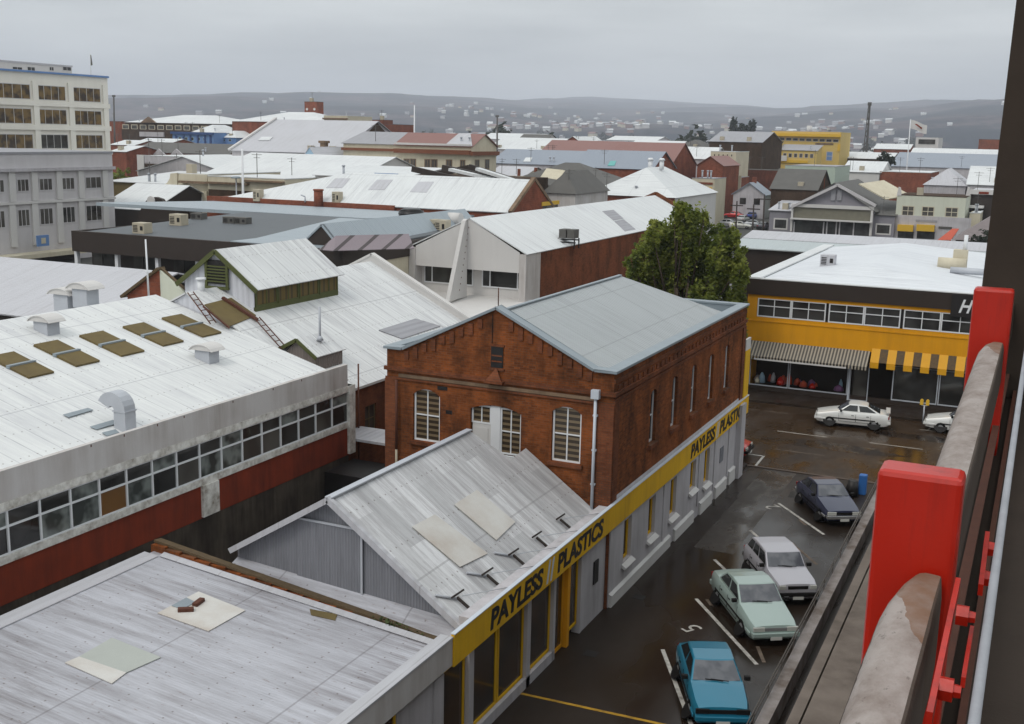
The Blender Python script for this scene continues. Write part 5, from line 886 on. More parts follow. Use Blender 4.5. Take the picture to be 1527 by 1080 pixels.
for i, (px, pt2, Y_) in enumerate(((742, 172, 330), (170, 142, 300))): q = ony(px, 215, Y_); b = ony(px-.5, pt2, Y_); t = thing('lattice_pole', ('dark slender pole against the hills in the middle of the skyline', 'dark thin pole just right of the office tower')[i], 'pole', (q.x, Y_, 0)); MB().tube((q.x, Y_, 0), b, .35, .25).build('pole', m_slate, t); MB().box(b.x-.5, b.x+.5, Y_-.3, Y_+.3, b.z-.6, b.z).build('head', m_slate, t)
bl = block('blue_shopfront', 'white roofed shop with a strip of bright blue front left of the steel truss roof', 470, 262, 594, 128, 12, m_wall_white, m_roof_far, 'shed', 1.1); fbox(bl, 560, 594, 258.5, 266, m_bluewall, 'blue_front', .3)
tr_ = thing('ribbed_truss_roof', 'white roof crossed by dark brown sloping trusses behind the brick hall, centre left', 'roof', ony(680, 262, 128))
for i, (a, b) in enumerate((((615, 252), (700, 272)), ((660, 250), (745, 268)), ((700, 249), (775, 272)), ((622, 266), (700, 250)))): p, q = ony(*a, 128+i*2), ony(*b, 128+i*2); MB().bar(p, q, .5, .7).build('truss', m_dark, tr_)
for a, b in (((630, 255), (690, 270)), ((672, 253), (738, 268)), ((712, 252), (765, 269))): p, q = ony(*a, 129), ony(*b, 129); MB().bar(p, q, 1.2, .35).build('roof_sheet', m_roof_far, tr_)
MB().box(ony(615, 262, 131).x, ony(775, 262, 131).x, 131, 140, 0, ony(690, 264, 131).z).build('wall', m_brick_dark, tr_)
# slate roofs, red and blue roofs in the centre
D = [('slate_hip_roof', 'dark slate hip roof with twin chimneys and a cream skylight behind the truss roof', 748, 274, 905, 172, 16, m_slate, m_slate, 'hip', 3.6),
 ('slate_cottage', 'grey stone cottage with dark slate hip roof just right of the brick hall gable', 812, 288, 858, 138, 12, m_fascia, m_slate, 'hip', 2.9),
 ('blue_roof_shed', 'long slate blue roof with a white patch and small red chimney, town centre', 731, 243, 858, 205, 16, m_wall_pale, m_blueroof, 'gx', 2.6),
 ('blue_roof_terrace', 'slate blue roof with a teal sheet, above a brick parapet with small bumps', 857, 249, 972, 196, 14, m_brick_far, m_blueroof, 'gx', 3.0),
 ('faded_red_roof_hall', 'long faded pinkish red roof in the centre of the town', 797, 236, 905, 250, 22, m_brick_far, m_redroof, 'gx', 4.2),
 ('faded_red_gable_hall', 'faded red roof with dark right hand gable behind the teal patched roof', 902, 246, 998, 232, 20, m_brick_far, m_redroof, 'gx', 4.8),
 ('brick_gable_house', 'far brick gable house with white roof side, centre skyline', 833, 218, 875, 330, 20, m_brick_far, m_roof_farx, 'gy', 3.0),
 ('grey_roof_shed', 'plain mid grey roof right of the far brick gable house', 876, 222, 930, 300, 18, m_wall_pale, m_greyroof, 'gx', 2.2),
 ('white_lean_roof', 'white sloping roof between the mid grey roof and the brick chimneys', 928, 228, 1003, 285, 22, m_wall_white, m_roof_farx, 'gx', 3.2),
 ('white_flat_long', 'long white flat roof on the centre skyline', 905, 209, 978, 420, 20, m_wall_pale, m_roof_far, 'gx', 1.6),
 ('wide_white_roof', 'wide white roof right of the cream corner building', 727, 222, 832, 330, 24, m_wall_pale, m_roof_far, 'gx', 3.6),
 ('white_far_strip', 'thin far white roof behind the wide white roof right of the cream corner building', 716, 207, 800, 470, 24, m_wall_pale, m_roof_far, 'gx', 2.6),
 ('cream_wall_house', 'cream walled low house below the slate blue roof', 726, 262, 780, 190, 12, m_cream, m_palegreyroof, 'gx', 1.6),
 ('dark_flat_block', 'wide dark brown flat topped block left of the yellow building', 1058, 211, 1136, 290, 24, m_brick_dark, m_greyroof, 'gx', 2.6),
 ('small_cream_block', 'small cream two storey house with dark windows below the dark flat topped block', 1060, 226, 1098, 255, 12, m_cream, m_roof_far, 'flat'),
 ('brick_small_house', 'low brown brick house with chimney between white roofs, right of centre', 1003, 222, 1052, 290, 14, m_brick_dark, m_slate, 'hip', 2.4),
 ('white_roof_pair', 'pair of low white roofs left of the small cream house', 1003, 236, 1062, 262, 14, m_wall_pale, m_roof_far, 'gx', 2.6),
 ('brown_gable_low', 'low brick gable house below the small cream house', 1040, 246, 1078, 238, 14, m_brick_far, m_redroof, 'gy', 1.8),
 ('blue_grey_low_roofs', 'pale grey low roof left of the tall brick block', 1018, 259, 1066, 285, 14, m_brick_far, m_palegreyroof, 'gx', 2.2),
 ('tall_brick_block', 'tall red brick block with a cream corner strip right of the white pyramid roof', 1069, 264, 1104, 252, 8, m_brick_far, m_greyroof, 'flat'),
 ('long_brick_block', 'long dark brick wall block right of the tall red brick block', 1105, 253, 1160, 275, 8, m_brick_mid, m_slate, 'flat'),
 ('cream_sign_shop', 'small cream shop with orange panel and worn lettering behind the white pyramid roof', 1032, 266, 1066, 205, 8, m_cream, m_greyroof, 'flat'),
 ('pale_green_building', 'low pale green building with a white roof peak, right of centre', 1171, 247, 1246, 235, 18, plain('pale_green_wall', (.40, .47, .40, 1), .7, .1), m_greyroof, 'flat'),
 ('brown_roof_house', 'brown roofed house with chimneys left of the big grey gabled hall', 1150, 281, 1218, 212, 14, m_brick_dark, m_slate, 'gx', 3.4),
 ('long_brick_wall_block', 'long low red brick wall under white roofs right of centre', 1312, 256, 1388, 262, 20, m_brick_far, m_roof_far, 'flat'),
 ('white_roof_shed', 'white roofed shed joined to the long low red brick wall', 1256, 256, 1313, 262, 18, m_wall_white, m_roof_far, 'gx', 2.2),
 ('long_blue_shed', 'very long blue grey roof running to the right edge', 1328, 248, 1530, 330, 40, m_wall_pale, m_blueroof, 'gx', 3.6),
 ('long_white_shed', 'very long white roof behind the blue grey one at right', 1355, 235, 1530, 420, 30, m_wall_pale, m_roof_far, 'gx', 3.2),
 ('grey_hip_pavilion', 'pale grey hipped roof above the cream house with yellow awnings', 1378, 276, 1440, 236, 16, m_wall_pale, m_palegreyroof, 'hip', 3.2),
 ('white_sloping_roof', 'white sloping roof at the right edge beside the pale grey hipped roof', 1443, 275, 1530, 232, 16, m_wall_pale, m_roof_farx, 'gx', 3.2),
 ('dark_fronted_shop', 'dark fronted shop with white fascia at the right edge', 1447, 284, 1530, 214, 12, m_dark, m_palegreyroof, 'flat'),
 ('skyline_brick_block', 'plain brick block on the skyline at the far right edge', 1460, 208, 1530, 470, 24, m_brick_far, m_slate, 'flat'),
 ('white_modern_block', 'small white block with one long dark window on the right skyline', 1366, 205, 1400, 520, 20, m_wall_white, m_palegreyroof, 'flat'),
 ('red_white_shed', 'low red and white sheds below the mast on the right', 1303, 222, 1356, 480, 20, m_brick_far, m_roof_far, 'gx', 2.0),
 ('brown_low_block', 'low dark brown block under the mast, right skyline', 1258, 236, 1330, 360, 20, m_brick_dark, m_roof_far, 'gx', 1.8),
 ('slate_far_house', 'small far house with dark roof left of the brick gable house', 770, 211, 812, 380, 14, m_fascia, m_slate, 'gx', 2.6)]
B = {}
for d in D: B[d[0]] = block(*d[:1], d[1], *d[2:])
def chim(b, px, py, h=12, w=4):
    X0, X1, Y, Y1, z, zt = INFO[b.name]; a = ony(px, py, (Y+Y1)/2); s = w/2*((Y+Y1)/2)/1700; MB().box(a.x-s, a.x+s, a.y-s, a.y+s, z, a.z).build('chimney', m_brick_far, b)
for n_, px, py in (('slate_hip_roof', 774, 252), ('slate_hip_roof', 799, 250), ('brick_small_house', 1009, 212), ('faded_red_gable_hall', 1008, 230), ('blue_roof_shed', 752, 235), ('brown_roof_house', 1216, 268), ('brown_roof_house', 1228, 266)): chim(B[n_], px, py)
def patch(b, q, mat, k_py=None):
    X0, X1, Y, Y1, z, zt = INFO[b.name]; k = (zt-z)/((Y1-Y)/2); MB().slab([roofpt(x, y, (0, Y, z+.2), k, 'y') for x, y in q], .08).build('roof_patch', mat, b)
patch(B['blue_roof_shed'], ((780, 241), (791, 241), (794, 235), (784, 235)), m_roof_far); patch(B['blue_roof_terrace'], ((906, 247), (916, 247), (919, 240), (910, 240)), m_teal)
patch(B['slate_hip_roof'], ((806, 264), (832, 268), (843, 254), (815, 251)), m_cream)
fbox(B['tall_brick_block'], 1100, 1106, 262, 330, m_cream, 'corner_strip', .2); fbox(B['cream_sign_shop'], 1038, 1062, 279, 284, m_yellow_t, 'orange_panel', .15); fbox(B['cream_sign_shop'], 1037, 1063, 272, 275, m_brick_far, 'sign_band', .15)
rowwin(B['small_cream_block'], 1064, 1096, 229, 234, 5, .5, .02, gm=m_glass, fm=m_cream, fr=.15)
fbox(B['white_modern_block'], 1370, 1395, 208, 215, m_glass, 'dark_window', .2); fbox(B['dark_fronted_shop'], 1447, 1530, 284, 291, m_wall_white, 'white_fascia', .5)
fbox(B['dark_fronted_shop'], 1460, 1475, 286, 289.5, m_redpaint, 'red_mark', .55); fbox(B['dark_fronted_shop'], 1430, 1468, 306, 309, m_wall_white, 'white_canopy', 3)
rowwin(B['pale_green_building'], 1176, 1240, 257, 263, 4, .5, .03, gm=m_glass, fm=m_wall_pale, fr=.15)
# yellow building with long clerestory
yb_ = block('yellow_building', 'pale yellow factory like building with deep yellow roof edge and clerestory windows, right of centre', 1151, 195.5, 1254, 345, 18, m_yellow_f, m_palegreyroof, 'flat')
fbox(yb_, 1150.5, 1255, 199.5, 203.8, m_yellow_t, 'roof_edge', 1.2); rowwin(yb_, 1152, 1252, 204.5, 209.5, 10, .18, .035, fm=m_wall_pale, gm=m_glass, fr=.14)
yl = block('yellow_front_wing', 'lower yellow front wing with grey lean roof and dark windows, before the yellow building', 1158, 224, 1218, 332, 8, m_yellow_f, m_greyroof, 'shed', 1.6)
rowwin(yl, 1160, 1216, 228, 234.5, 7, .4, .03, fm=m_wall_pale, gm=m_glass_g, fr=.1); fbox(yl, 1158, 1205, 239, 243, m_yellow_t, 'yellow_band', .4); fbox(yl, 1159, 1174, 232, 240, m_wall_white, 'white_board', .7)
yt = block('yellow_corner_bay', 'pale ochre corner bay with one oval window at the left end of the yellow building', 1136, 211, 1158, 330, 10, m_yellow_f, m_stone, 'flat'); fw(yt, 1140.5, 1145, 221, 227, m_wall_pale, m_glass, 1, 1, .2); fbox(yt, 1137, 1145, 231, 243, m_wall_white, 'white_board', .4)
X0, X1, Y_, Y1_, z_, zt_ = INFO[yb_.name]; c = ony(1206.5, 200, 350); MB().tube((c.x, 350, z_), (c.x, 350, ony(1207, 187.5, 350).z), .85, .8, 14).build('roof_tank', m_wall_white, yb_)
fw(yb_, 1232.5, 1241, 226, 240, m_wall_pale, m_bluewall, 1, 2, .2, name='blue_door'); fbox(yb_, 1216, 1243, 213.5, 216.3, m_stone, 'worn_lettering_band', .1); fbox(yb_, 1249.5, 1253.5, 215, 226, m_yellow_t, 'yellow_banner', .3)
# big grey gabled hall
gg = block('grey_gabled_hall', 'big grey weatherboard hall with broad gable, white trimmed recessed verandah and tall louvre vent', 1182, 309, 1303, 200, 26, m_facade2 := grimy('mauve_grey_weatherboard', (.25, .24, .27, 1), (.18, .17, .18, 1), .4, .5), m_slate, 'gy', 4.3, .5)
gl_ = block('grey_hall_wing', 'left wing of the grey gabled hall with one white trimmed window', 1148, 314, 1183, 201, 14, m_facade2, m_palegreyroof, 'shed', 1.6); gr_ = block('grey_hall_wing', 'right wing of the grey gabled hall with one white trimmed window', 1303, 321, 1335, 201, 14, m_facade2, m_slate, 'shed', 1.8)
fw(gl_, 1154, 1174, 325, 343, m_wall_white, m_glass, 1, 1, .25); fw(gr_, 1306, 1328, 333, 351, m_wall_white, m_glass, 1, 1, .25)
fbox(gg, 1181, 1304, 306, 311, m_wall_white, 'verandah_beam', .5); fbox(gg, 1181, 1184, 311, 345, m_wall_white, 'post', .5); fbox(gg, 1299.5, 1303, 313, 352, m_wall_white, 'post', .5); fbox(gg, 1184, 1299, 311.5, 328, plain('olive_grey_boards', (.17, .16, .12, 1)), 'fascia_boards', .2)
fbox(gg, 1180, 1302, 327.5, 329.5, m_wall_white, 'verandah_edge', 1.2); fbox(gg, 1184, 1299, 330, 352, m_glass, 'shopfront', .1)
for a in (1184, 1228, 1233, 1247, 1252, 1273): fbox(gg, a, a+1.8, 331, 352, m_wall_pale, 'mullion', .25)
fbox(gg, 1240, 1247, 283, 299, m_greyroof, 'louvre_vent', .2); fbox(gg, 1249, 1256, 283, 299, m_greyroof, 'louvre_vent', .2)
for s_, (a, b) in enumerate((((1180, 309), (1249, 276)), ((1249, 276), (1306, 307)))): p, q = ony(*a, 199.3), ony(*b, 199.3); MB().bar(p, q, .35, .45).build('barge_board', m_facade_g, gg)
lr = thing('glazed_ridge', 'long cream ribbed roof light on the dark right slope of the grey gabled hall', 'roof light', ony(1290, 275, 206)); p, q = ony(1281, 274, 204), ony(1322, 297, 203); u = Vector((0, 9, 2.4)); MB().slab([p, q, q+Vector((3, 8, .5)), p+Vector((3, 8, .5))], .2).build('glazing', m_cream, lr)
# cream house with yellow awnings
cc = block('cream_awning_building', 'cream two storey shop with three grey windows and two yellow awnings, right side', 1338, 291, 1441, 202, 12, m_cream2, m_brick_dark, 'flat')
fbox(cc, 1336, 1449, 323, 358, m_wall_pale, 'white_lower_front', .25)
for a, b in ((1345.5, 1362.5), (1375, 1392.5), (1410, 1428)): fw(cc, a, b, 306.5+(a-1345)*.035, 322.5+(a-1345)*.035, m_cream, m_glass_g, 2, 2, .14)
for a, b in ((1339.5, 1363), (1368, 1394.5)): fbox(cc, a, b, 335, 344.5, m_yellow_t, 'yellow_awning', 1.1); fbox(cc, a, b, 345, 356, m_glass, 'shop_window', .35)
fbox(cc, 1366, 1398, 328, 331.5, m_greyroof, 'worn_lettering_band', .3); fbox(cc, 1400, 1420, 338, 341, m_slate, 'dark_board', .4)
for x, mt in ((1341, 0), (1444, 1)): a = [ony(x-4, 292, 201.9), ony(x+3, 292, 201.9), ony(x+2, 280, 201.9), ony(x-1, 279, 201.9)]; MB().slab(a, .6).build('parapet_horn', m_wall_white, cc)
cs = block('cream_building_side_shed', 'cream lean to with brown side at the right of the cream awning building', 1446, 318, 1462, 204, 8, m_cream, m_roof_far, 'flat')
oa = thing('red_canvas_canopy', 'sloping orange red canopy in front of the cream awning building', 'canopy', ony(1415, 350, 190)); MB().slab([ony(1398, 358, 186), ony(1418, 358, 186), ony(1430, 341, 190), ony(1420, 341, 190)], .15).build('canvas', m_orange, oa); p = ony(1419, 357, 186.2); MB().tube((p.x, p.y, 0), p, .08).build('post', m_galv, oa)
dg_ = block('brown_hip_house', 'brown grey hip roofed house at the right edge, beside the orange canopy', 1425, 358, 1530, 180, 12, m_brick_dark, plain('brown_grey_roof', (.2, .17, .17, 1)), 'hip', 3.8)
# tall mast, flag
q = ony(1290, 232, 420); b = ony(1297, 154, 420); t = thing('dark_mast', 'tall dark lattice mast on the right skyline', 'mast', (q.x, 420, 0)); c = Vector((q.x, 420, 0)); m = MB(); tp = Vector((b.x, 420, b.z))
for dx, dy in ((-1, -1), (1, -1), (0, 1)): m.bar(c+Vector((dx*.9, dy*.9, 0)), tp+Vector((dx*.25, dy*.25, 0)), .3)
for i in range(14): z0, z1 = tp.z*i/14, tp.z*(i+1)/14; f0, f1 = .9-.65*i/14, .9-.65*(i+1)/14; s0 = 1 if i % 2 else -1; x0 = c.x+(tp.x-c.x)*i/14; x1 = c.x+(tp.x-c.x)*(i+1)/14; m.bar((x0-s0*f0, 419, z0), (x1+s0*f1, 419, z1), .25)
m.build('lattice', m_slate, t); MB().box(tp.x-.6, tp.x+.6, 419.4, 420.6, tp.z-.8, tp.z+.3).build('head', m_slate, t)
q = ony(1355.5, 222, 300); b = ony(1358, 178, 300); t = thing('white_flag', 'white flag with dark diagonal emblem flying on a tall white pole at right', 'flag', (q.x, 300, 0)); MB().tube((q.x, 300, 0), b, .16, .1).build('pole', m_white, t)
fl_ = MB(); n_ = 8; fo = Vector((b.x, 300, b.z-.1)); 
for i in range(n_): u0, u1 = i/n_, (i+1)/n_; f_ = lambda u, v: fo+Vector((u*4.0, math.sin(u*5)*.3, -u*1.3-v*2.1+.12*math.sin(u*6))); fl_.quad(f_(u0, 1), f_(u1, 1), f_(u1, 0), f_(u0, 0))
fo_ = fl_.build('cloth', m_wall_white, t); e_ = MB(); e_.quad(fo+Vector((1.0, -.4, -1.0)), fo+Vector((2.8, -.4, -2.3)), fo+Vector((2.9, -.4, -1.9)), fo+Vector((1.6, -.4, -1.0))).build('emblem', m_redpaint, fo_)
# utility poles by the car yard
for i, (px, py0, py1, Y_) in enumerate(((1139, 345, 290, 150), (1123, 345, 305, 155), (1098, 345, 300, 160))): q, b = ony(px, py0, Y_), ony(px+1, py1, Y_); t = thing('utility_pole', 'dark wooden utility pole by the car yard behind the tree, ' + ('rightmost', 'middle', 'leftmost')[i] + ' of three', 'pole', (q.x, Y_, 0), 'utility poles by the car yard'); MB().tube((q.x, Y_, 0), b, .14, .1).build('pole', m_dark, t); MB().box(b.x-.9, b.x+.9, Y_-.06, Y_+.06, b.z-.7, b.z-.55).build('crossarm', m_dark, t)
# low far sheds strung along the flat land
random.seed(21); lay = []
walls = [(m_wall_pale, 'grey'), (m_cream, 'cream'), (m_brick_far, 'brick'), (m_wall_white, 'white')]; roofs = [(m_roof_far, 'white'), (m_roof_farx, 'white'), (m_palegreyroof, 'pale grey'), (m_greyroof, 'grey'), (m_blueroof, 'blue grey'), (m_redroof, 'faded red'), (m_roof_far, 'white')]
k = 0
for Y_, x0, x1, n in ((560, -520, 130, 26), (760, -720, 160, 26), (1050, -980, 200, 28), (1500, -1350, 260, 28), (420, -360, 40, 16)):
    for i in range(n):
        x = x0+(x1-x0)*(i+random.uniform(.1, .9))/n; y = Y_*random.uniform(.92, 1.1); w, d, h = random.uniform(12, 34), random.uniform(10, 22), random.uniform(3.5, 7.2); rise = random.uniform(1, 2.6)
        if Y_ == 420 and h > 6: h = 5
        (wm_, wn), (rm_, rn) = random.choice(walls), random.choice(roofs); gy_ = random.random() < .35; t = None
        m = MB().box(x, x+w, y, y+d, 0, h); r = MB(); ym, xm = y+d/2, x+w/2
        if gy_: m.quad((x, y+.1, h), (x+w, y+.1, h), (xm, y+.1, h+rise)); r.slab([(xm, y-.3, h+rise+.1), (x+w+.4, y-.3, h), (x+w+.4, y+d, h), (xm, y+d, h+rise+.1)], .15).slab([(x-.4, y-.3, h), (xm, y-.3, h+rise+.1), (xm, y+d, h+rise+.1), (x-.4, y+d, h)], .15)
        else: m.quad((x+w-.1, y, h), (x+w-.1, y+d, h), (x+w-.1, ym, h+rise)); r.slab([(x-.4, y-.4, h), (x+w+.4, y-.4, h), (x+w+.4, ym, h+rise), (x-.4, ym, h+rise)], .15).slab([(x-.4, ym, h+rise), (x+w+.4, ym, h+rise), (x+w+.4, y+d, h), (x-.4, y+d, h)], .15)
        t = thing('far_shed', f'{rn} roofed low {wn} walled shed far off on the flat land before the hills', 'building', (xm, y, 0), f'far {rn} roofed sheds with {wn} walls'); m.build('wall', wm_, t); r.build('roof', rm_, t); k += 1
m_fill = [(m_roof_far, 'white'), (m_roof_farx, 'white'), (m_palegreyroof, 'pale grey'), (m_greyroof, 'grey'), (m_slate, 'dark slate'), (m_redroof, 'faded red'), (m_blueroof, 'blue grey'), (m_slate, 'dark slate'), (m_brownroof := plain('rusty_brown_roof', (.14, .075, .05, 1)), 'rusty brown')]
boxes = [(v[0]-.8, v[1]+.8, v[2]-1, v[3]+1) for v in INFO.values() if len(v) == 6]+[(-31.6, -20, 60, 800), (-62, -45, 100, 130)]; n_f = 0; tries = 0
while n_f < 165 and tries < 9000:
    tries += 1; y = random.uniform(175, 540); x = y*math.tan(random.uniform(-.93, .02)); w, d, h = random.uniform(6, 13), random.uniform(6, 11), random.uniform(3.4, 5.6 if y < 300 else 7); rise = random.uniform(1.2, 2.4)
    if any(x < b[1] and x+w > b[0] and y < b[3] and y+d > b[2] for b in boxes) or (y < 215 and x > -60 and x < -10) or (x < -95 and y < 200): continue
    boxes.append((x-1, x+w+1, y-1, y+d+1)); n_f += 1; (wm_, wn), (rm_, rn) = random.choice(walls), random.choice(m_fill); ym, xm = y+d/2, x+w/2; m = MB().box(x, x+w, y, y+d, 0, h); r = MB()
    if random.random() < .45:
        for yy in (y+.05, y+d-.05): m.quad((x, yy, h), (x+w, yy, h), (xm, yy, h+rise))
        r.slab([(xm, y-.3, h+rise+.1), (x+w+.4, y-.3, h-.1), (x+w+.4, y+d, h-.1), (xm, y+d, h+rise+.1)], .12).slab([(x-.4, y-.3, h-.1), (xm, y-.3, h+rise+.1), (xm, y+d, h+rise+.1), (x-.4, y+d, h-.1)], .12); fm_ = 'gable fronted'
    else:
        q = min(w, d)*.42; r.add([(x-.4, y-.4, h), (x+w+.4, y-.4, h), (x+w+.4, y+d+.4, h), (x-.4, y+d+.4, h), (x+q, ym, h+rise), (x+w-q, ym, h+rise)], [(0, 1, 5, 4), (1, 2, 5), (2, 3, 4, 5), (3, 0, 4), (3, 2, 1, 0)]); fm_ = 'hip roofed'
    t = thing('town_house', f'small {fm_} {wn} walled house with {rn} roof among the town roofs', 'house', (xm, y, 0), f'small {rn} roofed {wn} {fm_} houses in the town'); m.build('wall', wm_, t); r.build('roof', rm_, t)
    if random.random() < .6: MB().box(xm-.4, xm+.4, ym+.2, ym+1, h, h+rise+1.1).build('chimney', m_brick_far, t)
    for k2 in range(2): xx = x+w*(.22+.45*k2); fmb = MB().box(xx, xx+1.3, y-.06, y-.003, h-2.1, h-.8).build('window', m_glass, t)
random.seed(44)
for o in list(COL.objects):
    v = INFO.get(o.name)
    if not v or len(v) != 6 or o.parent or v[2] > 340 or v[4] < 3: continue
    X0, X1, Y0, Y1, z, zt = v; ym = (Y0+Y1)/2
    for k in range(random.choice((1, 2, 3))):
        x = random.uniform(X0+1, X1-1); q = random.random(); zz_ = zt if zt > z+.3 and False else z
        if q < .4: MB().bar((x, Y0+1.2, z), (x, Y0+1.2, z+3.2), .07).bar((x-.8, Y0+1.2, z+3.0), (x+.8, Y0+1.2, z+3.0), .05).bar((x-.5, Y0+1.2, z+2.6), (x+.5, Y0+1.2, z+2.6), .05).build('aerial', m_slate, o)
        elif q < .75: MB().tube((x, Y0+1.5, z), (x, Y0+1.5, z+1.3), .16, .16, 8).tube((x, Y0+1.5, z+1.3), (x, Y0+1.5, z+1.5), .28, .2, 8).build('vent_pipe', m_galv, o)
        else: MB().box(x-.5, x+.5, Y0+1, Y0+2, z, z+1.3).build('roof_box', m_ac, o)
# ------------------------------------------------------------------ hills
HP = [(2300, 0), (3100, 92), (4500, 168), (7500, 300), (14600, 560)]
def hprof(x, y):
    if y <= 2300: return 0
    for (ya, ha_), (yb_2, hb_3) in zip(HP, HP[1:]):
        if y <= yb_2: break
    base = ha_+(hb_3-ha_)*(y-ya)/(yb_2-ya)
    n = noise.fractal(Vector((x*.00045, y*.00030, 3.1)), 1.0, 2.0, 5); n2 = noise.fractal(Vector((x*.0019, y*.0011, 9.7)), 1.0, 2.0, 5)
    spur = .5+.5*math.sin(x*.0017+1.2+1.3*n); h = base*(.86+.34*n+.30*(spur-.5))+n2*26*min(1, (y-2300)/700)
    h = 480*math.tanh(max(0, h)/480)
    return max(0, h*min(1, (y-2300)/400))
NX, NY = 230, 100; hv = []; hf = []
for j in range(NY):
    y = 2280+(14900-2280)*(j/(NY-1))**1.6
    for i in range(NX): x = -15000+22000*i/(NX-1); hv.append((x, y, hprof(x, y)-.2 if 0 < j else -.3))
for j in range(NY-1):
    for i in range(NX-1): a = j*NX+i; hf.append((a, a+1, a+NX+1, a+NX))
s = NT('hillside'); f = s.ramp(s.noise(.0021, None, 7, .65), [(.46, g1(0)), (.56, g1(1))]); c = s.mix(f, (.004, .009, .022, 1), (.085, .062, .068, 1)); f2 = s.ramp(s.noise(.010, None, 5, .75), [(.44, g1(0)), (.56, g1(1))]); c = s.mix(s.math('MULTIPLY', f2, .8), c, (.006, .011, .017, 1)); m_hill = s.out(c, .95, 0, .1)  # blue of the hazy air is put into the dark hill colour
hb2 = MB(); hb2.add(hv, hf, True); hl_ = hb2.build('hills', m_hill, recalc=False); hl_['kind'] = 'structure'
# houses on the lower slopes
random.seed(33); hmats = [m_wall_white, m_wall_pale, m_cream, m_roof_far, m_redroof]; proto = []
for i, mt in enumerate(hmats):
    m = MB().box(-7, 7, -5, 5, -4, 4.5); me = m.build('hill_house', mt, None); r = MB().slab([(-8, -6, 4.6), (8, -6, 4.6), (8, 0, 7.5), (-8, 0, 7.5)], .3).slab([(-8, 0, 7.5), (8, 0, 7.5), (8, 6, 4.6), (-8, 6, 4.6)], .3).build('roof', (m_roof_far, m_greyroof, m_redroof)[i % 3], me); proto.append((me, r))
nm_ = ['white walled', 'grey walled', 'cream walled', 'white iron', 'red brown']; cnt = 0; pos = []
while cnt < 290:
    y = 2400+abs(random.gauss(0, 1150)); az = random.uniform(-.50, -.12) if random.random() < .7 else random.uniform(-.95, .16); x = math.tan(az)*y
    if y > 5600: continue
    h = hprof(x, y); i = cnt % 5; me, r = proto[i]
    if cnt < 5: o = me
    else:
        o = me.copy(); COL.objects.link(o); rr_ = r.copy(); COL.objects.link(rr_); rr_.parent = o
    s_ = random.uniform(.7, 1.35); o.location = (x, y, h+2); o.scale = (s_, s_, s_); o.rotation_euler = (0, 0, random.uniform(-.6, .6)); tag(o, f'tiny {nm_[i]} house scattered on the misty hillside', 'house', f'{nm_[i]} houses on the hillside'); cnt += 1
# ------------------------------------------------------------------ cars
def paint(name, c, rough=.3, drops=True):
    s = NT(name); f = s.noise(1.5, None, 4); col = s.mix(s.math('MULTIPLY', f, .3), c, dk(c, .75))
    s.b.inputs['Coat Weight'].default_value = .6; s.b.inputs['Coat Roughness'].default_value = .12
    return s.out(col, rough, .15, .4)
m_tyre = plain('tyre_rubber', (.006, .006, .006, 1), .9, .2, 1.5, .1); m_rim = plain('wheel_rim', (.32, .32, .33, 1), .4, .1, metal=.5); m_trim = plain('black_trim', (.009, .008, .008, 1), .6, .1, 1.5, .2)
m_cargl = glassy('car_glass', (.012, .014, .015, 1), (.03, .032, .033, 1), .04); m_scr = glassy('windscreen_glass', (.08, .085, .10, 1), (.13, .135, .15, 1), .06, 2.5)  # windscreen base is paler: sky reflection put into its colour
m_lamp = plain('headlamp_glass', (.45, .45, .42, 1), .15, .1); m_tail = plain('tail_lamp', (.25, .01, .01, 1), .25, .1); m_plate = plain('number_plate', (.55, .55, .52, 1), .5, .1); m_chrome = plain('bright_bumper', (.45, .45, .46, 1), .25, .1, metal=.7)
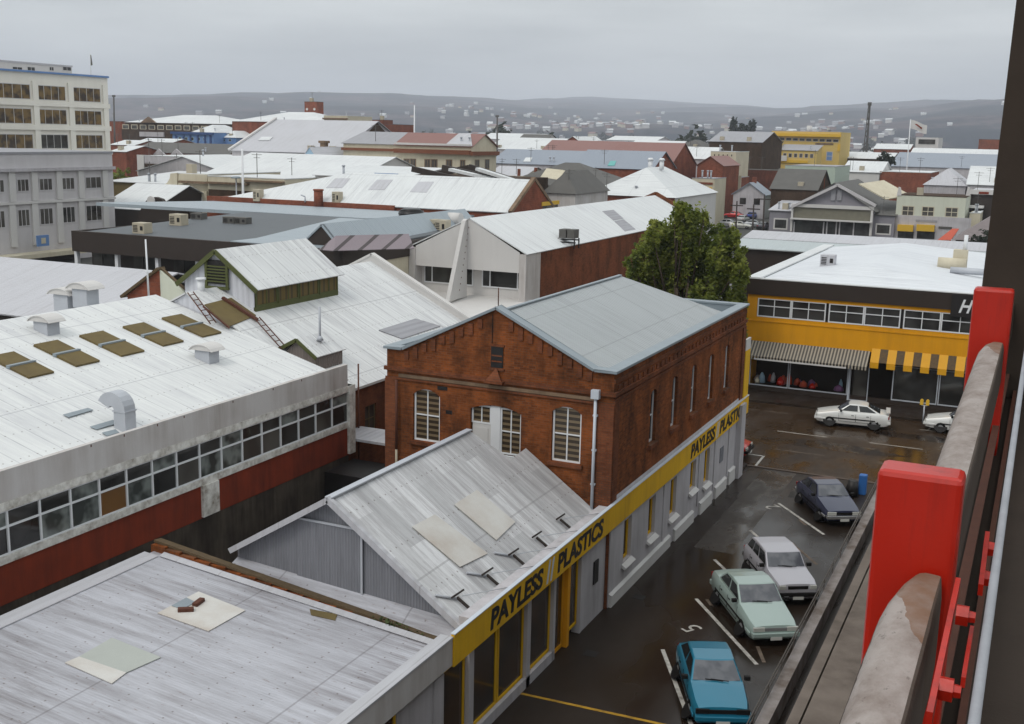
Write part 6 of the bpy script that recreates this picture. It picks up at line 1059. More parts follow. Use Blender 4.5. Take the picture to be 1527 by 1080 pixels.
def car(name, label, pmat, loc, ang, Lc=4.1, Wc=1.65, H=1.37, wb=2.45, nose=.70, cowl=.95, belt=.93, tail=.93, xc=.72, xr0=.12, xr1=-1.05, xb=-1.75, deck=None, grille=m_trim, bump=m_trim, lamps='wide', roofw=.60, side2=None, estate=False, spoiler=False, cat='car', group=None, under=None):
    """x forward, y left. xc cowl, xr0 front roof edge, xr1 rear roof edge, xb foot of the rear window"""
    t = thing(name, label, cat, (loc[0], loc[1], 0), group); t.rotation_euler = (0, 0, ang); hl = Lc/2; w = Wc/2
    st = [(hl, .80, nose-.16, .36), (hl-.05, .90, nose-.02, .26), (hl-.35, .965, nose+.055, .22), (xc+.25, .99, cowl-.05, .2), (xc, 1.0, cowl, .2), (0, 1.0, belt, .2), (xb+.15, 1.0, belt+.01, .2), (xb, .99, tail, .21), (-hl+.22, .96, deck or tail-.02, .24), (-hl+.03, .90, (deck or tail)-.1, .3), (-hl, .84, (deck or tail)-.24, .4)]
    ring = []
    for x, f, zt, zb in st:
        a = w*f; k = min(1, (zt-zb)/.6)
        ring.append([(x, -a*.93, zb), (x, -a*.99, zb+.14), (x, -a, zb+(zt-zb)*.5), (x, -a*.975, zt-.13*k), (x, -a*.90, zt-.02), (x, -a*.5, zt+.012), (x, 0, zt+.02), (x, a*.5, zt+.012), (x, a*.90, zt-.02), (x, a*.975, zt-.13*k), (x, a, zb+(zt-zb)*.5), (x, a*.99, zb+.14), (x, a*.93, zb)])
    MBm = MB().strip(ring, True); body = MBm.build('body', pmat, t, local=True); m_ = body.modifiers.new('sub', 'EDGE_SPLIT'); m_.split_angle = R(38)
    # cabin
    bw_, rw = w*.90, w*roofw*1.18; zb = belt-.02; zr_ = H
    def cab(x, hw, z, bow=0): return [(x+bow*0, -hw, z), (x+bow, -hw*.5, z), (x+bow*1.3, 0, z), (x+bow, hw*.5, z), (x, hw, z)]
    lowf, upf = cab(xc, bw_, cowl-.03, .05), cab(xr0, rw, zr_-.03, .03); lowr, upr = cab(xb, bw_*.96, tail-.03, -.04), cab(xr1, rw*.97, zr_-.05, -.02); mid = cab((xr0+xr1)/2, rw*1.0, zr_+.005)
    MB().strip([lowf, upf], False).add([], []).build('pillars', pmat, t, local=True) if False else None
    c = MB(); rows = [lowf, upf, mid, upr, lowr]; vs = [p for r_ in rows for p in r_]
    c.add(vs, [(i*5+j, i*5+j+1, (i+1)*5+j+1, (i+1)*5+j) for i in range(4) for j in range(4)])
    for j in (0, 4): c.add([lowf[j], upf[j], mid[j], upr[j], lowr[j]], [(0, 1, 2, 3, 4)])
    cb = c.build('cabin', pmat, t, local=True, bevel=.035)
    def inset(q, k=.10, out=.008, k2=None):
        q = [Vector(p) for p in q]; m = sum(q, Vector())/len(q); n = (q[1]-q[0]).cross(q[2]-q[0]).normalized()
        if n.dot(m-Vector((-.4, 0, .8))) < 0: n = -n
        return [p.lerp(m, k)+n*out for p in q]
    def glass(q, nm, mt, k=.08, out=.012): q = inset(q, k, out); MB().slab(q if (q[1]-q[0]).cross(q[2]-q[0]).dot(sum(q, Vector())/len(q)-Vector((-.4, 0, .8))) > 0 else q[::-1], .01).build(nm, mt, t, local=True)
    ws = [lowf[0], lowf[1], lowf[2], lowf[3], lowf[4], upf[4], upf[3], upf[2], upf[1], upf[0]]
    g = MB(); n_ = 4
    for rr_, nm in (((lowf, upf), 'windscreen'), ((lowr, upr), 'rear_window')):
        a, b = rr_; m = MB(); off = Vector((.012 if nm == 'windscreen' else -.012, 0, .012)); L0 = [Vector(p) for p in a]; L1 = [Vector(p) for p in b]; P = lambda j, v: (L0[j]*(1-v)+L1[j]*v); cx_ = .93
        for j in range(4):
            q = [P(j, .07), P(j+1, .07), P(j+1, .93), P(j, .93)]; q = [Vector((p.x, p.y*cx_, p.z))+off for p in q]; m.quad(*q)
        m.build(nm, m_scr if nm == 'windscreen' else m_cargl, t, local=True)
    for s_ in (-1, 1):
        j = 0 if s_ < 0 else 4; F0, F1, R1_, R0_ = Vector(lowf[j]), Vector(upf[j]), Vector(upr[j]), Vector(lowr[j]); bx_ = lambda u, v: (F0.lerp(R0_, u)).lerp(F1.lerp(R1_, u), v)
        cuts = (.05, .46, .52, .93) if not estate else (.05, .38, .42, .68, .72, .96)
        for a, b in zip(cuts[::2], cuts[1::2]):
            o = Vector((0, s_*.012, .006)); q = [bx_(a, .10)+o, bx_(b, .10)+o, bx_(b, .88)+o, bx_(a, .88)+o]
            m = MB().quad(*(q if s_ > 0 else q[::-1])); m.build('side_window', m_cargl, t, local=True)
        for fr, wx in ((1, wb/2), (-1, wb/2)):
            X_ = fr*wx+(.03 if fr > 0 else -.0); y0 = s_*(w-.19); y1 = s_*(w*.985+.008)
            MB().tube((X_, s_*(w-.05), .33), (X_, s_*(w*.985+.004), .36), .36, .36, 20).build('wheel_arch', m_trim, t, local=True)
            wh_ = MB().tube((X_, y0, .29), (X_, y1, .29), .29, .28, 22).build('wheel', m_tyre, t, local=True)
            rm = MB().tube((X_, y1-s_*.02, .29), (X_, y1+s_*.008, .29), .165, .15, 16).build('rim', m_rim, wh_, local=True); MB().tube((X_, y1, .29), (X_, y1+s_*.02, .29), .06, .05, 8).build('hub', m_trim, rm, local=True) if False else None
        for a, b in ((xc-.05, -.18), (-.20, -1.0)):
            d = MB(); d.bar((a, s_*(w+.002), .36), (b, s_*(w+.002), .36), .012, .012).bar((a, s_*(w+.002), .36), (a+.02, s_*(w*.985), belt-.12), .012, .012).bar((b, s_*(w+.002), .36), (b, s_*(w*.985), belt-.12), .012, .012).bar((b+.1, s_*(w*.99), belt-.2), (b+.24, s_*(w*.99), belt-.2), .03, .03); d.build('door_seam', m_trim, t, local=True)
        MB().bar((hl-.75, s_*(w+.006), .52), (-hl+.75, s_*(w+.006), .52), .02, .06).build('rubbing_strip', side2 or m_trim, t, local=True)
        mx_ = MB().box(xc-.2, xc-.08, min(s_*(w-.02), s_*(w+.15)), max(s_*(w-.02), s_*(w+.15)), belt+.0, belt+.12).build('door_mirror', m_trim if lamps != 'chrome' else m_chrome, t, local=True, bevel=.015)
        hy = w*(.66 if lamps == 'wide' else .68); hw = .12 if lamps == 'round' else .19
        MB().box(hl-.07, hl+.012, s_*hy-hw, s_*hy+hw, nose-.19, nose-.05).build('headlight', m_trim if lamps == 'black' else m_lamp, t, local=True, bevel=.01)
        MB().box(-hl-.012, -hl+.06, s_*w*.72-.15, s_*w*.72+.15, (deck or tail)-.28, (deck or tail)-.14).build('tail_light', m_tail, t, local=True)
        MB().bar((xc+.07, s_*.08+.25, cowl+.03), (xc-.02, s_*.08-.25, cowl+.05), .02, .015).build('wiper', m_trim, t, local=True)
    MB().box(hl-.05, hl+.006, -w*.45, w*.45, nose-.18, nose-.07).build('grille', grille, t, local=True)
    MB().box(hl-.12, hl+.09, -w*.93, w*.93, .36, .50).box(hl-.55, hl-.12, -w*1.01, -w*.95, .38, .48).box(hl-.55, hl-.12, w*.95, w*1.01, .38, .48).build('bumper', bump, t, local=True, bevel=.02); MB().box(-hl-.09, -hl+.12, -w*.93, w*.93, .36, .52).build('bumper', bump, t, local=True, bevel=.02)
    MB().box(hl+.07, hl+.098, -.19, .19, .27, .38).build('number_plate', m_plate, t, local=True)
    MB().box(-hl+.3, hl-.3, -w*.8, w*.8, .14, .3).build('underbody', m_trim, t, local=True)
    if spoiler: MB().box(-hl-.03, -hl+.2, -w*.85, w*.85, (deck or tail)+.07, (deck or tail)+.11).box(-hl+.05, -hl+.12, -w*.6, -w*.5, (deck or tail)-.02, (deck or tail)+.07).box(-hl+.05, -hl+.12, w*.5, w*.6, (deck or tail)-.02, (deck or tail)+.07).build('spoiler', pmat, t, local=True)
    return t
def park(p1, p2, side, Wc, Lc, off=0):
    """near side wheel contacts rear p1, front p2 on the car's right -> centre, angle"""
    a, b = onz(*p1, 0).xy, onz(*p2, 0).xy; d = (b-a).normalized(); n = Vector((-d.y, d.x)); c = (a+b)/2+n*(Wc/2)*side+d*off; return (c.x, c.y), math.atan2(d.y, d.x)
P_MINT, P_SILV, P_NAVY, P_TEAL, P_WHITE = paint('mint_car_paint', (.34, .43, .40, 1)), paint('silver_car_paint', (.42, .41, .45, 1)), paint('navy_car_paint', (.022, .027, .065, 1)), paint('turquoise_car_paint', (.012, .17, .27, 1)), paint('white_car_paint', (.70, .70, .68, 1))
c, a = park((1068, 901), (1103, 947), 1, 1.69, 4.5); car('parked_car', 'mint green sedan parked in the middle of the wet lot, facing the low rail wall', P_MINT, c, a, Lc=4.45, Wc=1.69, H=1.40, wb=2.55, nose=.72, tail=.99, xc=.85, xr0=.20, xr1=-.85, xb=-1.45, deck=.97, grille=m_chrome, bump=P_MINT, lamps='wide', group='cars in the alley car park', roofw=.66)
c, a = park((1113, 852), (1146, 893), 1, 1.6, 4.0); car('parked_car', 'silver grey boxy hatchback with black grille between the mint and navy cars', P_SILV, c, a, Lc=3.95, Wc=1.62, H=1.40, wb=2.4, nose=.80, cowl=.96, xc=.72, xr0=.22, xr1=-1.35, xb=-1.78, lamps='round', estate=True, roofw=.68, group='cars in the alley car park')
c, a = park((1191, 750), (1221, 778), 1, 1.63, 4.0); car('parked_car', 'dark navy blue hatchback with bright bumper, farthest car up the lot by the street', P_NAVY, c, a, Lc=3.95, Wc=1.63, H=1.37, wb=2.4, xc=.70, xr0=.15, xr1=-.95, xb=-1.6, bump=m_chrome, group='cars in the alley car park')
tc0, tc1 = onz(1030, 1000, .3), onz(1045, 1050, .3)
ang = math.atan2(-3.2, 1.45); car('parked_car', 'bright turquoise hatchback with black lamp panels, nearest car at the bottom of the lot', P_TEAL, (-7.42, 30.3), ang, Lc=3.9, Wc=1.64, H=1.36, wb=2.35, nose=.74, xc=.78, xr0=.15, xr1=-1.0, xb=-1.72, bump=P_TEAL, lamps='black', group='cars in the alley car park')
c, a = park((1303, 632), (1240, 626), 1, 1.62, 4.1); car('street_car', 'white hatchback with tail spoiler parked side on before the grey striped awning', P_WHITE, c, a, Lc=4.0, Wc=1.62, H=1.36, wb=2.4, nose=.72, xc=.78, xr0=.18, xr1=-.75, xb=-1.5, tail=.95, bump=P_WHITE, spoiler=True)
car('street_car', 'white sedan at the far kerb, half hidden behind the concrete handrail', P_WHITE, (-2.9, 67.6), math.pi-.02, Lc=4.3, Wc=1.66, H=1.36, wb=2.5, nose=.70, xc=.85, xr0=.25, xr1=-.8, xb=-1.4, deck=.93, bump=P_WHITE)
car('street_car', 'red car parked at the street corner, mostly hidden by the whitewashed wall', paint('red_car_paint', (.45, .015, .01, 1)), (-14.62, 56.3), 0.03, Lc=4.1, Wc=1.65)
random.seed(9)
for i, (px, py) in enumerate(((1093, 325), (1108, 331), (1122, 326), (1104, 341), (1126, 339), (1088, 338), (1139, 342))):
    q = onz(px, py, 0); col = [(.5, .02, .02), (.6, .6, .6), (.05, .1, .35), (.55, .55, .5), (.4, .42, .45), (.6, .6, .62), (.1, .1, .12)][i]; cn = ['red', 'white', 'blue', 'cream', 'silver', 'pale grey', 'black'][i]
    car('yard_car', f'{cn} car among the small cars in the yard behind the big tree', paint(f'{cn.replace(" ", "_")}_yard_paint', (*col, 1)), (q.x, q.y), random.choice([0, .1, 1.5, 3.1]), group='cars in the yard')
# ------------------------------------------------------------------ street bits
p = onz(1376, 631, .12); t = thing('parking_meter', 'twin headed yellow parking meter on the far pavement', 'parking meter', p); MB().tube(p, p+Vector((0, 0, 1.05)), .04).build('post', m_galv, t); MB().bar(p+Vector((-.16, 0, 1.05)), p+Vector((.16, 0, 1.05)), .06).build('crossbar', m_galv, t)
for s_ in (-1, 1): c = p+Vector((s_*.16, 0, 1.08)); MB().box(c.x-.09, c.x+.09, c.y-.08, c.y+.08, c.z, c.z+.24).tube(c+Vector((0, -.07, .24)), c+Vector((0, .07, .24)), .09, .09, 12).build('meter_head', m_yellow_t, t)
t = thing('litter_bin', 'blue topped bin with dark sack at the street end of the low rail wall', 'bin', (-6.35, 52.9, 0)); MB().box(-6.6, -6.25, 52.6, 52.95, 0, .95).build('bin_body', plain('bright_blue_plastic', (.03, .14, .42, 1), .5), t, bevel=.04); MB().tube((-6.85, 52.3, 0), (-6.8, 52.3, .75), .35, .2, 10).build('sack', m_black, t)
# street tree
def leafy(name, label, base, trunk_h, clumps, leaf, nleaf, mats, trunk_r=.25, seed=1, group=None, cat='tree'):
    random.seed(seed); t = thing(name, label, cat, base, group); b = Vector(base); tm = MB()
    top = b+Vector((0, 0, trunk_h)); tm.tube(b, top, trunk_r, trunk_r*.7, 10)
    for c, r in clumps:
        c = b+Vector(c); mid = top.lerp(c, .5)+Vector((random.uniform(-.3, .3), random.uniform(-.3, .3), .1)); tm.tube(top, mid, trunk_r*.45, trunk_r*.28, 6).tube(mid, c, trunk_r*.28, trunk_r*.1, 6)
    tm.build('trunk', m_bark, t); crown = MB(); tot = sum(r.x*r.y*r.z if isinstance(r, Vector) else r**3 for c, r in clumps)
    for c, r in clumps:
        c = b+Vector(c); r = r if isinstance(r, Vector) else Vector((r, r, r)); n = int(nleaf*(r.x*r.y*r.z)**.75/sum((q.x*q.y*q.z if isinstance(q, Vector) else q**3)**.75 for _, q in clumps))
        twigs = [Vector((random.gauss(0, 1), random.gauss(0, 1), random.gauss(0, 1))).normalized()*random.uniform(.45, 1.0) for _ in range(max(10, n//28))]
        for i in range(n):
            tw = random.choice(twigs); d = tw+Vector((random.gauss(0, .12), random.gauss(0, .12), random.gauss(0, .16))); p = c+Vector((d.x*r.x, d.y*r.y, d.z*r.z))
            s_ = leaf*random.uniform(.6, 1.25); u = Vector((random.uniform(-1, 1), random.uniform(-1, 1), random.uniform(-.6, .6))).normalized(); v = u.cross(Vector((random.uniform(-1, 1), random.uniform(-1, 1), random.uniform(-1, 1)))).normalized()
            crown.quad(p-u*s_, p+v*s_*.55, p+u*s_, p-v*s_*.55)
    crown.build('crown', mats, t, recalc=False); return t
m_bark = plain('tree_bark', (.07, .05, .035, 1), .9, .4, 4)
def leafmat(name, c1, c2, c3, sc=.9):
    s = NT(name); f = s.noise(sc, None, 3, .6); c = s.ramp(f, [(.35, c1), (.5, c2), (.66, c3)]); c = s.mix(s.math('MULTIPLY', s.noise(9, None, 2), .5), c, dk(c1, .7))
    s.b.inputs['Transmission Weight'].default_value = 0; s.b.inputs['Subsurface Weight'].default_value = 0
    s.out(c, .5, 0, .3); tr = s.n('ShaderNodeBsdfTranslucent'); s.l(c, tr.inputs[0]); mx = s.n('ShaderNodeMixShader'); mx.inputs[0].default_value = .5; s.l(s.b.outputs[0], mx.inputs[1]); s.l(tr.outputs[0], mx.inputs[2]); s.l(mx.outputs[0], s.t.nodes['Material Output'].inputs['Surface']); return s.m
m_leaf = leafmat('street_tree_leaves', (.08, .115, .018, 1), (.21, .25, .04, 1), (.40, .42, .09, 1)); m_leaf_far = leafmat('distant_foliage', (.02, .03, .018, 1), (.035, .048, .025, 1), (.05, .062, .03, 1), .2)
TY = 69.0; tb = ony(1022, 330, TY); V = Vector
cl = []
for px, py, r in ((1021, 314, .5), (1018, 322, .7), (1020, 333, 1.0), (1000, 350, 1.2), (1040, 345, 1.3), (975, 358, .9), (968, 385, 1.35), (1000, 380, 1.5), (1035, 378, 1.6), (1068, 365, 1.1), (1092, 372, .95), (1075, 392, 1.4), (1100, 400, 1.0), (955, 410, 1.2), (985, 415, 1.5), (1020, 418, 1.6), (1055, 425, 1.5), (1090, 430, 1.3), (1000, 450, 1.3), (1050, 455, 1.4), (1090, 465, 1.1), (1102, 498, .75), (976, 338, .6), (1092, 352, .6), (1013, 318, .62), (943, 396, .7), (1006, 322, .45), (1030, 316, .45), (985, 335, .45), (1050, 326, .5), (962, 362, .5), (950, 378, .5), (1080, 350, .5), (1103, 380, .55), (1108, 415, .5), (938, 420, .55), (1109, 450, .5), (1108, 478, .45)):
    q = ony(px, py, TY+random.uniform(-1.6, 1.6)); cl.append((q-Vector((tb.x, TY, 0)), V((r*.72, r*.72, r*1.04))))
leafy('street_tree', 'big leafy green street tree rising behind the brick warehouse beside the yellow shop', (tb.x, TY, 0), 2.6, cl, .14, 30000, m_leaf, .28, 4)
# shrubs and far trees
q = onz(180, 262, 0); leafy('small_tree', 'yellow green bushy tree between the white office block and the plain white shed', (*ony(180, 250, 165).xy, 0), 3, [((0, 0, 6.3), V((2.6, 2, 1.9))), ((1.3, 0, 5.4), V((2, 2, 1.5))), ((-1.2, 0, 5.2), V((2, 2, 1.6)))], .35, 900, m_leaf, .2, 5)
q = ony(1325, 236, 330); leafy('small_tree', 'dark green round tree in front of the long blue grey shed at right', (q.x, 325, 0), 3, [((0, 0, q.z+.6), V((2.6, 2.4, 2.0))), ((1.2, 0, q.z-1), V((2.2, 2, 1.6)))], .5, 500, m_leaf_far, .25, 6)
q = ony(1460, 358, 176); leafy('shrub', 'dark green shrub at the right edge below the brown hip roof', (q.x, 176, 0), .8, [((0, 0, 2.6), V((2.6, 1.5, 1.3))), ((1.5, 0, 2.2), V((1.6, 1.5, 1.0)))], .3, 600, m_leaf_far, .15, 8)
index_children()
ft0 = leafy('distant_tree', 'dark tree in the hazy tree belt at the foot of the hills', (0, 0, 0), 4, [((0, 0, 8), V((5, 5, 4))), ((3, 0, 6.5), V((4, 4, 3))), ((-3, 1, 6.5), V((4, 4, 3))), ((0, 0, 11), V((3, 3, 3)))], 1.1, 420, m_leaf_far, .5, 12, 'distant trees below the hills')
pop0 = leafy('distant_poplar', 'tall narrow poplar in the dark row left of the yellow building', (6, 0, 0), 4, [((0, 0, 8), V((2.6, 2.6, 6))), ((0, 0, 15), V((2.4, 2.4, 6))), ((0, 0, 20), V((1.6, 1.6, 4)))], 1.0, 420, m_leaf_far, .4, 13, 'poplars left of the yellow building')
index_children(); random.seed(17)
def plant(o0, x, y, s, first=[1]):
    o = copy_tree(o0); o.location = (x, y, 0); o.scale = (s*random.uniform(.9, 1.3), s, s*random.uniform(.8, 1.1)); o.rotation_euler = (0, 0, random.uniform(0, 6)); return o
for i in range(110):
    y = random.choice([1250, 1700, 2100])*random.uniform(.9, 1.1); az = random.uniform(-.98, .18); plant(ft0, math.tan(az)*y, y, random.uniform(1.0, 1.8)*(y/1500)**.5)
for px, y, s in ((1037, 640, 1.75), (1150, 700, 1.5), (745, 640, 1.6), (1190, 760, 1.4), (700, 800, 1.5), (1015, 820, 1.5), (1242, 900, 1.6), (820, 700, 1.3)): q = ony(px, 200, y); o = plant(ft0, q.x, y, s); o['label'] = 'single dark round tree standing out of the far roofs'; o['group'] = 'single far trees among the roofs'
for i in range(34):
    y = random.uniform(260, 900); az = random.uniform(-.85, .05); o = plant(ft0, math.tan(az)*y, y, random.uniform(.35, .6)); o['label'] = 'small dark tree standing between the town roofs'; o['group'] = 'small trees between the town roofs'
for i, px in enumerate((1092, 1098, 1103, 1109, 1116, 1123)): q = ony(px, 200, 700); o = plant(pop0, q.x, 700+random.uniform(-8, 8), 1.2)
for o in (ft0, pop0):
    o.location = (-700 if o is ft0 else ony(1087, 200, 700).x, 1400 if o is ft0 else 704, 0)
    if o is pop0: o.scale = (1, 1, .8)
# ------------------------------------------------------------------ car park rail wall and ledge
rw = thing('rail_wall', 'long low concrete wall with two thin steel rails dividing the car park from the ledge', 'wall', (-5.4, 30, 0))
MB().box(-5.70, -5.36, 8, 52.2, 0, .62).build('wall', grimy('damp_concrete_wall', (.30, .27, .26, 1), (.10, .07, .05, 1), 1.1, 1.2, False), rw)
m_galv2 = plain('dull_steel_rail', (.10, .085, .075, 1), .5, .2)
for z_ in (1.02, .84): MB().tube((-5.72, 8, z_), (-5.72, 52.2, z_), .02, n=6).build('rail', m_galv2, rw)
y = 9.0
while y < 52: MB().bar((-5.72, y, 1.02), (-5.72, y, .5), .03).build('rail_post', m_galv2, rw); y += 1.75
lg2 = thing('loading_ledge', 'broad worn concrete ledge with a dark joint line between rail wall and handrail', 'ledge', (-3, 30, 0))
m_ledge = grimy('worn_ledge_concrete', (.20, .165, .14, 1), (.06, .045, .035, 1), .8, .8, False)
MB().box(-4.50, -.5, 8, 53.0, .004, .9).build('slab', m_ledge, lg2); MB().box(-4.86, -4.56, 8, 53.0, .004, .88).build('kerb', m_ledge, lg2)
# parking structure (where the photographer stands) with handrail beams and red posts
ps = thing('parking_structure', 'dark stained concrete edge and deck of the raised parking structure at the right edge', 'structure', (0, 20, 0)); m_deck = grimy('dark_brown_stained_concrete', (.045, .032, .024, 1), (.02, .014, .01, 1), .7, 1.2, False)
MB().box(-.40, 6, -3, 45, 13.1, 13.55).build('deck', m_deck, ps); MB().box(-.42, -.25, -3, 45, 12.7, 13.098).box(-.36, -.24, -3, 45, 13.552, 13.75).build('edge_beam', m_deck, ps); MB().box(-.30, -.05, -3, 45, .004, 12.69).build('outer_wall', m_deck, ps)
MB().box(-.22, -.17, 1, 45, 13.76, 13.80).box(-.12, -.09, 1, 45, 13.56, 13.64).build('steel_channel', m_rusty, ps)
COLY = 12.0; MB().slab([(-.52, COLY, 13.56), (2.5, COLY, 13.56), (2.5, COLY, 19), (-.44, COLY, 19)], .5).build('column', m_deck, ps)
def conc_beam():
    s = NT('weathered_handrail_concrete'); x = s.sep(); f = s.noise(5, s.scl((1, .6, 1)), 7, .7); c = s.mix(s.ramp(f, [(.4, g1(0)), (.7, g1(1))]), (.33, .29, .27, 1), (.17, .13, .11, 1)); pit = s.ramp(s.noise(26, s.scl((1, .5, 1)), 4, .7), [(.62, g1(0)), (.7, g1(1))]); c = s.mix(s.math('MULTIPLY', pit, .55), c, (.05, .035, .025, 1))
    yy = s.math('ADD', x[1], s.math('MULTIPLY', s.math('SUBTRACT', s.noise(5, None, 5), .5), 1.2)); r = s.ramp(s.math('ADD', yy, s.math('MULTIPLY', x[0], 1.5)), [(.0, g1(0)), (.06, g1(1))], 'EASE'); r.node.color_ramp.elements[0].position = .0
    rust = s.math('GREATER_THAN', s.math('ADD', s.math('ADD', x[1], s.math('MULTIPLY', x[0], 3.2)), s.math('MULTIPLY', s.noise(3.5, None, 4), .5)), -.32+.1)
    c = s.mix(s.math('MULTIPLY', s.math('MULTIPLY', rust, s.ramp(s.noise(9, None, 5), [(.3, g1(.55)), (.6, g1(.95))])), .9), c, (.17, .085, .045, 1)); side = s.math('LESS_THAN', s.math('SUBTRACT', x[2], s.math('MULTIPLY', s.math('GREATER_THAN', x[0], .07), .5)), s.math('SUBTRACT', s.math('MULTIPLY', s.noise(14, None, 4), .05), .06 if False else .09)); c = s.mix(s.math('MULTIPLY', side, .93), c, (.045, .03, .02, 1)); s.bump(s.noise(40, None, 5), .5, .006); return s.out(c, .75, 0, .35)  # side face mixed dark brown: its shading is put into the colour
m_beam = conc_beam()
BZ = 14.5
def beam(y0, y1, label):
    t = thing('handrail_beam', label, 'handrail', (-.28, y1, BZ), 'concrete handrail beams'); prof = []
    x0, x1 = -.375, -.195
    sec = [(x0, -.30), (x0, -.085), (x0+.012, -.05), (x0+.035, -.018), (x0+.065, -.004), (x0+.10, 0), (x1-.03, -.001), (x1-.006, -.003), (x1, -.012), (x1+.004, -.05), (x1+.006, -.30)]
    rings = []; n = 28
    for i in range(n+1):
        u = i/n; y = y0+(y1-y0)*u; e = max(0, (y-(y1-.5))/.5); dz = -.02*e**4
        rings.append([(x+random.uniform(-.0015, .0015)+((1.15*.042*e**2.2*min(1, (-.25-x)/.1)) if x < -.25 else -.012*e**4), y, BZ+z+dz+random.uniform(-.0012, .0012)) for x, z in sec])
    MB().strip(rings, True).build('beam', m_beam, t).modifiers.new('es', 'EDGE_SPLIT').split_angle = R(40); return t
beam(.3, 4.16, 'near weathered concrete handrail beam with a rust stained rounded end against the big red post'); beam(4.36, 9.62, 'second concrete handrail beam running on behind the big red post to the far post'); beam(9.84, 15.4, 'far concrete handrail beam mostly hidden behind the second red post')
def post(y, label):
    t = thing('red_post', label, 'post', (-.3, y, 14), 'red steel posts of the handrail'); x0, x1 = -.463, -.168; zt = ony(1312, 700, 4.19).z if y < 6 else ony(1458, 430, 9.66).z
    MB().box(x0, x1, y, y+.17, 13.3, zt).build('plate', m_red, t, bevel=.022); return t
p1_ = post(4.19, 'big bright red steel post rising through the concrete handrail, nearest the camera'); post(9.66, 'second red steel post at the right edge before the yellow shop'); post(15.45, 'farthest red post, hidden behind the second one')
# red brace with hexagon bolts on the inner side
br_ = thing('red_brace', 'slanting red steel brace with hexagonal bolt heads right of the big red post', 'brace', (-.15, 3.4, 14))
pa = ony(1428, 872, 3.9); pb_ = ony(1385, 1075, 2.9); MB().bar(pa, pb_, .016, .05).build('brace_bar', m_red, br_)
for px, py, y in ((1436, 918, 3.6), (1412, 1028, 3.1)): c = ony(px, py, y); MB().tube(c-Vector((.02, 0, 0)), c+Vector((.016, 0, 0)), .034, .034, 6, smooth=False).tube(c+Vector((.016, 0, 0)), c+Vector((.036, 0, 0)), .02, .018, 6, smooth=False).build('bolt_head', m_red, br_)
b2 = thing('small_red_brace', 'smaller red steel bracket farther along, between the beam and the white pipe', 'brace', (-.1, 5.5, 14)); pa, pb_ = ony(1472, 800, 5.6), ony(1462, 880, 4.9); MB().bar(pa, pb_, .02, .05).build('brace_bar', m_red, b2)
for px, py, y in ((1473, 818, 5.5), (1468, 862, 5.2)): c = ony(px, py, y); MB().tube(c-Vector((.02, 0, 0)), c+Vector((.04, 0, 0)), .04, .034, 6, smooth=False).build('bolt_head', m_red, b2)
pa, pb_ = ony(1449, 940, 3.7), ony(1436, 1018, 3.2); b3 = thing('red_strip', 'thin red steel strip between the brace and the white pipe', 'strip', pa); MB().bar(pa, pb_, .012, .03).build('strip', m_red, b3)
wp = thing('white_handrail_pipe', 'white painted steel pipe running along the inner side of the parapet at the lower right', 'handrail', (-.04, 4, 14.6)); pa, pb_ = onz(1453, 1079, 14.55), onz(1494, 800, 14.55); d = (pb_-pa); MB().tube(pa-d*.2, Vector((pa.x, pa.y+12, 14.55)), .015, n=14).build('pipe', plain('scuffed_white_pipe', (.30, .31, .34, 1), .5, .3, 6), wp)
HAZE = .00015; EXPO = .15; ZH = 1.12; ZT = 2.0
# ------------------------------------------------------------------ light, sky, air
W = bpy.data.worlds.new('World'); S.world = W; W.use_nodes = True; wt = W.node_tree
for n_ in list(wt.nodes): wt.nodes.remove(n_)
SUN_EL, SUN_ROT = R(52), R(200)
sky = wt.nodes.new('ShaderNodeTexSky'); sky.sky_type = 'NISHITA'; sky.sun_disc = False; sky.sun_elevation = SUN_EL; sky.sun_rotation = SUN_ROT; sky.dust_density = 5; sky.air_density = 1.0; sky.ozone_density = 1.0
hs = wt.nodes.new('ShaderNodeHueSaturation'); hs.inputs['Saturation'].default_value = .12; wt.links.new(sky.outputs[0], hs.inputs['Color'])
# overcast: an even grey cloud deck mixed over the sky
tc = wt.nodes.new('ShaderNodeTexCoord'); sx = wt.nodes.new('ShaderNodeSeparateXYZ'); wt.links.new(tc.outputs['Generated'], sx.inputs[0])
mp = wt.nodes.new('ShaderNodeMapping'); mp.inputs['Scale'].default_value = (1, 1, 7); wt.links.new(tc.outputs['Generated'], mp.inputs[0])
nz = wt.nodes.new('ShaderNodeTexNoise'); nz.inputs['Scale'].default_value = 2.6; nz.inputs['Detail'].default_value = 6; wt.links.new(mp.outputs[0], nz.inputs['Vector'])
rp = wt.nodes.new('ShaderNodeValToRGB'); rp.color_ramp.elements[0].position = .3; rp.color_ramp.elements[1].position = .7
rp.color_ramp.elements[0].color = (3.7, 3.95, 4.05, 1); rp.color_ramp.elements[1].color = (6.5, 6.8, 6.8, 1); wt.links.new(nz.outputs['Fac'], rp.inputs[0])
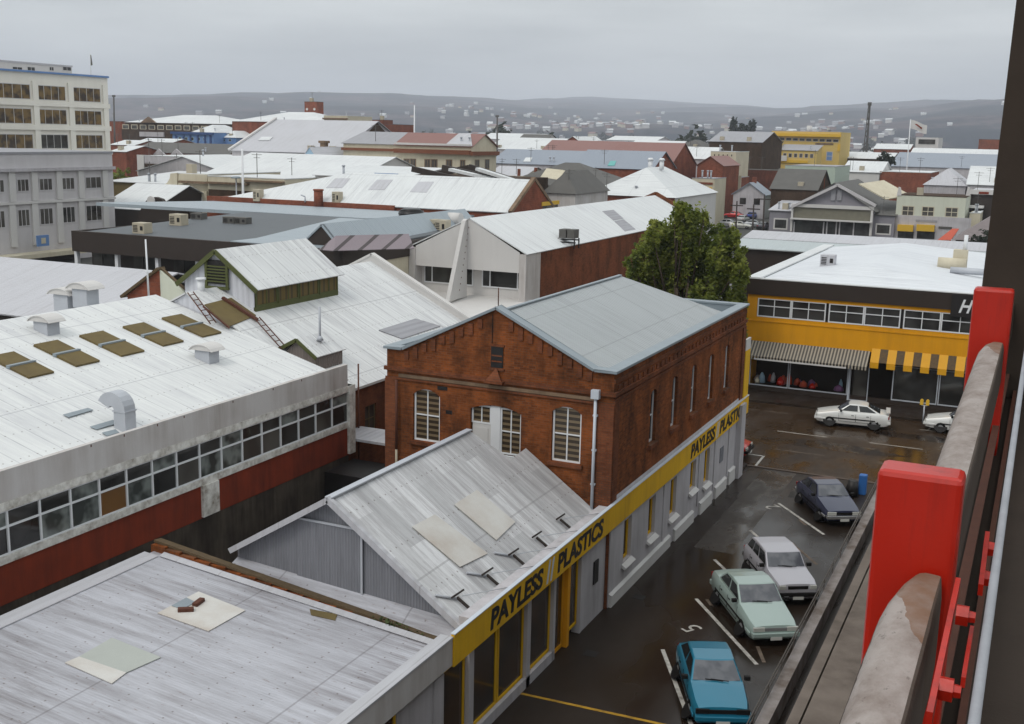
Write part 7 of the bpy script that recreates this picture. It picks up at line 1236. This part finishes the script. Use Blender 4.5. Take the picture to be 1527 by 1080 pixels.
mx = wt.nodes.new('ShaderNodeMix'); mx.data_type = 'RGBA'; mx.inputs[0].default_value = .9; wt.links.new(hs.outputs[0], mx.inputs[6]); wt.links.new(rp.outputs[0], mx.inputs[7])
bgn = wt.nodes.new('ShaderNodeBackground'); bgn.inputs['Strength'].default_value = .1; gz = wt.nodes.new('ShaderNodeMapRange'); gz.inputs['From Min'].default_value = -.02; gz.inputs['From Max'].default_value = .85; gz.inputs['To Min'].default_value = ZH; gz.inputs['To Max'].default_value = ZT; wt.links.new(sx.outputs[2], gz.inputs['Value'])
ml = wt.nodes.new('ShaderNodeVectorMath'); ml.operation = 'SCALE'; wt.links.new(mx.outputs[2], ml.inputs[0]); wt.links.new(gz.outputs[0], ml.inputs['Scale']); wt.links.new(ml.outputs[0], bgn.inputs[0])
wo = wt.nodes.new('ShaderNodeOutputWorld'); wt.links.new(bgn.outputs[0], wo.inputs[0])
sd = bpy.data.lights.new('sun', 'SUN'); sd.energy = .75; sd.angle = R(14); sd.color = (1, .93, .84); so = bpy.data.objects.new('sun', sd); COL.objects.link(so)
dirv = Vector((math.sin(SUN_ROT)*math.cos(SUN_EL), math.cos(SUN_ROT)*math.cos(SUN_EL), math.sin(SUN_EL))); so.rotation_euler = dirv.to_track_quat('Z', 'Y').to_euler()
hz_ = MB().box(-15400, 15400, -160, 15400, -1.05, 490).build('haze', bpy.data.materials.new('haze_air')); hz_['kind'] = 'stuff'
hm = hz_.data.materials[0]; hm.use_nodes = True; ht = hm.node_tree
for n_ in list(ht.nodes): ht.nodes.remove(n_)
pv = ht.nodes.new('ShaderNodeVolumePrincipled'); pv.inputs['Color'].default_value = (.85, .895, .99, 1); pv.inputs['Density'].default_value = HAZE; pv.inputs['Anisotropy'].default_value = 0; S.cycles.volume_bounces = 3
mo_ = ht.nodes.new('ShaderNodeOutputMaterial'); ht.links.new(pv.outputs[0], mo_.inputs['Volume'])
S.view_settings.view_transform = 'Standard'; S.view_settings.look = 'None'; S.view_settings.exposure = EXPO; S.view_settings.gamma = 1
